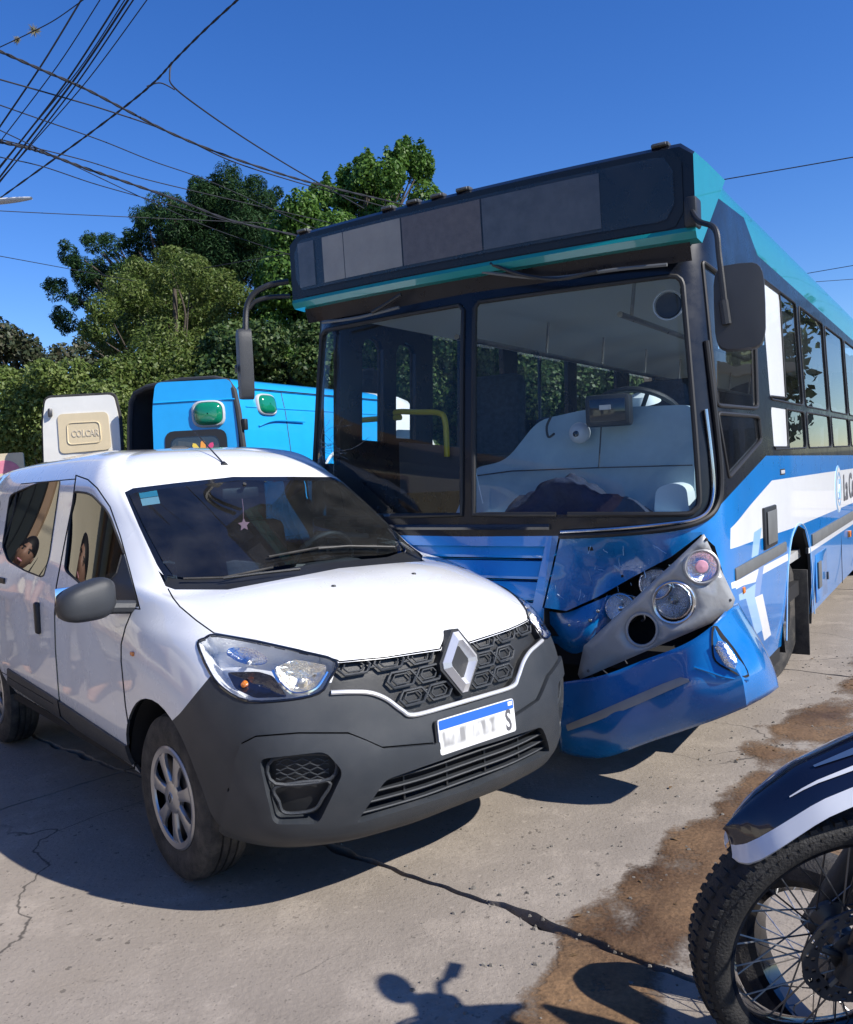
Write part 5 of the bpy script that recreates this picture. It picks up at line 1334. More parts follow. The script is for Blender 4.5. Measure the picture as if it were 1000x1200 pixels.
    side_box(-.50, -1.62, .30, .40, 'dark_void', 'lower_valance', .02, .004, 1.20)
    # emblem and lettering on the white stripe
    em = MB().lathe([(0, .004), (.205, .004), (.21, 0)], (-4.30, 1.2502, 1.25), (0, 1, 0), 48).build('emblem', 'bus_sky', T)
    MB().lathe([(.15, .006), (.19, .006)], (-4.30, 1.2502, 1.25), (0, 1, 0), 48).build('emblem_ring', 'bus_white', em)
    MB().lathe([(.0, .006), (.12, .006)], (-4.30, 1.2502, 1.25), (0, 1, 0), 40).build('emblem_field', 'bus_white', em)
    MB().tube([(-4.30, 1.2565, 1.34), (-4.30, 1.2565, 1.17), (-4.24, 1.2565, 1.17)], .012, 6).tube([(-4.36, 1.2565, 1.2), (-4.30, 1.2565, 1.3), (-4.24, 1.2565, 1.22)], .008, 6).build('emblem_figure', 'bus_sky', em)
    TS = Matrix(((-1, 0, 0, 0), (0, 0, 1, 0), (0, 1, 0, 0), (0, 0, 0, 1)))
    lettering('La Central', .34, Matrix.Translation((-4.62, 1.2545, 1.13)) @ TS, 'plate_ink', T, .002, bold=.004)
    # ------------------------------------------------ wheels in the arches
    for x, y, st in ((-2.28, .93, R(-14)), (-8.15, 1.0, 0), (-2.28, -1.00, R(-14)), (-8.15, -1.0, 0)):
        w = thing_part('wheel', T, (x, y, .47)); w.rotation_euler = (0, 0, st); o = 1 if y > 0 else -1
        pr = [(.29, -.13), (.34, -.14), (.43, -.135), (.465, -.115)] + sum([[(.475, g - .02), (.475, g - .008), (.463, g - .006), (.463, g + .006), (.475, g + .008), (.475, g + .02)] for g in (-.06, 0, .06)], []) + [(.465, .115), (.43, .135), (.34, .14), (.29, .13)]
        MB().lathe(pr, (0, 0, 0), (0, o, 0), 56).build('tyre', 'tyre_rubber', w, angle=30)
        rm = MB().lathe([(.29, -.12), (.285, .13), (.26, .12), (.22, .06), (.14, .05), (.12, .10), (.05, .12), (0, .12)], (0, 0, 0), (0, o, 0), 40).build('rim', 'black_plastic', w)
        for q in range(8):
            t = q * math.pi / 4; MB().lathe([(.016, .05), (.016, .085), (.0, .09)], (.175 * math.cos(t), 0, .175 * math.sin(t)), (0, o, 0), 8).build('wheel_nut', 'dark_steel', rm)
    for x in (-2.22, -8.12):
        P = [[(x + .57 * math.cos(t), yy, .56 + .54 * math.sin(t)) for yy in (1.235, .45)] for t in [R(-25 + 230 * q / 24) for q in range(25)]]
        MB().grid(P).build('wheel_housing', 'dark_void', T); MB().box((x, .45, .7), (1.2, .02, .9)).build('housing_wall', 'dark_void', T)
    MB().box((-2.60, 1.03, .44), (.02, .42, .62), bev=.004).build('mud_flap', 'rubber', T)
    ab = [(1.655, .42), (1.69, .55), (1.77, .83), (1.95, 1.04), (2.22, 1.11), (2.49, 1.06), (2.67, .89), (2.76, .6), (2.775, .40)]
    MB().tube(spline([(-a, 1.252, z) for a, z in ab], 4), .004, 6).build('arch_edge', 'bus_sky', T)
    for z in (.52, .62, .72, .82): MB().box((-1.70, 1.215, z), (.05, .05, .035), bev=.012).build('arch_bracket', 'steel', T)
    MB().box((-5.2, 0, .62), (10.4, 2.36, .10)).build('underfloor', 'dark_void', T)
    MB().box((-10.6, 0, 1.7), (.04, 2.4, 2.6), bev=.01).build('rear_wall', 'interior_dark', T)
    # ------------------------------------------------ kerb-side wall with doors, seen through the windscreen
    Gw = np.array([[(-.20 - 10.4 * j / 150, -1.22 + (max(0, z - 1.6)) * .03, z) for j in range(151)] for z in [.38 + 2.4 * i / 40 for i in range(41)]])
    W = Skin(Gw, B)
    for poly in ([(376, 392), (380, 386), (389, 386), (393, 392), (393, 545), (376, 545)], [(419, 410), (422, 400), (431, 395), (440, 400), (444, 410), (444, 519), (419, 517)], [(459, 415), (462, 406), (470, 402), (479, 406), (482, 415), (482, 516), (459, 515)]):
        W.cut_px('door_glass', poly, only=['body'])
    for poly in ([(502, 392), (507, 383), (528, 386), (536, 396), (536, 530), (502, 528)], [(541, 390), (584, 396), (587, 480), (541, 484)], [(602, 404), (661, 414), (662, 492), (602, 492)], [(672, 422), (719, 428), (720, 482), (672, 484)], [(734, 435), (764, 440), (766, 474), (734, 474)]):
        W.cut_px('kerb_window', poly, only=['body'])
    V, F, N = W.get('body'); shell('kerb_side_wall', V, F, N, 'bus_black', 'bus_black', .04, T)
    V, F, N = W.get('door_glass')
    comp = []
    for L in bloops(F):
        MB().tube([V[i] for i in L], .012, 6, closed=True).build('door_seal', 'rubber', T)
    shell('door_window', V, F, N, 'glass_bus_far', None, 0, T)
    V, F, N = W.get('kerb_window'); shell('kerb_window', V, F, N, 'glass_bus_far', None, 0, T)
    for px in (632,): 
        a, b = B.un(px, 408, 'y', -1.2), B.un(px + 1, 492, 'y', -1.2); MB().tube([a, b], .018, 6).build('window_divider', 'bus_black', T)
    # ------------------------------------------------ cabin
    MB().box((-5.3, 0, .86), (10.3, 2.36, .06)).build('cabin_floor', 'floor_vinyl', T)
    MB().grid([[(x, y, 2.60 + .16 * (1 - (abs(y) / 1.15) ** 4)) for x in (-.25, -5, -10.5)] for y in [-1.15 + 2.3 * i / 12 for i in range(13)]]).build('ceiling', 'ceiling_grey', T)
    for y in (-.55, .55):
        MB().tube([(-.8, y, 2.45), (-10, y, 2.45)], .018, 8).build('grab_rail', 'steel', T)
        for i in range(8): MB().tube([(-1.0 - i * 1.2, y, 2.45), (-1.0 - i * 1.2, y + .03, 2.70)], .012, 6).build('rail_bracket', 'steel', T)
    # dashboard shelf, rising driver console
    MB().box((-.22, 0, 1.27), (.46, 2.2, .12), bev=.03).build('dash_shelf', 'console_grey', T)
    def q(px, py, x): return B.un(px, py, 'x', x)
    con = [q(535, 604, -.42), q(556, 548, -.42), q(592, 540, -.42), q(628, 492, -.42), q(690, 478, -.42), q(802, 474, -.42), q(812, 480, -.42), q(815, 604, -.42)]
    poly = round_poly([(p.y, p.z) for p in con], [.02, .05, .08, .08, .1, .03, .03, .02])
    MB().prism(poly, lambda u, v, d: (d - .10 * (v - 1.3), u, v), -.75, -.40).build('driver_console', 'console_grey', T, angle=30)
    MB().prism(round_poly([(p.y, p.z) for p in (q(768, 604, -.3), q(770, 572, -.3), q(790, 565, -.3), q(806, 570, -.3), q(810, 604, -.3))], .04), lambda u, v, d: (d, u, v), -.42, -.28).build('dash_vent', 'ceiling_grey', T, angle=30)
    MB().tube([q(x, y, -.385) for x, y in ((540, 560), (600, 552), (700, 548), (812, 545))], .004, 5).build('console_seam', 'interior_dark', T)
    MB().tube([q(x, y, -.385) for x, y in ((706, 480), (702, 548))], .004, 5).build('console_seam', 'interior_dark', T)
    MB().tube(spline([q(x, y, -.37) for x, y in ((646, 488), (641, 500), (643, 512), (650, 508))], 5), .007, 6).build('coiled_lead', 'black_plastic', T)
    MB().tube([q(x, y, -.36) for x, y in ((556, 545), (566, 590))], .003, 5).build('glass_scratch', 'ceiling_grey', T)
    # heap of a dark jacket on the shelf
    a, b = q(600, 598, -.22), q(765, 600, -.22)
    c0 = (a + b) / 2; L = (b.y - a.y) / 2; P = []; rj = random.Random(8)
    for i in range(41):
        u = -1 + 2 * i / 40; row = []
        for j in range(25):
            v = -1 + 2 * j / 24
            prof_ = max(0, 1 - abs(u + .08) ** 2.4) ** .6 * max(0, 1 - abs(v) ** 2.2) ** .55
            wr = .05 * mnoise.fractal(Vector((u * 2.2, v * 1.6, .7)), 1., 2.0, 3) + .03 * abs(mnoise.noise(Vector((u * 4 + v * 2.5, v * 3 - u, 2.))))
            hgt = prof_ * (.13 + .07 * math.exp(-((u + .1) / .35) ** 2) + wr * 1.3)
            row.append((c0.x + v * .13 * (1 + .15 * math.sin(7 * u)), c0.y + u * L, 1.325 + hgt))
        P.append(row)
    jk = MB().grid(P).build('folded_jacket', 'jacket_cloth', None, angle=80)
    jk.matrix_world = B.m.copy(); tag(jk, 'dark blue jacket heaped on the dashboard shelf of the bus', 'jacket')
    # ticket machine, dome camera, steering wheel, seats
    c = q(714, 481, -.34)
    tm = MB().box(c, (.10, .24, .17), Matrix.Rotation(R(8), 4, 'Z'), bev=.02).build('ticket_screen', 'black_plastic', T)
    MB().box(c + Vector((.053, 0.01, 0)), (.006, .19, .12), Matrix.Rotation(R(8), 4, 'Z'), bev=.004).build('screen_bezel', 'gloss_black', tm)
    MB().box(c + Vector((.06, .0, .015)), (.004, .06, .025), Matrix.Rotation(R(8), 4, 'Z')).build('screen_label', 'plate_smear', tm)
    c = q(679, 507, -.37)
    dc = MB().lathe([(.058, -.02), (.058, .0), (.045, .018), (.025, .028), (0, .030)], c, (1, .1, .1), 28).build('dome_camera', 'lamp_grey', T)
    MB().lathe([(.019, .024), (.017, .032), (.0, .037)], c + Vector((0, -.01, -.008)), (1, .1, .05), 20).build('camera_lens', 'gloss_black', dc)
    c = q(748, 490, -.72); M = Matrix.Translation(c) @ Matrix.Rotation(R(-38), 4, 'Y')
    sw = MB().tube([M @ Vector((.25 * math.cos(t), .25 * math.sin(t), 0)) for t in [2 * math.pi * k / 36 for k in range(36)]], .017, 8, closed=True)
    for t in (.5, 2.6, 4.7): sw.tube([M @ Vector((0, 0, -.06)), M @ Vector((.25 * math.cos(t), .25 * math.sin(t), 0))], .014, 6)
    sw.lathe([(.08, -.07), (.07, -.04), (0, -.03)], M @ Vector((0, 0, 0)), M.to_3x3() @ Vector((0, 0, 1)), 20).build('steering_wheel', 'black_plastic', T)
    MB().lathe([(.10, 0), (.08, .05), (0, .07)], q(755, 472, -.95), (.3, 0, 1), 20).build('instrument_binnacle', 'ceiling_grey', T)
    def seat(x, y, z, w, hb, mt, name='seat'):
        s_ = MB().box((x + .2, y, z), (.46, w, .14), bev=.05).build(name, mt, T)
        MB().box((x - .02, y, z + hb / 2), (.14, w, hb), Matrix.Rotation(R(-8), 4, 'Y'), bev=.06).build('backrest', mt, s_); MB().box((x + .2, y, z - .22), (.3, w * .5, .32)).build('pedestal', 'dark_steel', s_)
        return s_
    seat(-1.55, .62, 1.32, .52, .80, 'seat_fabric', 'driver_seat')
    for i in range(6):
        for y in (-.95, -.5, .5, .95):
            if i == 0 and y > 0: continue
            seat(-3.2 - i * .95, y, 1.30, .42, .72, 'seat_fabric')
    c = q(582, 490, -1.4)
    MB().box((c.x, c.y, c.z), (.16, .44, .62), Matrix.Rotation(R(-6), 4, 'Y'), bev=.07).build('front_seat_back', 'seat_fabric', T); MB().box((c.x, c.y, c.z - .6), (.4, .44, .7), bev=.05).build('front_seat_box', 'interior_dark', T)
    # yellow rails by the door, dark modesty panel
    for P in ([(415, 493), (440, 491), (470, 489)], [(456, 516), (457, 492), (464, 483), (490, 483), (514, 484), (522, 494), (524, 535)]):
        MB().tube(spline([q(x, y, -.95) for x, y in P], 6), .020, 8).build('hand_rail', 'yellow_rail', T)
    p = [q(395, 530, -1.0), q(470, 518, -1.0), q(540, 524, -1.0), q(540, 575, -1.0), q(430, 580, -1.0)]
    MB().prism([(a.y, a.z) for a in p], lambda u, v, d: (d, u, v), -1.02, -1.0).build('modesty_panel', 'bulkhead', T)
    # round speaker grille inside the driver pillar
    sp_ = MB().lathe([(.065, 0), (.06, .015), (.04, .01), (0, .014)], q(784, 358, -.22), (1, .1, 0), 24).build('cab_fan', 'black_plastic', T)
    MB().lathe([(.068, .0), (.075, .004), (.075, .018), (.068, .018)], q(784, 358, -.22), (1, .1, 0), 28).build('fan_rim', 'lamp_grey', sp_)
    # cracked glass at the door-side corner of the windscreen
    rc = random.Random(11); cr = MB()
    c0 = (383, 520)
    for k in range(30):
        a = rc.uniform(0, 2 * math.pi); Lr = rc.uniform(12, 60); P = []; x, y = c0[0] + rc.uniform(-14, 14), c0[1] + rc.uniform(-20, 20)
        for j in range(5):
            u = B.un(x, y, 'x', .02); hh = S.hitdir((1, abs(u.y), u.z), (-1, 0, 0), .003)
            if hh and abs(hh.y) < 1.1: P.append((hh.x, -abs(hh.y), hh.z))
            x += math.cos(a) * Lr / 5; y += math.sin(a) * Lr / 5; a += rc.uniform(-.5, .5)
        if len(P) > 2: cr.tube(P, .0013, 4)
    cr.build('glass_crack', 'crack_white', T)
    return S
# ================================================================== trees, hedge
def leafmat(name, cols, trans=.35):
    m, n, l, out = newmat(name); g = n.new('ShaderNodeNewGeometry'); r = n.new('ShaderNodeValToRGB')
    e = r.color_ramp.elements; e[0].color = (*cols[0], 1); e[1].color = (*cols[-1], 1)
    for i, c in enumerate(cols[1:-1]): q = e.new((i + 1) / (len(cols) - 1)); q.color = (*c, 1)
    l.new(g.outputs['Random Per Island'], r.inputs[0])
    b = n.new('ShaderNodeBsdfPrincipled'); b.inputs['Roughness'].default_value = .5; b.inputs['Specular IOR Level'].default_value = .12 if name == 'leaf_dark' else .3; l.new(r.outputs[0], b.inputs['Base Color'])
    t = n.new('ShaderNodeBsdfTranslucent'); l.new(r.outputs[0], t.inputs[0]); mx = n.new('ShaderNodeMixShader'); mx.inputs[0].default_value = trans
    l.new(b.outputs[0], mx.inputs[1]); l.new(t.outputs[0], mx.inputs[2]); l.new(mx.outputs[0], out.inputs[0])
leafmat('leaf_dark', [(.012, .034, .012), (.024, .058, .020), (.042, .085, .030)], .15)
leafmat('leaf_bright', [(.040, .100, .014), (.080, .165, .028), (.115, .210, .040)], .35)
leafmat('leaf_olive', [(.055, .095, .018), (.100, .150, .030), (.155, .190, .055)], .35)
leafmat('leaf_yellow', [(.075, .120, .024), (.135, .190, .044), (.195, .235, .075)], .35)
leafmat('leaf_ivy', [(.018, .044, .012), (.042, .085, .020), (.105, .145, .045)], .25)
leafmat('leaf_far', [(.030, .045, .022), (.050, .065, .030), (.085, .075, .045)], .2)
mat('bark', (.07, .055, .042), .9, var=.3, vscale=12, bump=.6, bscale=25)
def leaves(clusters, size, per, seed, aspect=.55, shell_=.55, up=.3, lumps=6):
    """clusters: (centre, (rx,ry,rz)). one diamond leaf = 2 triangles, bent along its rib"""
    g = np.random.default_rng(seed); Vs = []
    for c, rad in clusters:
        rad = np.array(rad); area = (rad[0] * rad[2] + rad[1] * rad[2] + rad[0] * rad[1]) / 3
        n = max(60, int(per * 13 * area / (size * size)))
        d = g.normal(size=(n, 3)); d /= np.linalg.norm(d, axis=1)[:, None]
        # lumpy outline
        k = g.normal(size=(lumps, 3)); k /= np.linalg.norm(k, axis=1)[:, None]; amp = g.uniform(.10, .30, lumps)
        bump = 1 - .18 + (np.clip(d @ k.T, 0, 1) ** 4 * amp).sum(1)
        rr = (1 - shell_ * g.random(n) ** 1.6) * bump
        p = np.array(c) + d * rad * rr[:, None]
        nn = d + g.normal(size=(n, 3)) * .75; nn[:, 2] += up; nn /= np.linalg.norm(nn, axis=1)[:, None]
        t = np.cross(nn, g.normal(size=(n, 3))); t /= np.linalg.norm(t, axis=1)[:, None]; b = np.cross(nn, t)
        s = size * g.uniform(.6, 1.35, n)[:, None]
        Vs.append(np.stack([p + t * s, p + b * s * aspect + nn * s * .12, p - t * s * .9, p - b * s * aspect + nn * s * .12], 1))
    return np.concatenate(Vs)
def leaf_object(name, Q, mt, parent):
    n = len(Q); me = bpy.data.meshes.new(name); me.vertices.add(n * 4); me.vertices.foreach_set('co', Q.reshape(-1).astype(np.float32))
    me.loops.add(n * 4); me.loops.foreach_set('vertex_index', np.arange(n * 4, dtype=np.int32)); me.polygons.add(n)
    me.polygons.foreach_set('loop_start', np.arange(0, n * 4, 4, dtype=np.int32)); me.polygons.foreach_set('loop_total', np.full(n, 4, np.int32)); me.update(calc_edges=True); me.validate()
    me.materials.append(MATS[mt]); return link(name, me, parent)
def pxc(px, py, r, Y, flat=1., squash=1.):
    c = toworld(px, py, 'y', Y); q = r / FOC * Y; return (tuple(c), (q, q * flat, q * squash))
def tree(name, label, base, clusters, mt, size, per, seed, trunk_r=.25, group='trees behind the vehicles', aspect=.55, shell_=.55, limbs=None, up=.3):
    T = thing(name, label, 'tree', (base[0], base[1], 0), 0, group)
    off = np.array([base[0], base[1], 0])
    Q = leaves(clusters, size, per, seed, aspect, shell_, up) - off
    leaf_object('crown', Q, mt, T)
    r = random.Random(seed); cs = [Vector(c) - Vector(off) for c, _ in clusters]; top = max(c.z for c in cs); mid = sum(cs, Vector()) / len(cs)
    tr = spline([(0, 0, -.1), (mid.x * .25 + r.uniform(-.2, .2), mid.y * .3, top * .3), (mid.x * .7, mid.y * .7, top * .62), (mid.x, mid.y, top * .9)], 6)
    k = len(tr); mb = MB().tube(tr, [trunk_r * (1.15 - .95 * i / k) for i in range(k)], 10)
    T_ = mb.build('trunk', 'bark', T)
    lm = MB()
    for c in cs:
        i = min(range(k), key=lambda q: abs(tr[q].z - max(.6, c.z * .72 - .5))); a = tr[i]
        P = spline([a, a.lerp(c, .45) + Vector((r.uniform(-.3, .3), r.uniform(-.3, .3), r.uniform(-.5, .1))), a.lerp(c, .85)], 5); lm.tube(P, [trunk_r * .20 * (1.1 - .85 * q / len(P)) for q in range(len(P))], 6)
    lm.build('limbs', 'bark', T_)
    return T
def build_trees():
    Y = 27
    tufts = [(265, 212, 19), (299, 221, 17), (236, 230, 20), (190, 240, 17), (169, 256, 16), (208, 266, 24), (277, 240, 24), (312, 236, 16), (234, 283, 28), (109, 287, 10), (80, 300, 14), (156, 286, 15), (130, 292, 14), (99, 317, 17), (67, 338, 14), (116, 330, 20), (70, 366, 10), (80, 379, 12), (291, 266, 26), (260, 298, 32), (320, 275, 24), (180, 300, 24), (222, 255, 18), (150, 318, 18), (252, 250, 20), (140, 350, 22), (190, 345, 30), (245, 340, 34), (95, 350, 12), (300, 310, 32), (250, 262, 26), (215, 292, 26), (275, 285, 28), (240, 232, 20), (258, 226, 18), (200, 278, 20), (285, 245, 20), (225, 322, 30), (165, 335, 22)]
    rr = random.Random(2)
    tufts += [(x + rr.uniform(-1, 1) * r, y + rr.uniform(-1, .9) * r, r * rr.uniform(.35, .65)) for x, y, r in tufts for _ in range(4)]
    tree('conifer_tree', 'dark conifer with rounded needle tufts rising above the other trees', toworld(262, 560, 'y', Y)[:2], [pxc(x, y, r, Y + rr.uniform(-1.6, 1.6)) for x, y, r in tufts], 'leaf_dark', .070, 2.0, 1, .32, aspect=.20, shell_=.45, up=.7)
    Y = 22
    br = [(383, 243, 34), (352, 250, 28), (415, 232, 26), (432, 205, 20), (428, 190, 11), (458, 205, 22), (466, 186, 13), (475, 178, 7), (492, 200, 17), (498, 187, 8), (448, 225, 26), (405, 212, 13), (345, 285, 40), (395, 290, 44), (450, 260, 34), (335, 330, 44), (390, 345, 50), (320, 380, 48), (370, 410, 55), (440, 320, 50), (500, 240, 26), (480, 300, 44), (330, 430, 45), (430, 400, 50), (460, 365, 48), (420, 445, 46), (485, 420, 50), (525, 380, 48), (540, 430, 46)]
    shoots = [(x + rr.uniform(-4, 4), y, rr.uniform(4, 7), rr.uniform(2.2, 3.4)) for x, y in ((420, 196), (428, 184), (437, 190), (455, 182), (464, 178), (474, 172), (487, 186), (496, 182), (503, 192), (446, 196), (398, 206), (384, 216), (410, 203), (478, 190), (366, 226))]
    tree('broadleaf_tree', 'bright green leafy tree with upright shoots beside the bus roof', toworld(385, 560, 'y', Y)[:2], [pxc(x, y, r, Y + rr.uniform(-1.2, 1.2)) for x, y, r in br] + [pxc(x, y, r, Y + rr.uniform(-.8, .8), 1., q) for x, y, r, q in shoots], 'leaf_bright', .060, 1.5, 2, .22)
    Y = 20.5
    ol = [(190, 330, 34), (225, 318, 30), (150, 345, 30), (255, 335, 30), (120, 362, 22), (170, 375, 40), (220, 365, 42), (265, 375, 38), (135, 395, 34), (190, 415, 44), (245, 420, 46), (290, 405, 40), (280, 350, 22), (200, 300, 18), (160, 315, 18), (300, 440, 40), (110, 385, 22)]
    tree('feathery_tree', 'olive green feathery tree spreading in front of the dark conifer', toworld(205, 560, 'y', Y)[:2], [pxc(x, y, r, Y + rr.uniform(-1, 1), squash=.8) for x, y, r in ol], 'leaf_olive', .052, 1.5, 3, .16, aspect=.32)
    Y = 17.5
    for (nm, lab, cl, mt, sd, YY) in (
        ('shrub', 'yellowish green rounded shrub behind the open white door', [(40, 470, 38), (85, 455, 34), (20, 500, 44), (70, 500, 46), (118, 478, 34), (5, 455, 30), (110, 510, 40), (55, 440, 20)], 'leaf_yellow', 4, 17.),
        ('shrub', 'mid green shrub between the open white door and the blue ambulance', [(150, 455, 38), (180, 440, 40), (150, 500, 46), (215, 450, 44), (195, 490, 50), (250, 460, 46), (130, 440, 24)], 'leaf_olive', 5, 18.5)):
        tree(nm, lab, toworld(cl[0][0] + 40, 560, 'y', YY)[:2], [pxc(x, y, r, YY + rr.uniform(-.8, .8)) for x, y, r in cl], mt, .046, 1.7, sd, .10, 'shrubs behind the vehicles')
    Y = 44
    for (nm, lab, cl, sd) in (('distant_tree', 'distant dark tree low on the skyline beside the conifer', [(10, 400, 24), (32, 410, 20), (-8, 395, 26), (15, 425, 30), (45, 425, 16)], 6), ('distant_tree', 'distant brownish half bare tree low on the skyline', [(75, 415, 16), (95, 405, 12), (60, 430, 20), (100, 425, 18), (120, 415, 12)], 7)):
        tree(nm, lab, toworld(cl[0][0], 540, 'y', Y)[:2], [pxc(x, y, r, Y + rr.uniform(-2, 2)) for x, y, r in cl], 'leaf_far', .13, 1.1, sd, .25, 'trees far behind')
    # ivy hedge behind ambulance and bus: seen through the bus windows too
    Y = 18.5; g = random.Random(9); cl = []
    for i in range(78):
        px = g.uniform(255, 800); py = g.uniform(395, 545); cl.append(pxc(px, py, g.uniform(22, 42), Y + g.uniform(-.5, .9)))
    for i in range(16): cl.append(pxc(g.uniform(-60, 260), g.uniform(505, 560), g.uniform(26, 44), Y + g.uniform(-.3, 1.)))
    H = thing('ivy_hedge', 'tall dark ivy hedge standing behind the ambulance and bus', 'hedge', (0, Y, 0))
    leaf_object('foliage', leaves(cl, .050, 1.3, 12, .7, .6) - np.array([0, Y, 0]), 'leaf_ivy', H)
    MB().box((0, 1.3, 2.0), (12, .35, 4.0), bev=.1).build('stems', 'bark', H)

# ================================================================== ambulance behind
def build_ambulance():
    c = Vector((-1.70, 8.43, 0)); h = R(61.8); fw = Vector((math.cos(h), math.sin(h), 0)); lf = Vector((-math.sin(h), math.cos(h), 0)); W = 1.62
    org = c + lf * W / 2
    A = thing('ambulance', 'sky blue ambulance van with rear doors open and green lamps', 'ambulance', org, h)
    # section half (y,z) from sill to roof centre; y = +-W/2 at the waist
    hw = W / 2
    sec = [(hw - .02, .42), (hw, .6), (hw + .01, 1.1), (hw, 1.5), (hw - .03, 1.9), (hw - .07, 2.3), (hw - .11, 2.5), (hw - .18, 2.59), (hw - .34, 2.635), (0, 2.66)]
    full = sec + [(-y, z) for y, z in sec[-2::-1]]
    MB().grid([[(x, y, z) for y, z in full] for x in (0.02, 1, 2, 2.75)]).build('rear_body', ['amb_blue'], A, angle=40)
    cab = []
    for x, k in ((2.75, 1), (3.3, 1), (3.55, .98), (3.95, .86), (4.5, .56), (4.95, .50), (5.2, .44)):
        cab.append([(x, y * (1 if k > .9 else .98), .42 + (z - .42) * k) for y, z in full])
    g = MB().grid(cab); g.add(cab[-1], [tuple(range(len(full)))]); g.build('cab', 'amb_white', A, angle=40)
    sk_ = MB()
    for z in (1.02, 1.62, 2.33):
        for sgn in (1, -1): MB().tube([(x, sgn * (float(np.interp(z, [s[1] for s in sec], [s[0] for s in sec])) + .001), z) for x in (.1, 1.2, 2.7)], .008, 6).build('body_swage', 'amb_blue', A)
    for sgn in (1, -1):
        yv = sgn * (hw - .035)
        MB().prism(round_poly([(2.95, 1.5), (3.75, 1.5), (3.55, 2.15), (2.95, 2.15)], .08), lambda u, v, d: (u, sgn * (hw + .004 - (v - 1.5) * .085) + d * sgn, v), -.01, .004).build('cab_window', 'gloss_black', A, angle=20)
        for x in (1.0, 4.3):
            w = thing_part('wheel', A, (x, sgn * (hw - .1), .35)); MB().lathe([(.2, -.1), (.3, -.11), (.34, -.09), (.35, 0), (.34, .09), (.3, .11), (.2, .1)], (0, 0, 0), (0, sgn, 0), 32).build('tyre', 'tyre_rubber', w); MB().lathe([(.2, .09), (.17, .05), (.05, .06), (0, .06)], (0, 0, 0), (0, sgn, 0), 24).build('rim', 'wheel_silver', w)
    # rear frame and dark interior
    MB().grid([[(x, y * .975, .42 + (z - .42) * .985) for y, z in full] for x in (-.01, 1, 2, 2.7)]).build('inner_lining', 'interior_dark', A, angle=40)
    fr = MB()
    fr.tube([(-.01, y * .985, z - .01) for y, z in full], .030, 8); fr.build('rear_frame', 'interior_dark', A)
    MB().grid([[(2.6, y * .95, z) for y, z in full[:len(sec)]], [(2.6, -y * .95, z) for y, z in full[:len(sec)]]]).build('inner_wall', 'interior_dark', A)
    MB().box((1.3, 0, .5), (2.6, W - .1, .08)).build('load_floor', 'interior_dark', A); MB().box((.0, 0, .40), (.08, W, .16), bev=.03).build('rear_step', 'black_plastic', A)
    for sgn in (1, -1): MB().tube([(x, sgn * (hw - .10), 2.515) for x in (.03, 1.3, 2.7)], .007, 6).build('roof_gutter', 'seal_black', A)
    for x in (.72, 1.95): MB().tube([(x, -float(np.interp(z, [q[1] for q in sec], [q[0] for q in sec])) - .001, z) for z in (.5, 1.0, 1.5, 1.9, 2.3, 2.5)], .005, 5).build('panel_joint', 'seal_black', A)
    MB().tube(spline([(.25, -hw + .045, 2.14), (.5, -hw + .038, 2.20), (1.0, -hw + .036, 2.20)], 5), .009, 6).build('side_crease', 'amb_blue', A)
    for z in (.9, 1.5, 2.15): MB().box((.0, -hw + .02, z), (.05, .05, .11), bev=.01).build('door_hinge', 'black_plastic', A)
    # lamps, oval green in grey rims
    def green(c_, ax, parent, up=Vector((0, 0, 1)), sx=.14, sz=.095):
        ax = Vector(ax).normalized(); s_ = up.cross(ax).normalized(); u_ = ax.cross(s_); P = []
        def ov(k, d): return [Vector(c_) + s_ * (sx * k * math.copysign(abs(math.cos(t)) ** .6, math.cos(t))) + u_ * (sz * k * math.copysign(abs(math.sin(t)) ** .6, math.sin(t))) + ax * d for t in [2 * math.pi * q / 28 for q in range(28)]]
        def lay(L): return MB().grid([r + r[:1] for r in L])
        o = lay([ov(1.18, -.01), ov(1.18, .02), ov(1.05, .03), ov(1.0, .025)]).build('warning_lamp', 'lamp_grey', parent, angle=60)
        m2 = lay([ov(1.0, .025), ov(.9, .05), ov(.6, .062), ov(.05, .066)]); m2.build('lens', 'green_lens', o, angle=60)
    green((.42, -hw + .085, 2.36), (0, -1, .14), A, sx=.13)
    # flower decals: petals round a centre
    def flower(fn, r, parent):
        for k in range(7):
            a = math.pi * k / 6; ca, sa = math.cos(a), math.sin(a)
            pet = [(ca * r * .3 - sa * r * .2, sa * r * .3 + ca * r * .2), (ca * r - sa * r * .12, sa * r + ca * r * .12), (ca * r * 1.12, sa * r * 1.12), (ca * r + sa * r * .12, sa * r - ca * r * .12), (ca * r * .3 + sa * r * .2, sa * r * .3 - ca * r * .2)]
            MB().prism(pet, fn, .001 * (k % 2), .003 + .001 * (k % 2)).build('petal', ('decal_pink', 'decal_orange', 'decal_yellow', 'decal_orange')[k % 4], parent)
    flower(lambda u, v, d: (.30 + u, -hw - .002 - d, 1.62 + v), .20, A)
    sd_ = MB().lathe([(.30, .0), (.34, .0)], (1.55, -hw - .012, 1.55), (0, -1, 0), 36).build('side_emblem', 'bus_white', A)
    # ajar right door (seen face on): local frame built in world then moved
    inv = A.matrix_world.inverted() if False else (Matrix.Translation(org) @ Matrix.Rotation(h, 4, 'Z')).inverted()
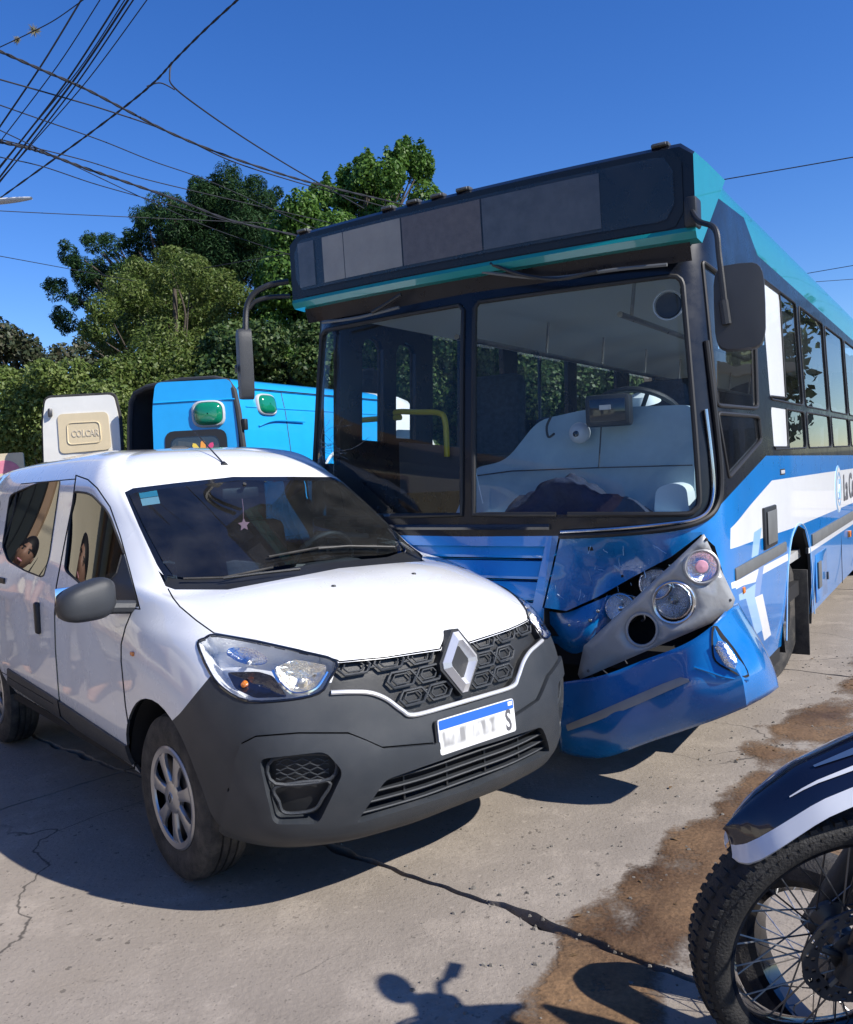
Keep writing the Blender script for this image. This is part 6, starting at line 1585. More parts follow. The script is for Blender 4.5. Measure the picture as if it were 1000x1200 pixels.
    def door(name, hx, hy, ex, ey, outer, inner, face_cam):
        a = Vector((hx, hy, 0)); b = Vector((ex, ey, 0)); u = (b - a); L = u.length; u.normalize(); n = Vector((u.y, -u.x, 0)); n = n if n.y < 0 else -n      # n looks to the camera
        def fn(s, z, d): return inv @ (a + u * s + Vector((0, 0, z)) - n * (.0 if z < 1.5 else -(z - 1.5) * -.06) + n * d)
        out = round_poly([(.0, .5), (L, .5), (L, 1.6), (L - .01, 2.35), (L - .05, 2.60), (.06, 2.60), (.01, 2.35)], [.03, .03, .1, .1, .06, .06, .1])
        o = MB().prism(out, fn, -.05, .0).build(name, face_cam, A, angle=25)
        return o, fn, L
    o, fn, L = door('rear_door', -1.775, 8.40, -2.60, 8.36, None, None, 'amb_blue')
    MB().prism(round_poly([(.10, 1.35), (L - .10, 1.35), (L - .12, 2.12), (.12, 2.12)], .09), fn, .002, .008).build('window_frame', 'black_plastic', o, angle=25)
    MB().prism(round_poly([(.17, 1.42), (L - .15, 1.42), (L - .17, 2.06), (.19, 2.06)], .08), fn, .009, .012).build('window_pane', 'glass_bus_side', o, angle=25)
    MB().prism(round_poly([(.18, 1.43), (L - .16, 1.43), (L - .18, 2.05), (.20, 2.05)], .08), fn, .0082, .0088).build('film_or_reflection', 'moulding_grey', o, angle=25)
    flower(lambda u, v, d: fn(L * .42 + u, 1.83 + v, .013 + d), .17, o)
    MB().tube([fn(.02, 2.40, .003), fn(L * .5, 2.405, .003), fn(L - .03, 2.40, .003)], .010, 6).build('door_swage', 'amb_blue', o)
    ctr = fn(.28, 2.27, .0); nrm = (fn(.28, 2.27, 1.) - ctr)
    green(ctr, nrm, o, sx=.135, sz=.11)
    o, fn, L = door('rear_door', -3.20, 9.20, -4.02, 9.18, None, None, 'amb_white')
    MB().prism(round_poly([(.10, 2.02), (L - .18, 2.0), (L - .17, 2.42), (.12, 2.42)], .06), fn, .003, .012).build('trim_panel', 'trim_cream', o, angle=25)
    MB().tube([fn(x, z, .014) for x, z in round_poly([(.20, 2.10), (L - .27, 2.09), (L - .27, 2.32), (.21, 2.32)], .05)], .007, 6, closed=True).build('trim_rim', 'trim_cream', o)
    # raised maker name on the trim, read from the camera: text x runs against the door's own axis
    p0 = fn(L - .30, 2.165, .013); ux = (fn(L - .40, 2.165, .013) - p0).normalized(); uz = (fn(L - .30, 2.265, .013) - p0).normalized(); un_ = ux.cross(uz)
    M = Matrix(((ux.x, uz.x, un_.x, p0.x), (ux.y, uz.y, un_.y, p0.y), (ux.z, uz.z, un_.z, p0.z), (0, 0, 0, 1)))
    lettering('COLCAR', .10, M @ Matrix.Translation((.012, .005, 0)), 'trim_emboss', o, .004, bold=.002, xs=.72)
    MB().prism(round_poly([(.06, 1.2), (L - .08, 1.2), (L - .12, 1.88), (.12, 1.88)], .12), fn, .003, .016).build('window_frame', 'black_plastic', o, angle=25)
    MB().prism(round_poly([(.12, 1.26), (L - .14, 1.26), (L - .17, 1.82), (.17, 1.82)], .10), fn, .017, .02).build('window_pane', 'moulding_grey', o, angle=25)
    MB().box(fn(L - .10, 2.44, .02), (.05, .04, .09), h, bev=.01).build('door_catch', 'dark_steel', o)
    ed = MB().tube([fn(x, z, -.03) for x, z in round_poly([(-.005, .5), (L + .01, .5), (L + .01, 1.6), (L, 2.37), (L - .04, 2.61), (.05, 2.61), (0, 2.35)], .06)], .018, 6, closed=True).build('door_seal', 'rubber', o)

# ================================================================== faded no-entry board at the left edge
def build_sign():
    c = toworld(8, 527, 'y', 9.6); T = thing('sign_board', 'cream board with a faded pink no entry disc', 'sign', (c.x - .05, 9.6, 0), R(6))
    MB().prism(round_poly([(-.24, 1.62 - .55), (.24, 1.60 - .55), (.22, 2.06), (-.24, 2.05)], .03), lambda u, v, d: (u, d, v), -.012, .012).build('board', 'sign_board', T, angle=20)
    MB().lathe([(0, .003), (.178, .003), (.18, 0)], (.02, -.0125, 1.80), (0, -1, 0), 40).build('disc', 'sign_pink', T)
    MB().prism(round_poly([(-.10, 1.765), (.14, 1.765), (.14, 1.835), (-.10, 1.835)], .01), lambda u, v, d: (u, d, v), -.0190, -.0158).build('bar', 'sign_board', T)
    for x in (-.2, .2): MB().tube([(x, .03, 0), (x, .03, 1.9)], .02, 8).build('post', 'dark_steel', T)

# ================================================================== overhead cables
def build_cables():
    n = [0]
    def cable(pts, z0, z1, r=.012, label=None, twist=False, ext=(3, 3)):
        """photo points; the ends lie at heights z0,z1, the cable hangs in the vertical plane between them"""
        a = toworld(*pts[0], 'z', z0); b = toworld(*pts[-1], 'z', z1); nrm = Vector((b.y - a.y, -(b.x - a.x), 0)).normalized(); P = []
        for p in pts:
            d = ray(*p); den = d.dot(nrm); t = (a - EYE).dot(nrm) / den if abs(den) > 1e-4 else None
            P.append(EYE + d * t if t else a)
        P = spline(P, 8)
        if ext[0]: P = [P[0] + (P[0] - P[1]).normalized() * ext[0]] + P
        if ext[1]: P = P + [P[-1] + (P[-1] - P[-2]).normalized() * ext[1]]
        mb = MB()
        if twist:
            for ph in (0, math.pi):
                Q = []
                for i, p in enumerate(P):
                    Q.append(p + Vector((0, math.cos(i * 1.3 + ph), math.sin(i * 1.3 + ph))) * r * .5)
                mb.tube(Q, r * .6, 6)
        else: mb.tube(P, r * .85, 6)
        o = mb.build('overhead_cable', 'cable_black', None); n[0] += 1
        tag(o, label, 'cable', 'overhead cables')
    THIN = 'thin black overhead cable strung across the blue sky'; FAN = 'black cable in the steep fan running up from the pole'
    cable([(0, 60), (45, 80), (100, 104), (150, 130), (205, 158), (270, 184), (340, 207), (385, 219), (440, 232)], 6.2, 6.6, .018, 'thick twisted overhead cable crossing towards the trees', True)
    cable([(0, 93), (60, 110), (125, 129), (200, 155), (270, 188), (340, 211), (400, 228)], 6.0, 6.4, .010, 'thin cable hanging just under the thick twisted cable')
    cable([(278, 0), (240, 35), (205, 70), (182, 95), (150, 122), (100, 160), (50, 196), (0, 232)], 6.8, 6.2, .014, 'service cable running diagonally with a forked drop wire', True)
    cable([(201, 73), (199, 88), (204, 102), (240, 130), (290, 164), (340, 195), (375, 215)], 6.7, 6.5, .012, 'drop wire looping off the diagonal service cable', False, (0, 2))
    cable([(172, 101), (188, 97), (205, 105)], 6.7, 6.7, .010, 'short fork joining the loop to the diagonal service cable', False, (0, 0))
    cable([(0, 123), (60, 144), (120, 165), (180, 189), (245, 212), (330, 250)], 5.9, 6.2, .008, 'thin cable between the twisted cable and the thick bundle')
    cable([(0, 166), (35, 174), (60, 182), (100, 197), (150, 214), (210, 235), (270, 258), (335, 273)], 5.6, 6.0, .020, 'thick cable bundle sagging towards the dark conifer', True)
    cable([(20, 168), (100, 188), (160, 207), (220, 222), (280, 236), (340, 250)], 5.7, 6.0, .008, 'thin cable just above the thick sagging bundle')
    cable([(0, 184), (50, 195), (110, 215), (170, 232)], 5.5, 5.9, .008, 'thin cable leaving the pole just below the thick bundle'); cable([(100, 200), (170, 233), (250, 268), (320, 292)], 5.5, 5.8, .007, 'thin cable dropping towards the olive tree from under the bundle')
    cable([(0, 247), (60, 250), (148, 254)], 5.4, 5.7, .007, 'thin level cable beside the street lamp head'); cable([(0, 300), (65, 312)], 5.2, 5.4, .007, 'lowest thin cable, below the street lamp head')
    for a, b, c_, r in (((95, 0), (50, 74), (0, 148), .011), ((117, 0), (68, 76), (3, 162), .007), ((140, 0), (76, 98), (8, 186), .012), ((150, 0), (88, 92), (4, 202), .014), ((156, 0), (84, 106), (0, 213), .010), ((172, 0), (104, 92), (38, 168), .007), ((146, 0), (92, 82), (20, 170), .007)):
        cable([a, b, c_], 6.8, 5.7, r, {95: 'steep cable of the fan nearest the tufted cable, set apart from the rest', 117: 'thin steep cable alone between the outer cable and the crowded middle of the fan', 172: 'thin steep cable of the fan nearest the forked drop wire'}.get(a[0], 'steep cable in the crowded middle of the fan'))
    cable([(97, 0), (66, 22), (40, 36), (0, 55)], 6.4, 6.2, .006, 'thin cable with two dry tufts caught on it', False)
    for px, py, s in ((40, 36, .085), (20, 47, .06)):
        c = toworld(px, py, 'z', 6.3); r = random.Random(px); mb = MB()
        for k in range(70):
            d = Vector((r.gauss(0, 1), r.gauss(0, 1), r.gauss(0, 1))).normalized(); mb.tube([c, c + d * s * r.uniform(.5, 1)], [.004, .001], 4)
        tag(mb.build('air_plant', 'tuft', None), 'dry tuft of air plant caught on the thin cable' if px == 40 else 'smaller dry air plant tuft further down the same cable', 'air plant')
    cable([(838, 212), (920, 198), (1000, 184)], 6.0, 6.0, .010, 'single cable in the sky above the bus roof', False, (10, 14)); cable([(942, 321), (1000, 311)], 6.0, 6.0, .010, 'upper of two short cables meeting the bus roof line', False, (10, 14)); cable([(944, 331), (1000, 327)], 5.8, 5.8, .009, 'lower of two short cables meeting the bus roof line', False, (10, 14))
    # pole with the cable hub and the street lamp, off the left of the frame
    c = toworld(-60, 170, 'z', 5.7); T = thing('utility_pole', 'concrete utility pole carrying cables and a street lamp', 'pole', (c.x, c.y, 0))
    MB().tube([(0, 0, 0), (0, 0, 8)], [.17, .11], 16).build('pole', 'pole_concrete', T); MB().box((0, 0, 5.75), (.9, .1, .1), bev=.01).build('crossarm', 'pole_concrete', T)
    a = toworld(-40, 240, 'y', c.y) - Vector((c.x, c.y, 0)); b = toworld(37, 232, 'y', c.y) - Vector((c.x, c.y, 0))
    k_ = .35; l0 = b.lerp(a, .85)
    MB().tube([(0, 0, a.z - .25), l0], .03, 8).build('lamp_arm', 'lamp_grey', T)
    u = (b - l0).normalized(); P = []
    for i in range(9):
        t = i / 8; w = .07 * (math.sin(math.pi * min(1, .12 + t * .80)) ** .6); P.append([l0.lerp(b, t) + Vector((0, w * math.cos(q), w * .45 * math.sin(q))) for q in [2 * math.pi * s / 10 for s in range(11)]])
    MB().grid(P).build('lamp_head', 'lamp_grey', T)

# ================================================================== motorcycle
def build_motorcycle():
    T = thing('motorcycle', 'navy and white trail motorcycle with spoked front wheel beside the mud', 'motorcycle', (.873, 1.985, .16), math.pi); T.rotation_euler = (R(-10), 0, math.pi)
    # local x forward (to picture left), y left (towards the camera), z up; front hub at the origin
    Rt = .345
    w = thing_part('wheel', T, (0, 0, Rt)); w.rotation_euler = (R(-3), 0, R(4))
    n = 76; prof = [(-.040, .268), (-.052, .283), (-.056, .305), (-.046, .325), (-.026, .335), (0, .338), (.026, .335), (.046, .325), (.056, .305), (.052, .283), (.040, .268)]
    MB().lathe([(r, h) for h, r in prof], (0, 0, 0), (0, 1, 0), 90).build('tyre', 'bike_tyre', w, angle=60)
    blocks = MB()
    for k in range(n):
        t = 2 * math.pi * k / n
        for hh, hw_, dr, ph in ((-.034, .014, .003, 0), (0.0, .013, .004, .5), (.034, .014, .003, 0), (-.050, .006, .002, .5), (.050, .006, .002, .5)):
            a = t + ph * 2 * math.pi / n; rb = .338 - abs(hh) ** 2 * 6.0 - (.012 if abs(hh) > .045 else 0); da = .030 if abs(hh) < .04 else .022
            vs = []
            for rr, kk in ((rb - .006, 1.), (rb + dr, .82)):
                for sa, sh_ in ((-1, -1), (1, -1), (1, 1), (-1, 1)):
                    q = a + sa * da * kk * .9 + sh_ * .006; vs.append((rr * math.cos(q), hh + sh_ * hw_ * kk, rr * math.sin(q)))
            blocks.add(vs, [(4, 5, 6, 7), (0, 1, 5, 4), (1, 2, 6, 5), (2, 3, 7, 6), (3, 0, 4, 7)])
    tb = blocks.build('tread_blocks', 'bike_tyre', w, angle=20); tb['kind'] = 'stuff'
    MB().lathe([(.268, -.040), (.272, -.044), (.262, -.040), (.250, -.020), (.247, 0), (.250, .020), (.262, .040), (.272, .044), (.268, .040), (.258, .018), (.258, -.018)], (0, 0, 0), (0, 1, 0), 80, closed=True).build('rim', 'gloss_black', w)
    MB().lathe([(.02, -.06), (.05, -.055), (.052, -.045), (.030, -.03), (.030, .03), (.048, .04), (.05, .05), (.02, .06)], (0, 0, 0), (0, 1, 0), 36).build('hub', 'dark_steel', w)
    for k in range(36):
        sd_ = 1 if k % 2 else -1; a = 2 * math.pi * k / 36; b = a + (.62 if (k // 2) % 2 else -.62)
        MB().tube([(.048 * math.cos(b), sd_ * .044, .048 * math.sin(b)), (.250 * math.cos(a), sd_ * .008, .250 * math.sin(a))], .0021, 5).build('spoke', 'spoke_steel', w)
    # disc on the left side, ring with holes built from segments
    dm = MB(); m = 60
    for k in range(m):
        a0, a1 = 2 * math.pi * k / m, 2 * math.pi * (k + 1) / m
        for r0, r1, skip in ((.084, .092, False), (.092, .101, k % 3 == 0), (.101, .106, False), (.106, .114, k % 3 == 1), (.114, .121 + .0015 * math.sin(k * 1.05), False)):
            if skip: continue
            vs = [(r * math.cos(a), y, r * math.sin(a)) for y in (.058, .062) for r, a in ((r0, a0), (r1, a0), (r1, a1), (r0, a1))]
            dm.add(vs, [(0, 1, 2, 3), (7, 6, 5, 4), (0, 3, 7, 4), (1, 5, 6, 2)])
    dm.build('brake_disc', 'dark_steel', w, angle=20)
    sp_ = MB()
    for k in range(5):
        a = 2 * math.pi * k / 5; sp_.tube([(.03 * math.cos(a), .055, .03 * math.sin(a)), (.088 * math.cos(a + .35), .06, .088 * math.sin(a + .35))], .008, 6)
    sp_.build('disc_carrier', 'dark_steel', w)
    # forks
    rake = Vector((-.46, 0, .888)).normalized()
    for y in (-.085, .085):
        a = Vector((-.0, y, Rt)); MB().tube([a - rake * .05, a + rake * .06, a + rake * .34], [.030, .030, .027], 14).build('fork_leg', 'black_plastic', T)
        MB().tube([a + rake * .30, a + rake * .80], .021, 12).build('fork_tube', 'steel', T)
        MB().tube([a + rake * (.33 + .02 * 0), a + rake * .36], .032, 12).build('fork_seal', 'rubber', T)
    MB().tube([(0, -.12, Rt), (0, .12, Rt)], .012, 10).build('axle', 'steel', T); MB().lathe([(.016, 0), (.018, .012), (.0, .014)], (0, .12, Rt), (0, 1, 0), 6).build('axle_nut', 'steel', T)
    cal = MB().box((-.085, .075, Rt + .085), (.05, .05, .10), Matrix.Rotation(R(-27), 4, 'Y'), bev=.014).build('brake_caliper', 'black_plastic', T)
    for d in (-.025, .025): MB().lathe([(.014, 0), (.012, .012), (0, .014)], Vector((-.085, .10, Rt + .085)) + Vector((d * .45, 0, d)), (0, 1, 0), 10).build('caliper_bolt', 'dark_steel', cal)
    MB().tube(spline([(-.09, .09, Rt + .13), (-.16, .11, Rt + .28), (-.24, .10, Rt + .42), (-.36, .1, .95)], 6), .006, 6).build('brake_hose', 'black_plastic', T)
    MB().box((-.015, .085, Rt), (.10, .03, .07), bev=.014).build('axle_lug', 'black_plastic', T)
    # high front mudguard: top shell in navy, white rim wing below, stripes
    spine = [(.268, .628, .006), (.262, .636, .026), (.248, .650, .046), (.225, .672, .062), (.19, .702, .076), (.10, .765, .088), (-.02, .815, .095), (-.14, .860, .10), (-.30, .905, .095), (-.46, .92, .085)]
    def guard(t0, wk, dz, e0, e1, crown):
        P = []
        S_ = spline([Vector(s) for s in spine], 6)
        for i, s in enumerate(S_):
            hwid = s.z_ if False else None
        return P
    spine = [(a * (.93 if a > 0 else 1), b, c) for a, b, c in spine]
    def sec(u, wscale=1., drop=.05, dz=0., n_=13, va=-1., vb=1.):
        k = u * (len(spine) - 1); i = min(int(k), len(spine) - 2); f = k - i
        x = spine[i][0] * (1 - f) + spine[i + 1][0] * f; z = spine[i][1] * (1 - f) + spine[i + 1][1] * f; hw_ = (spine[i][2] * (1 - f) + spine[i + 1][2] * f) * wscale
        return [(x + .02 * (1 - abs(v)), v * hw_, z + dz - drop * abs(v) ** 2.2) for v in [va + (vb - va) * q / (n_ - 1) for q in range(n_)]]
    U = [i / 36 for i in range(37)]
    g1 = MB().grid([sec(u) for u in U]).build('mudguard', 'fender_navy', T, angle=60); md = g1.modifiers.new('Solidify', 'SOLIDIFY'); md.thickness = .004
    for sgn in (1, -1):
        P = []
        for u in [i / 30 for i in range(31)]:
            a = sec(u, 1., .05, 0., 3, sgn * .86, sgn * 1.0); e = a[-1]; flare = .008 + .015 * math.sin(math.pi * min(1, u * 1.55)) ** 1.3 * (1 if u < .65 else max(0, (1 - u) / .35))
            P.append([(a[0][0], a[0][1] * 1.03, a[0][2] + .003), (e[0] + .004, e[1] + sgn * .012, e[2] + .001), (e[0] + .006, e[1] + sgn * (.016 + flare * .25), e[2] - flare * .55), (e[0] + .004, e[1] + sgn * .010, e[2] - flare * 1.15)])
        MB().grid(P).build('mudguard_rim', 'fender_white', g1, angle=60)
        for (u0, u1, v0, v1, v2, mt) in ((.50, .98, .62, .72, .20, 'fender_white'), (.58, 1.0, .22, .46, .12, 'fender_blue')):
            P = []
            for i in range(15):
                t = i / 14; u = u0 + (u1 - u0) * t; wd_ = math.sin(math.pi * (.08 + .84 * t)) ; c_ = v0 + (v2 - v0) * (1 - t) * .2
                P.append([tuple(np.array(sec(u, 1., .05, .0045, 2, sgn * c_, sgn * (c_ + (v1 - v0) * wd_))[q])) for q in (0, 1)])
            MB().grid(P).build('mudguard_stripe', mt, g1)
    # steering head, bars, mirror
    hd = Vector((0, 0, Rt)) + rake * .72
    for k in (.52, .72): c = Vector((0, 0, Rt)) + rake * k; MB().box(c, (.07, .24, .035), Matrix.Rotation(R(-27), 4, 'Y'), bev=.012).build('fork_yoke', 'black_plastic', T)
    bar = spline([(-.53, .36, 1.06), (-.47, .24, 1.07), (-.40, .12, 1.05), (-.40, -.12, 1.05), (-.44, -.16, 1.06), (-.48, -.22, 1.06)], 6); MB().tube(bar, .011, 10).build('handlebar', 'black_plastic', T)
    for y in (.33, -.33):
        MB().tube([(-.50, y * .87, 1.065), (-.535, y * 1.12, 1.06)] if y > 0 else [(-.455, -.17, 1.06), (-.49, -.24, 1.06)], .018, 12).build('grip', 'rubber', T)
        if y > 0: MB().tube(spline([(-.48, y * .80, 1.065), (-.43, y * .95, 1.06), (-.45, y * 1.25, 1.055)], 5), .007, 8).build('lever', 'steel', T)
        s_ = 1 if y > 0 else -1
        if y < 0: continue
        MB().tube(spline([(-.47, y * .75, 1.07), (-.46, y * .3, 1.16), (-.45, y * -.1, 1.20)], 5), .006, 8).build('mirror_stem', 'black_plastic', T)
        P = []
        for i in range(9):
            t = -1 + 2 * i / 8; k = (1 - t * t) ** .5; P.append([(-.45 + .022 * t, y * -.2 + .075 * k * math.cos(q), 1.235 + .055 * k * math.sin(q)) for q in [2 * math.pi * s / 18 for s in range(19)]])
        MB().grid(P).build('mirror', 'black_plastic', T, weld=1e-5)
    MB().box((-.46, .26, 1.075), (.05, .07, .06), bev=.014).build('switch_gear', 'black_plastic', T); MB().box((-.42, 0, 1.09), (.08, .16, .09), bev=.02).build('instruments', 'black_plastic', T)
    # rest of the machine, right of the frame: swung on the locked steering
    before = set(T.children)
    tk = MB()
    P = []
    for i in range(12):
        u = i / 11; x = -.52 - .44 * u; w_ = .125 * math.sin(math.pi * (.25 + .6 * u)) ** .7; zt = .96 - .10 * u; zb_ = .74 - .04 * u
        P.append([(x, w_ * math.copysign(abs(math.cos(q)) ** .7, math.cos(q)), (zt + zb_) / 2 + (zt - zb_) / 2 * math.copysign(abs(math.sin(q)) ** .7, math.sin(q))) for q in [2 * math.pi * s / 20 for s in range(21)]])
    tk.grid(P); tk.add(P[0][:-1], [tuple(range(20))]); tk.add(P[-1][:-1], [tuple(range(20))]); tk.build('fuel_tank', 'fender_navy', T, angle=50)
    for s_ in (1, -1): MB().prism(round_poly([(-.36, .86), (-.46, .60), (-.62, .58), (-.70, .82), (-.55, .90)], .03), lambda u, v, d: (u, s_ * (.13 + d), v), 0, .012).build('tank_shroud', 'fender_white', T, angle=25)
    P = [[(x, yy * w_, z + dz) for yy, dz in ((-1, -.04), (-.8, .02), (0, .03), (.8, .02), (1, -.04))] for x, w_, z in ((-.9, .10, .86), (-1.1, .12, .83), (-1.4, .13, .85), (-1.65, .10, .88))]
    MB().grid(P).build('seat', 'seat_vinyl', T)
    P = [[(x, yy * w_, z) for yy, dz in ((-1, 0), (1, 0))] for x, w_, z in ((-1.5, .1, .82), (-1.75, .09, .86), (-2.0, .07, .92))]; MB().grid(P).build('rear_mudguard', 'fender_navy', T)
    MB().box((-.66, 0, .46), (.28, .24, .24), bev=.04).box((-.58, 0, .64), (.14, .15, .22), Matrix.Rotation(R(15), 4, 'Y'), bev=.02).build('engine', 'dark_steel', T)
    fr = MB(); 
    for P in ([(-.40, 0, 1.0), (-.50, 0, .72), (-.56, 0, .40), (-.66, 0, .33), (-.9, 0, .33)], [(-.40, 0, .98), (-.8, 0, .78), (-1.0, 0, .60), (-.95, 0, .36)], [(-.9, .08, .78), (-1.3, .09, .76), (-1.6, .08, .80)], [(-.9, -.08, .78), (-1.3, -.09, .76), (-1.6, -.08, .80)]): fr.tube(spline(P, 5), .018, 8)
    fr.build('frame', 'black_plastic', T)
    for y in (-.11, .11): MB().tube([(-.95, y, .38), (-1.36, y, .32)], .022, 8).build('swing_arm', 'dark_steel', T); 
    MB().tube([(-.98, .05, .72), (-1.12, .06, .42)], .03, 10).build('shock', 'dark_steel', T); MB().tube(spline([(-.58, -.14, .6), (-.62, -.16, .38), (-.9, -.16, .36), (-1.2, -.17, .55), (-1.5, -.17, .66)], 6), [.022] * 18 + [.035] * 7, 10).build('exhaust', 'black_plastic', T)
    w2 = thing_part('wheel', T, (-1.36, 0, .315)); MB().lathe([(.235, -.045), (.26, -.06), (.295, -.055), (.312, -.03), (.315, 0), (.312, .03), (.295, .055), (.26, .06), (.235, .045)], (0, 0, 0), (0, 1, 0), 60).build('tyre', 'tyre_rubber', w2)
    MB().lathe([(.235, -.045), (.22, -.03), (.216, 0), (.22, .03), (.235, .045)], (0, 0, 0), (0, 1, 0), 60).build('rim', 'gloss_black', w2); MB().lathe([(.02, -.07), (.06, -.05), (.04, 0), (.06, .05), (.02, .07)], (0, 0, 0), (0, 1, 0), 30).build('hub', 'dark_steel', w2)
    for k in range(24):
        s_ = 1 if k % 2 else -1; a = 2 * math.pi * k / 24; b = a + (.5 if (k // 2) % 2 else -.5); MB().tube([(.05 * math.cos(b), s_ * .045, .05 * math.sin(b)), (.218 * math.cos(a), 0, .218 * math.sin(a))], .002, 5).build('spoke', 'steel', w2)
    MB().tube([(-.8, .14, .33), (-.95, .24, .02)], .012, 8).build('side_stand', 'black_plastic', T)
    sw = Matrix.Translation((-.38, 0, 0)) @ Matrix.Rotation(R(-52), 4, 'Z') @ Matrix.Translation((.38, 0, 0))
    for o in T.children:
        if o in before: continue
        if o.type == 'MESH': o.data.transform(sw)
        else: o.matrix_local = sw @ o.matrix_local

# ================================================================== bystanders (mirrored in the van's side windows)
def build_person(label, x, y, rz, shirt, height=1.74):
    P = thing('person', label, 'person', (x, y, 0), rz, 'bystanders')
    k = height / 1.75
    def skin(name, joints, edges, mt, sub=2):
        me = bpy.data.meshes.new(name); me.from_pydata([tuple(c * k for c in j[0]) for j in joints], edges, []); o = link(name, me, P); me.materials.append(MATS[mt])
        m1 = o.modifiers.new('Skin', 'SKIN'); m1.use_smooth_shade = True
        for i, j in enumerate(joints): me.skin_vertices[0].data[i].radius = (j[1] * k, j[2] * k)
        me.skin_vertices[0].data[0].use_root = True
        m2 = o.modifiers.new('Subdivision', 'SUBSURF'); m2.levels = sub; m2.render_levels = sub
        return o
    # x forward, y left; body of skin with shirt and trousers as its clothing
    J = [((0, 0, .95), .13, .10), ((0, 0, 1.12), .13, .10), ((0, 0, 1.32), .155, .105), ((0, 0, 1.44), .11, .08), ((.005, 0, 1.52), .052, .052), ((.012, 0, 1.58), .055, .06),
         ((0, .17, 1.42), .055, .055), ((-.01, .215, 1.16), .042, .042), ((.05, .23, .93), .030, .030), ((.08, .225, .84), .020, .036),
         ((0, -.17, 1.42), .055, .055), ((-.01, -.215, 1.16), .042, .042), ((.05, -.23, .93), .030, .030), ((.08, -.225, .84), .020, .036),
         ((0, .09, .90), .09, .09), ((.01, .10, .50), .062, .062), ((-.01, .105, .10), .042, .042), ((.13, .12, .035), .04, .03),
         ((0, -.09, .90), .09, .09), ((.01, -.10, .50), .062, .062), ((-.01, -.105, .10), .042, .042), ((.13, -.12, .035), .04, .03)]
    E_ = [(0, 1), (1, 2), (2, 3), (3, 4), (4, 5), (3, 6), (6, 7), (7, 8), (8, 9), (3, 10), (10, 11), (11, 12), (12, 13), (0, 14), (14, 15), (15, 16), (16, 17), (0, 18), (18, 19), (19, 20), (20, 21)]
    skin('body', J, E_, 'skin_tone')
    gr = lambda js, d: [(p, a + d, b + d) for p, a, b in js]
    T_ = gr([J[0], J[1], J[2], J[3], J[6], J[10]], .014) + gr([((-.006, .20, 1.24), .048, .048), ((-.006, -.20, 1.24), .048, .048)], .012)
    skin('shirt', T_, [(0, 1), (1, 2), (2, 3), (3, 4), (3, 5), (4, 6), (5, 7)], shirt)
    L_ = gr([J[0], J[14], J[15], J[16], J[18], J[19], J[20]], .014); skin('trousers', L_, [(0, 1), (1, 2), (2, 3), (0, 4), (4, 5), (5, 6)], 'trousers')
    # head: shaped ellipsoid with brow, nose, chin
    rows = []
    for i in range(19):
        ph = math.pi * i / 18; row = []
        for j in range(24):
            th = 2 * math.pi * j / 24; nx, ny, nz = math.sin(ph) * math.cos(th), math.sin(ph) * math.sin(th), math.cos(ph)
            fx = .098 * nx; fy = .076 * ny; fz = .118 * nz
            if nz < 0: fy *= 1 - .28 * nz * nz; fx *= 1 - .10 * (-nz)
            if nx > .55 and abs(ny) < .30: fx += .022 * math.exp(-((nz + .12) / .20) ** 2) * (1 - abs(ny) / .30)
            if nx > .5: fx -= .010 * math.exp(-((nz - .12) / .10) ** 2) * (1 if abs(abs(ny) - .36) < .22 else 0)
            row.append(((fx + .025) * k, fy * k, (fz + 1.66) * k))
        rows.append(row + row[:1])
    MB().grid(rows).build('head', 'skin_tone', P, weld=1e-5, angle=180)
    for sgn in (1, -1):
        MB().lathe([(0, .012), (.018, .010), (.026, .0)], (.01 * k, sgn * .072 * k, 1.655 * k), (0, sgn, 0), 12).build('ear', 'skin_tone', P)
        MB().lathe([(0, .004), (.010, .002), (.012, -.004)], (.108 * k, sgn * .030 * k, 1.672 * k), (1, 0, 0), 10).build('eye', 'hair_dark', P)
    MB().tube([(.112 * k, -.022 * k, 1.603 * k), (.119 * k, 0, 1.602 * k), (.112 * k, .022 * k, 1.603 * k)], .005, 6).build('mouth', 'pink', P)
    hr = [[((.106 * math.sin(a) * math.cos(t) + .012) * k, .084 * math.sin(a) * math.sin(t) * k, (1.672 + .118 * math.cos(a)) * k) for t in [2 * math.pi * q / 24 for q in range(25)]] for a in [math.pi * (.52 if False else .46) * i / 8 for i in range(9)]]
    MB().grid(hr).build('hair', 'hair_dark', P, weld=1e-5, angle=180)

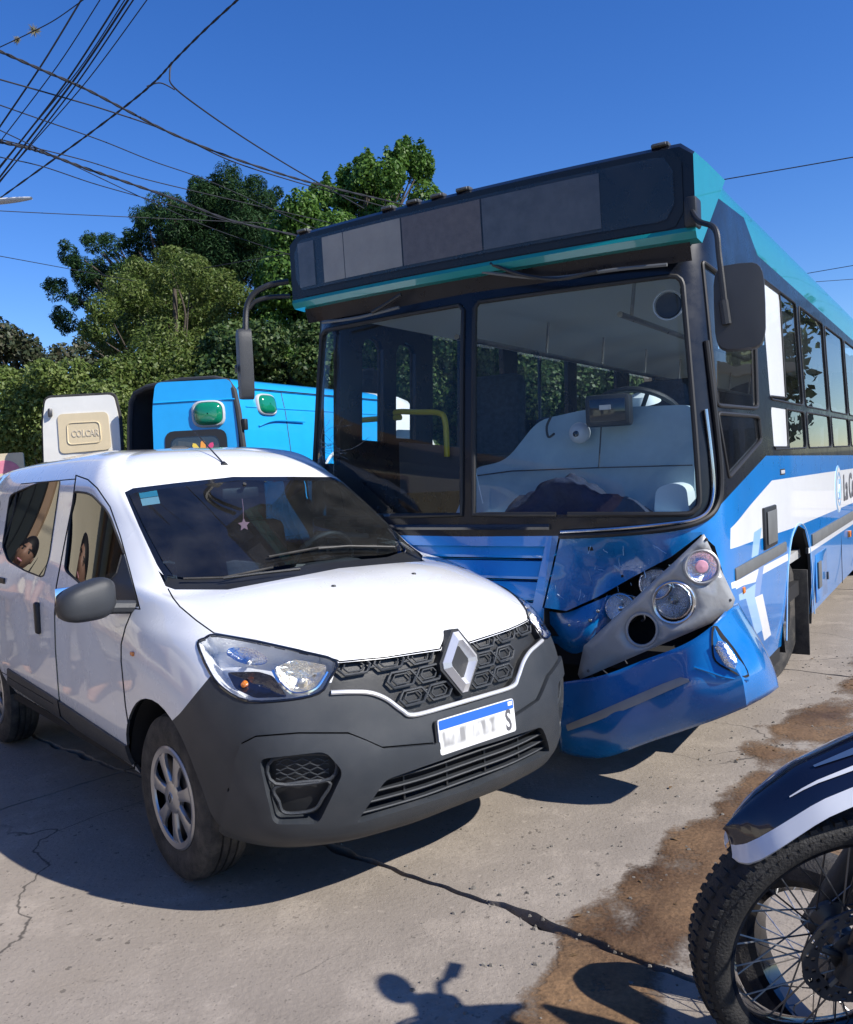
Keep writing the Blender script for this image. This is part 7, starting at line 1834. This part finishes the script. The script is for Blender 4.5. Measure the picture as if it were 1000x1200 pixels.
# ================================================================== house across the street (mirrored in van and bus glass)
def build_house():
    X = -8.2; T = thing('house', 'cream rendered house with brown cornice and barred windows', 'house', (X, 0, 0))
    MB().box((-.2, 0, 1.65), (.4, 26, 3.3)).build('wall', 'house_cream', T)
    MB().box((.10, 0, 3.38), (.8, 26.4, .16), bev=.02).box((.06, 0, 3.2), (.3, 26.2, .18), bev=.03).build('cornice', 'house_trim', T); MB().box((.03, 0, .3), (.07, 26, .6), bev=.01).build('plinth', 'house_trim', T)
    MB().box((.03, 0, 2.95), (.08, 26, .06), bev=.02).build('string_course', 'house_trim', T)
    for y, z in [(a, b) for b in (0,) for a in (-9, -5, -1.2, 2.6, 6.2, 9.8)]:
        w = MB().box((.02, y, 1.85 + z), (.06, 1.25, 1.9), bev=.01).build('window', 'house_trim', T); MB().box((.055, y, 1.85 + z), (.012, 1.05, 1.7)).build('pane', 'house_dark', w)
        for k in range(7): MB().tube([(.10, y - .54 + k * .18, .95 + z), (.10, y - .54 + k * .18, 2.75 + z)], .010, 6).build('bar', 'iron', w)
    for y in (4.4, 8.0):
        d = MB().box((.03, y, 1.1), (.08, .95, 2.2), bev=.01).build('door', 'house_trim', T); MB().lathe([(0, .05), (.03, .04), (.02, 0)], (.07, y + .36, 1.05), (1, 0, 0), 12).build('door_knob', 'satin_chrome', d)
    # wrought iron fence in front
    F = thing('iron_fence', 'black wrought iron fence with spear tops before the cream house', 'fence', (X + 1.5, 0, 0))
    for y0, y1 in ((5.4, 11.4),):
        for z in (.25, 1.7, 1.45): MB().tube([(0, y0, z), (0, y1, z)], .014, 6).build('rail', 'iron', F)
        k = 0
        while y0 + k * .15 <= y1:
            y = y0 + k * .15; MB().tube([(0, y, .05), (0, y, 1.85), (0, y, 1.98)], [.011, .011, .002], 6).build('picket', 'iron', F)
            if k % 2: MB().tube([(0, y + .055 * math.cos(q), 1.575 + .055 * math.sin(q)) for q in [2 * math.pi * s / 14 for s in range(14)]], .008, 5, closed=True).build('scroll', 'iron', F)
            k += 1
    H2 = thing('street_house', 'grey rendered house with flat roof along the sunny side of the street', 'house', (13.6, 13.5, 0))
    MB().box((0, 0, 1.7), (4, 5, 3.4), bev=.02).build('wall', 'moulding_grey', H2); MB().box((0, 0, 3.5), (4.4, 5.4, .2), bev=.02).build('roof', 'house_trim', H2)
    for y in (-1.3, 1.3): MB().box((-2.01, y, 1.7), (.05, 1.1, 1.2)).build('window', 'house_dark', H2)
    rr = random.Random(31)
    for (x, y, h_, lab) in ((15.5, 19.2, 6.5, 'tall street tree beyond the grey house'),):
        cl = [((x + rr.uniform(-1.2, 1.2), y + rr.uniform(-1.5, 1.5), h_ * rr.uniform(.42, .95)), (rr.uniform(.8, 1.3),) * 3) for _ in range(12)]
        tree('street_tree', lab, (x, y), cl, 'leaf_ivy', .16, .5, int(x * 10), .18, 'street trees')
    pv = MB().box((X + 1.2, 0, .04), (2.6, 26, .16), bev=.02).build('pavement', 'concrete_grey', None); pv['kind'] = 'structure'
VS = build_van()
BS = build_bus()
build_trees(); build_ambulance(); build_sign(); build_cables(); build_motorcycle(); build_house()
build_person('bystander in a navy shirt standing on the road beside the van', -3.84, 5.5, R(-10), 'shirt_navy', 1.76)
build_person('bystander in a grey shirt standing on the road behind the navy one', -4.6, 6.6, R(-25), 'shirt_grey', 1.70)
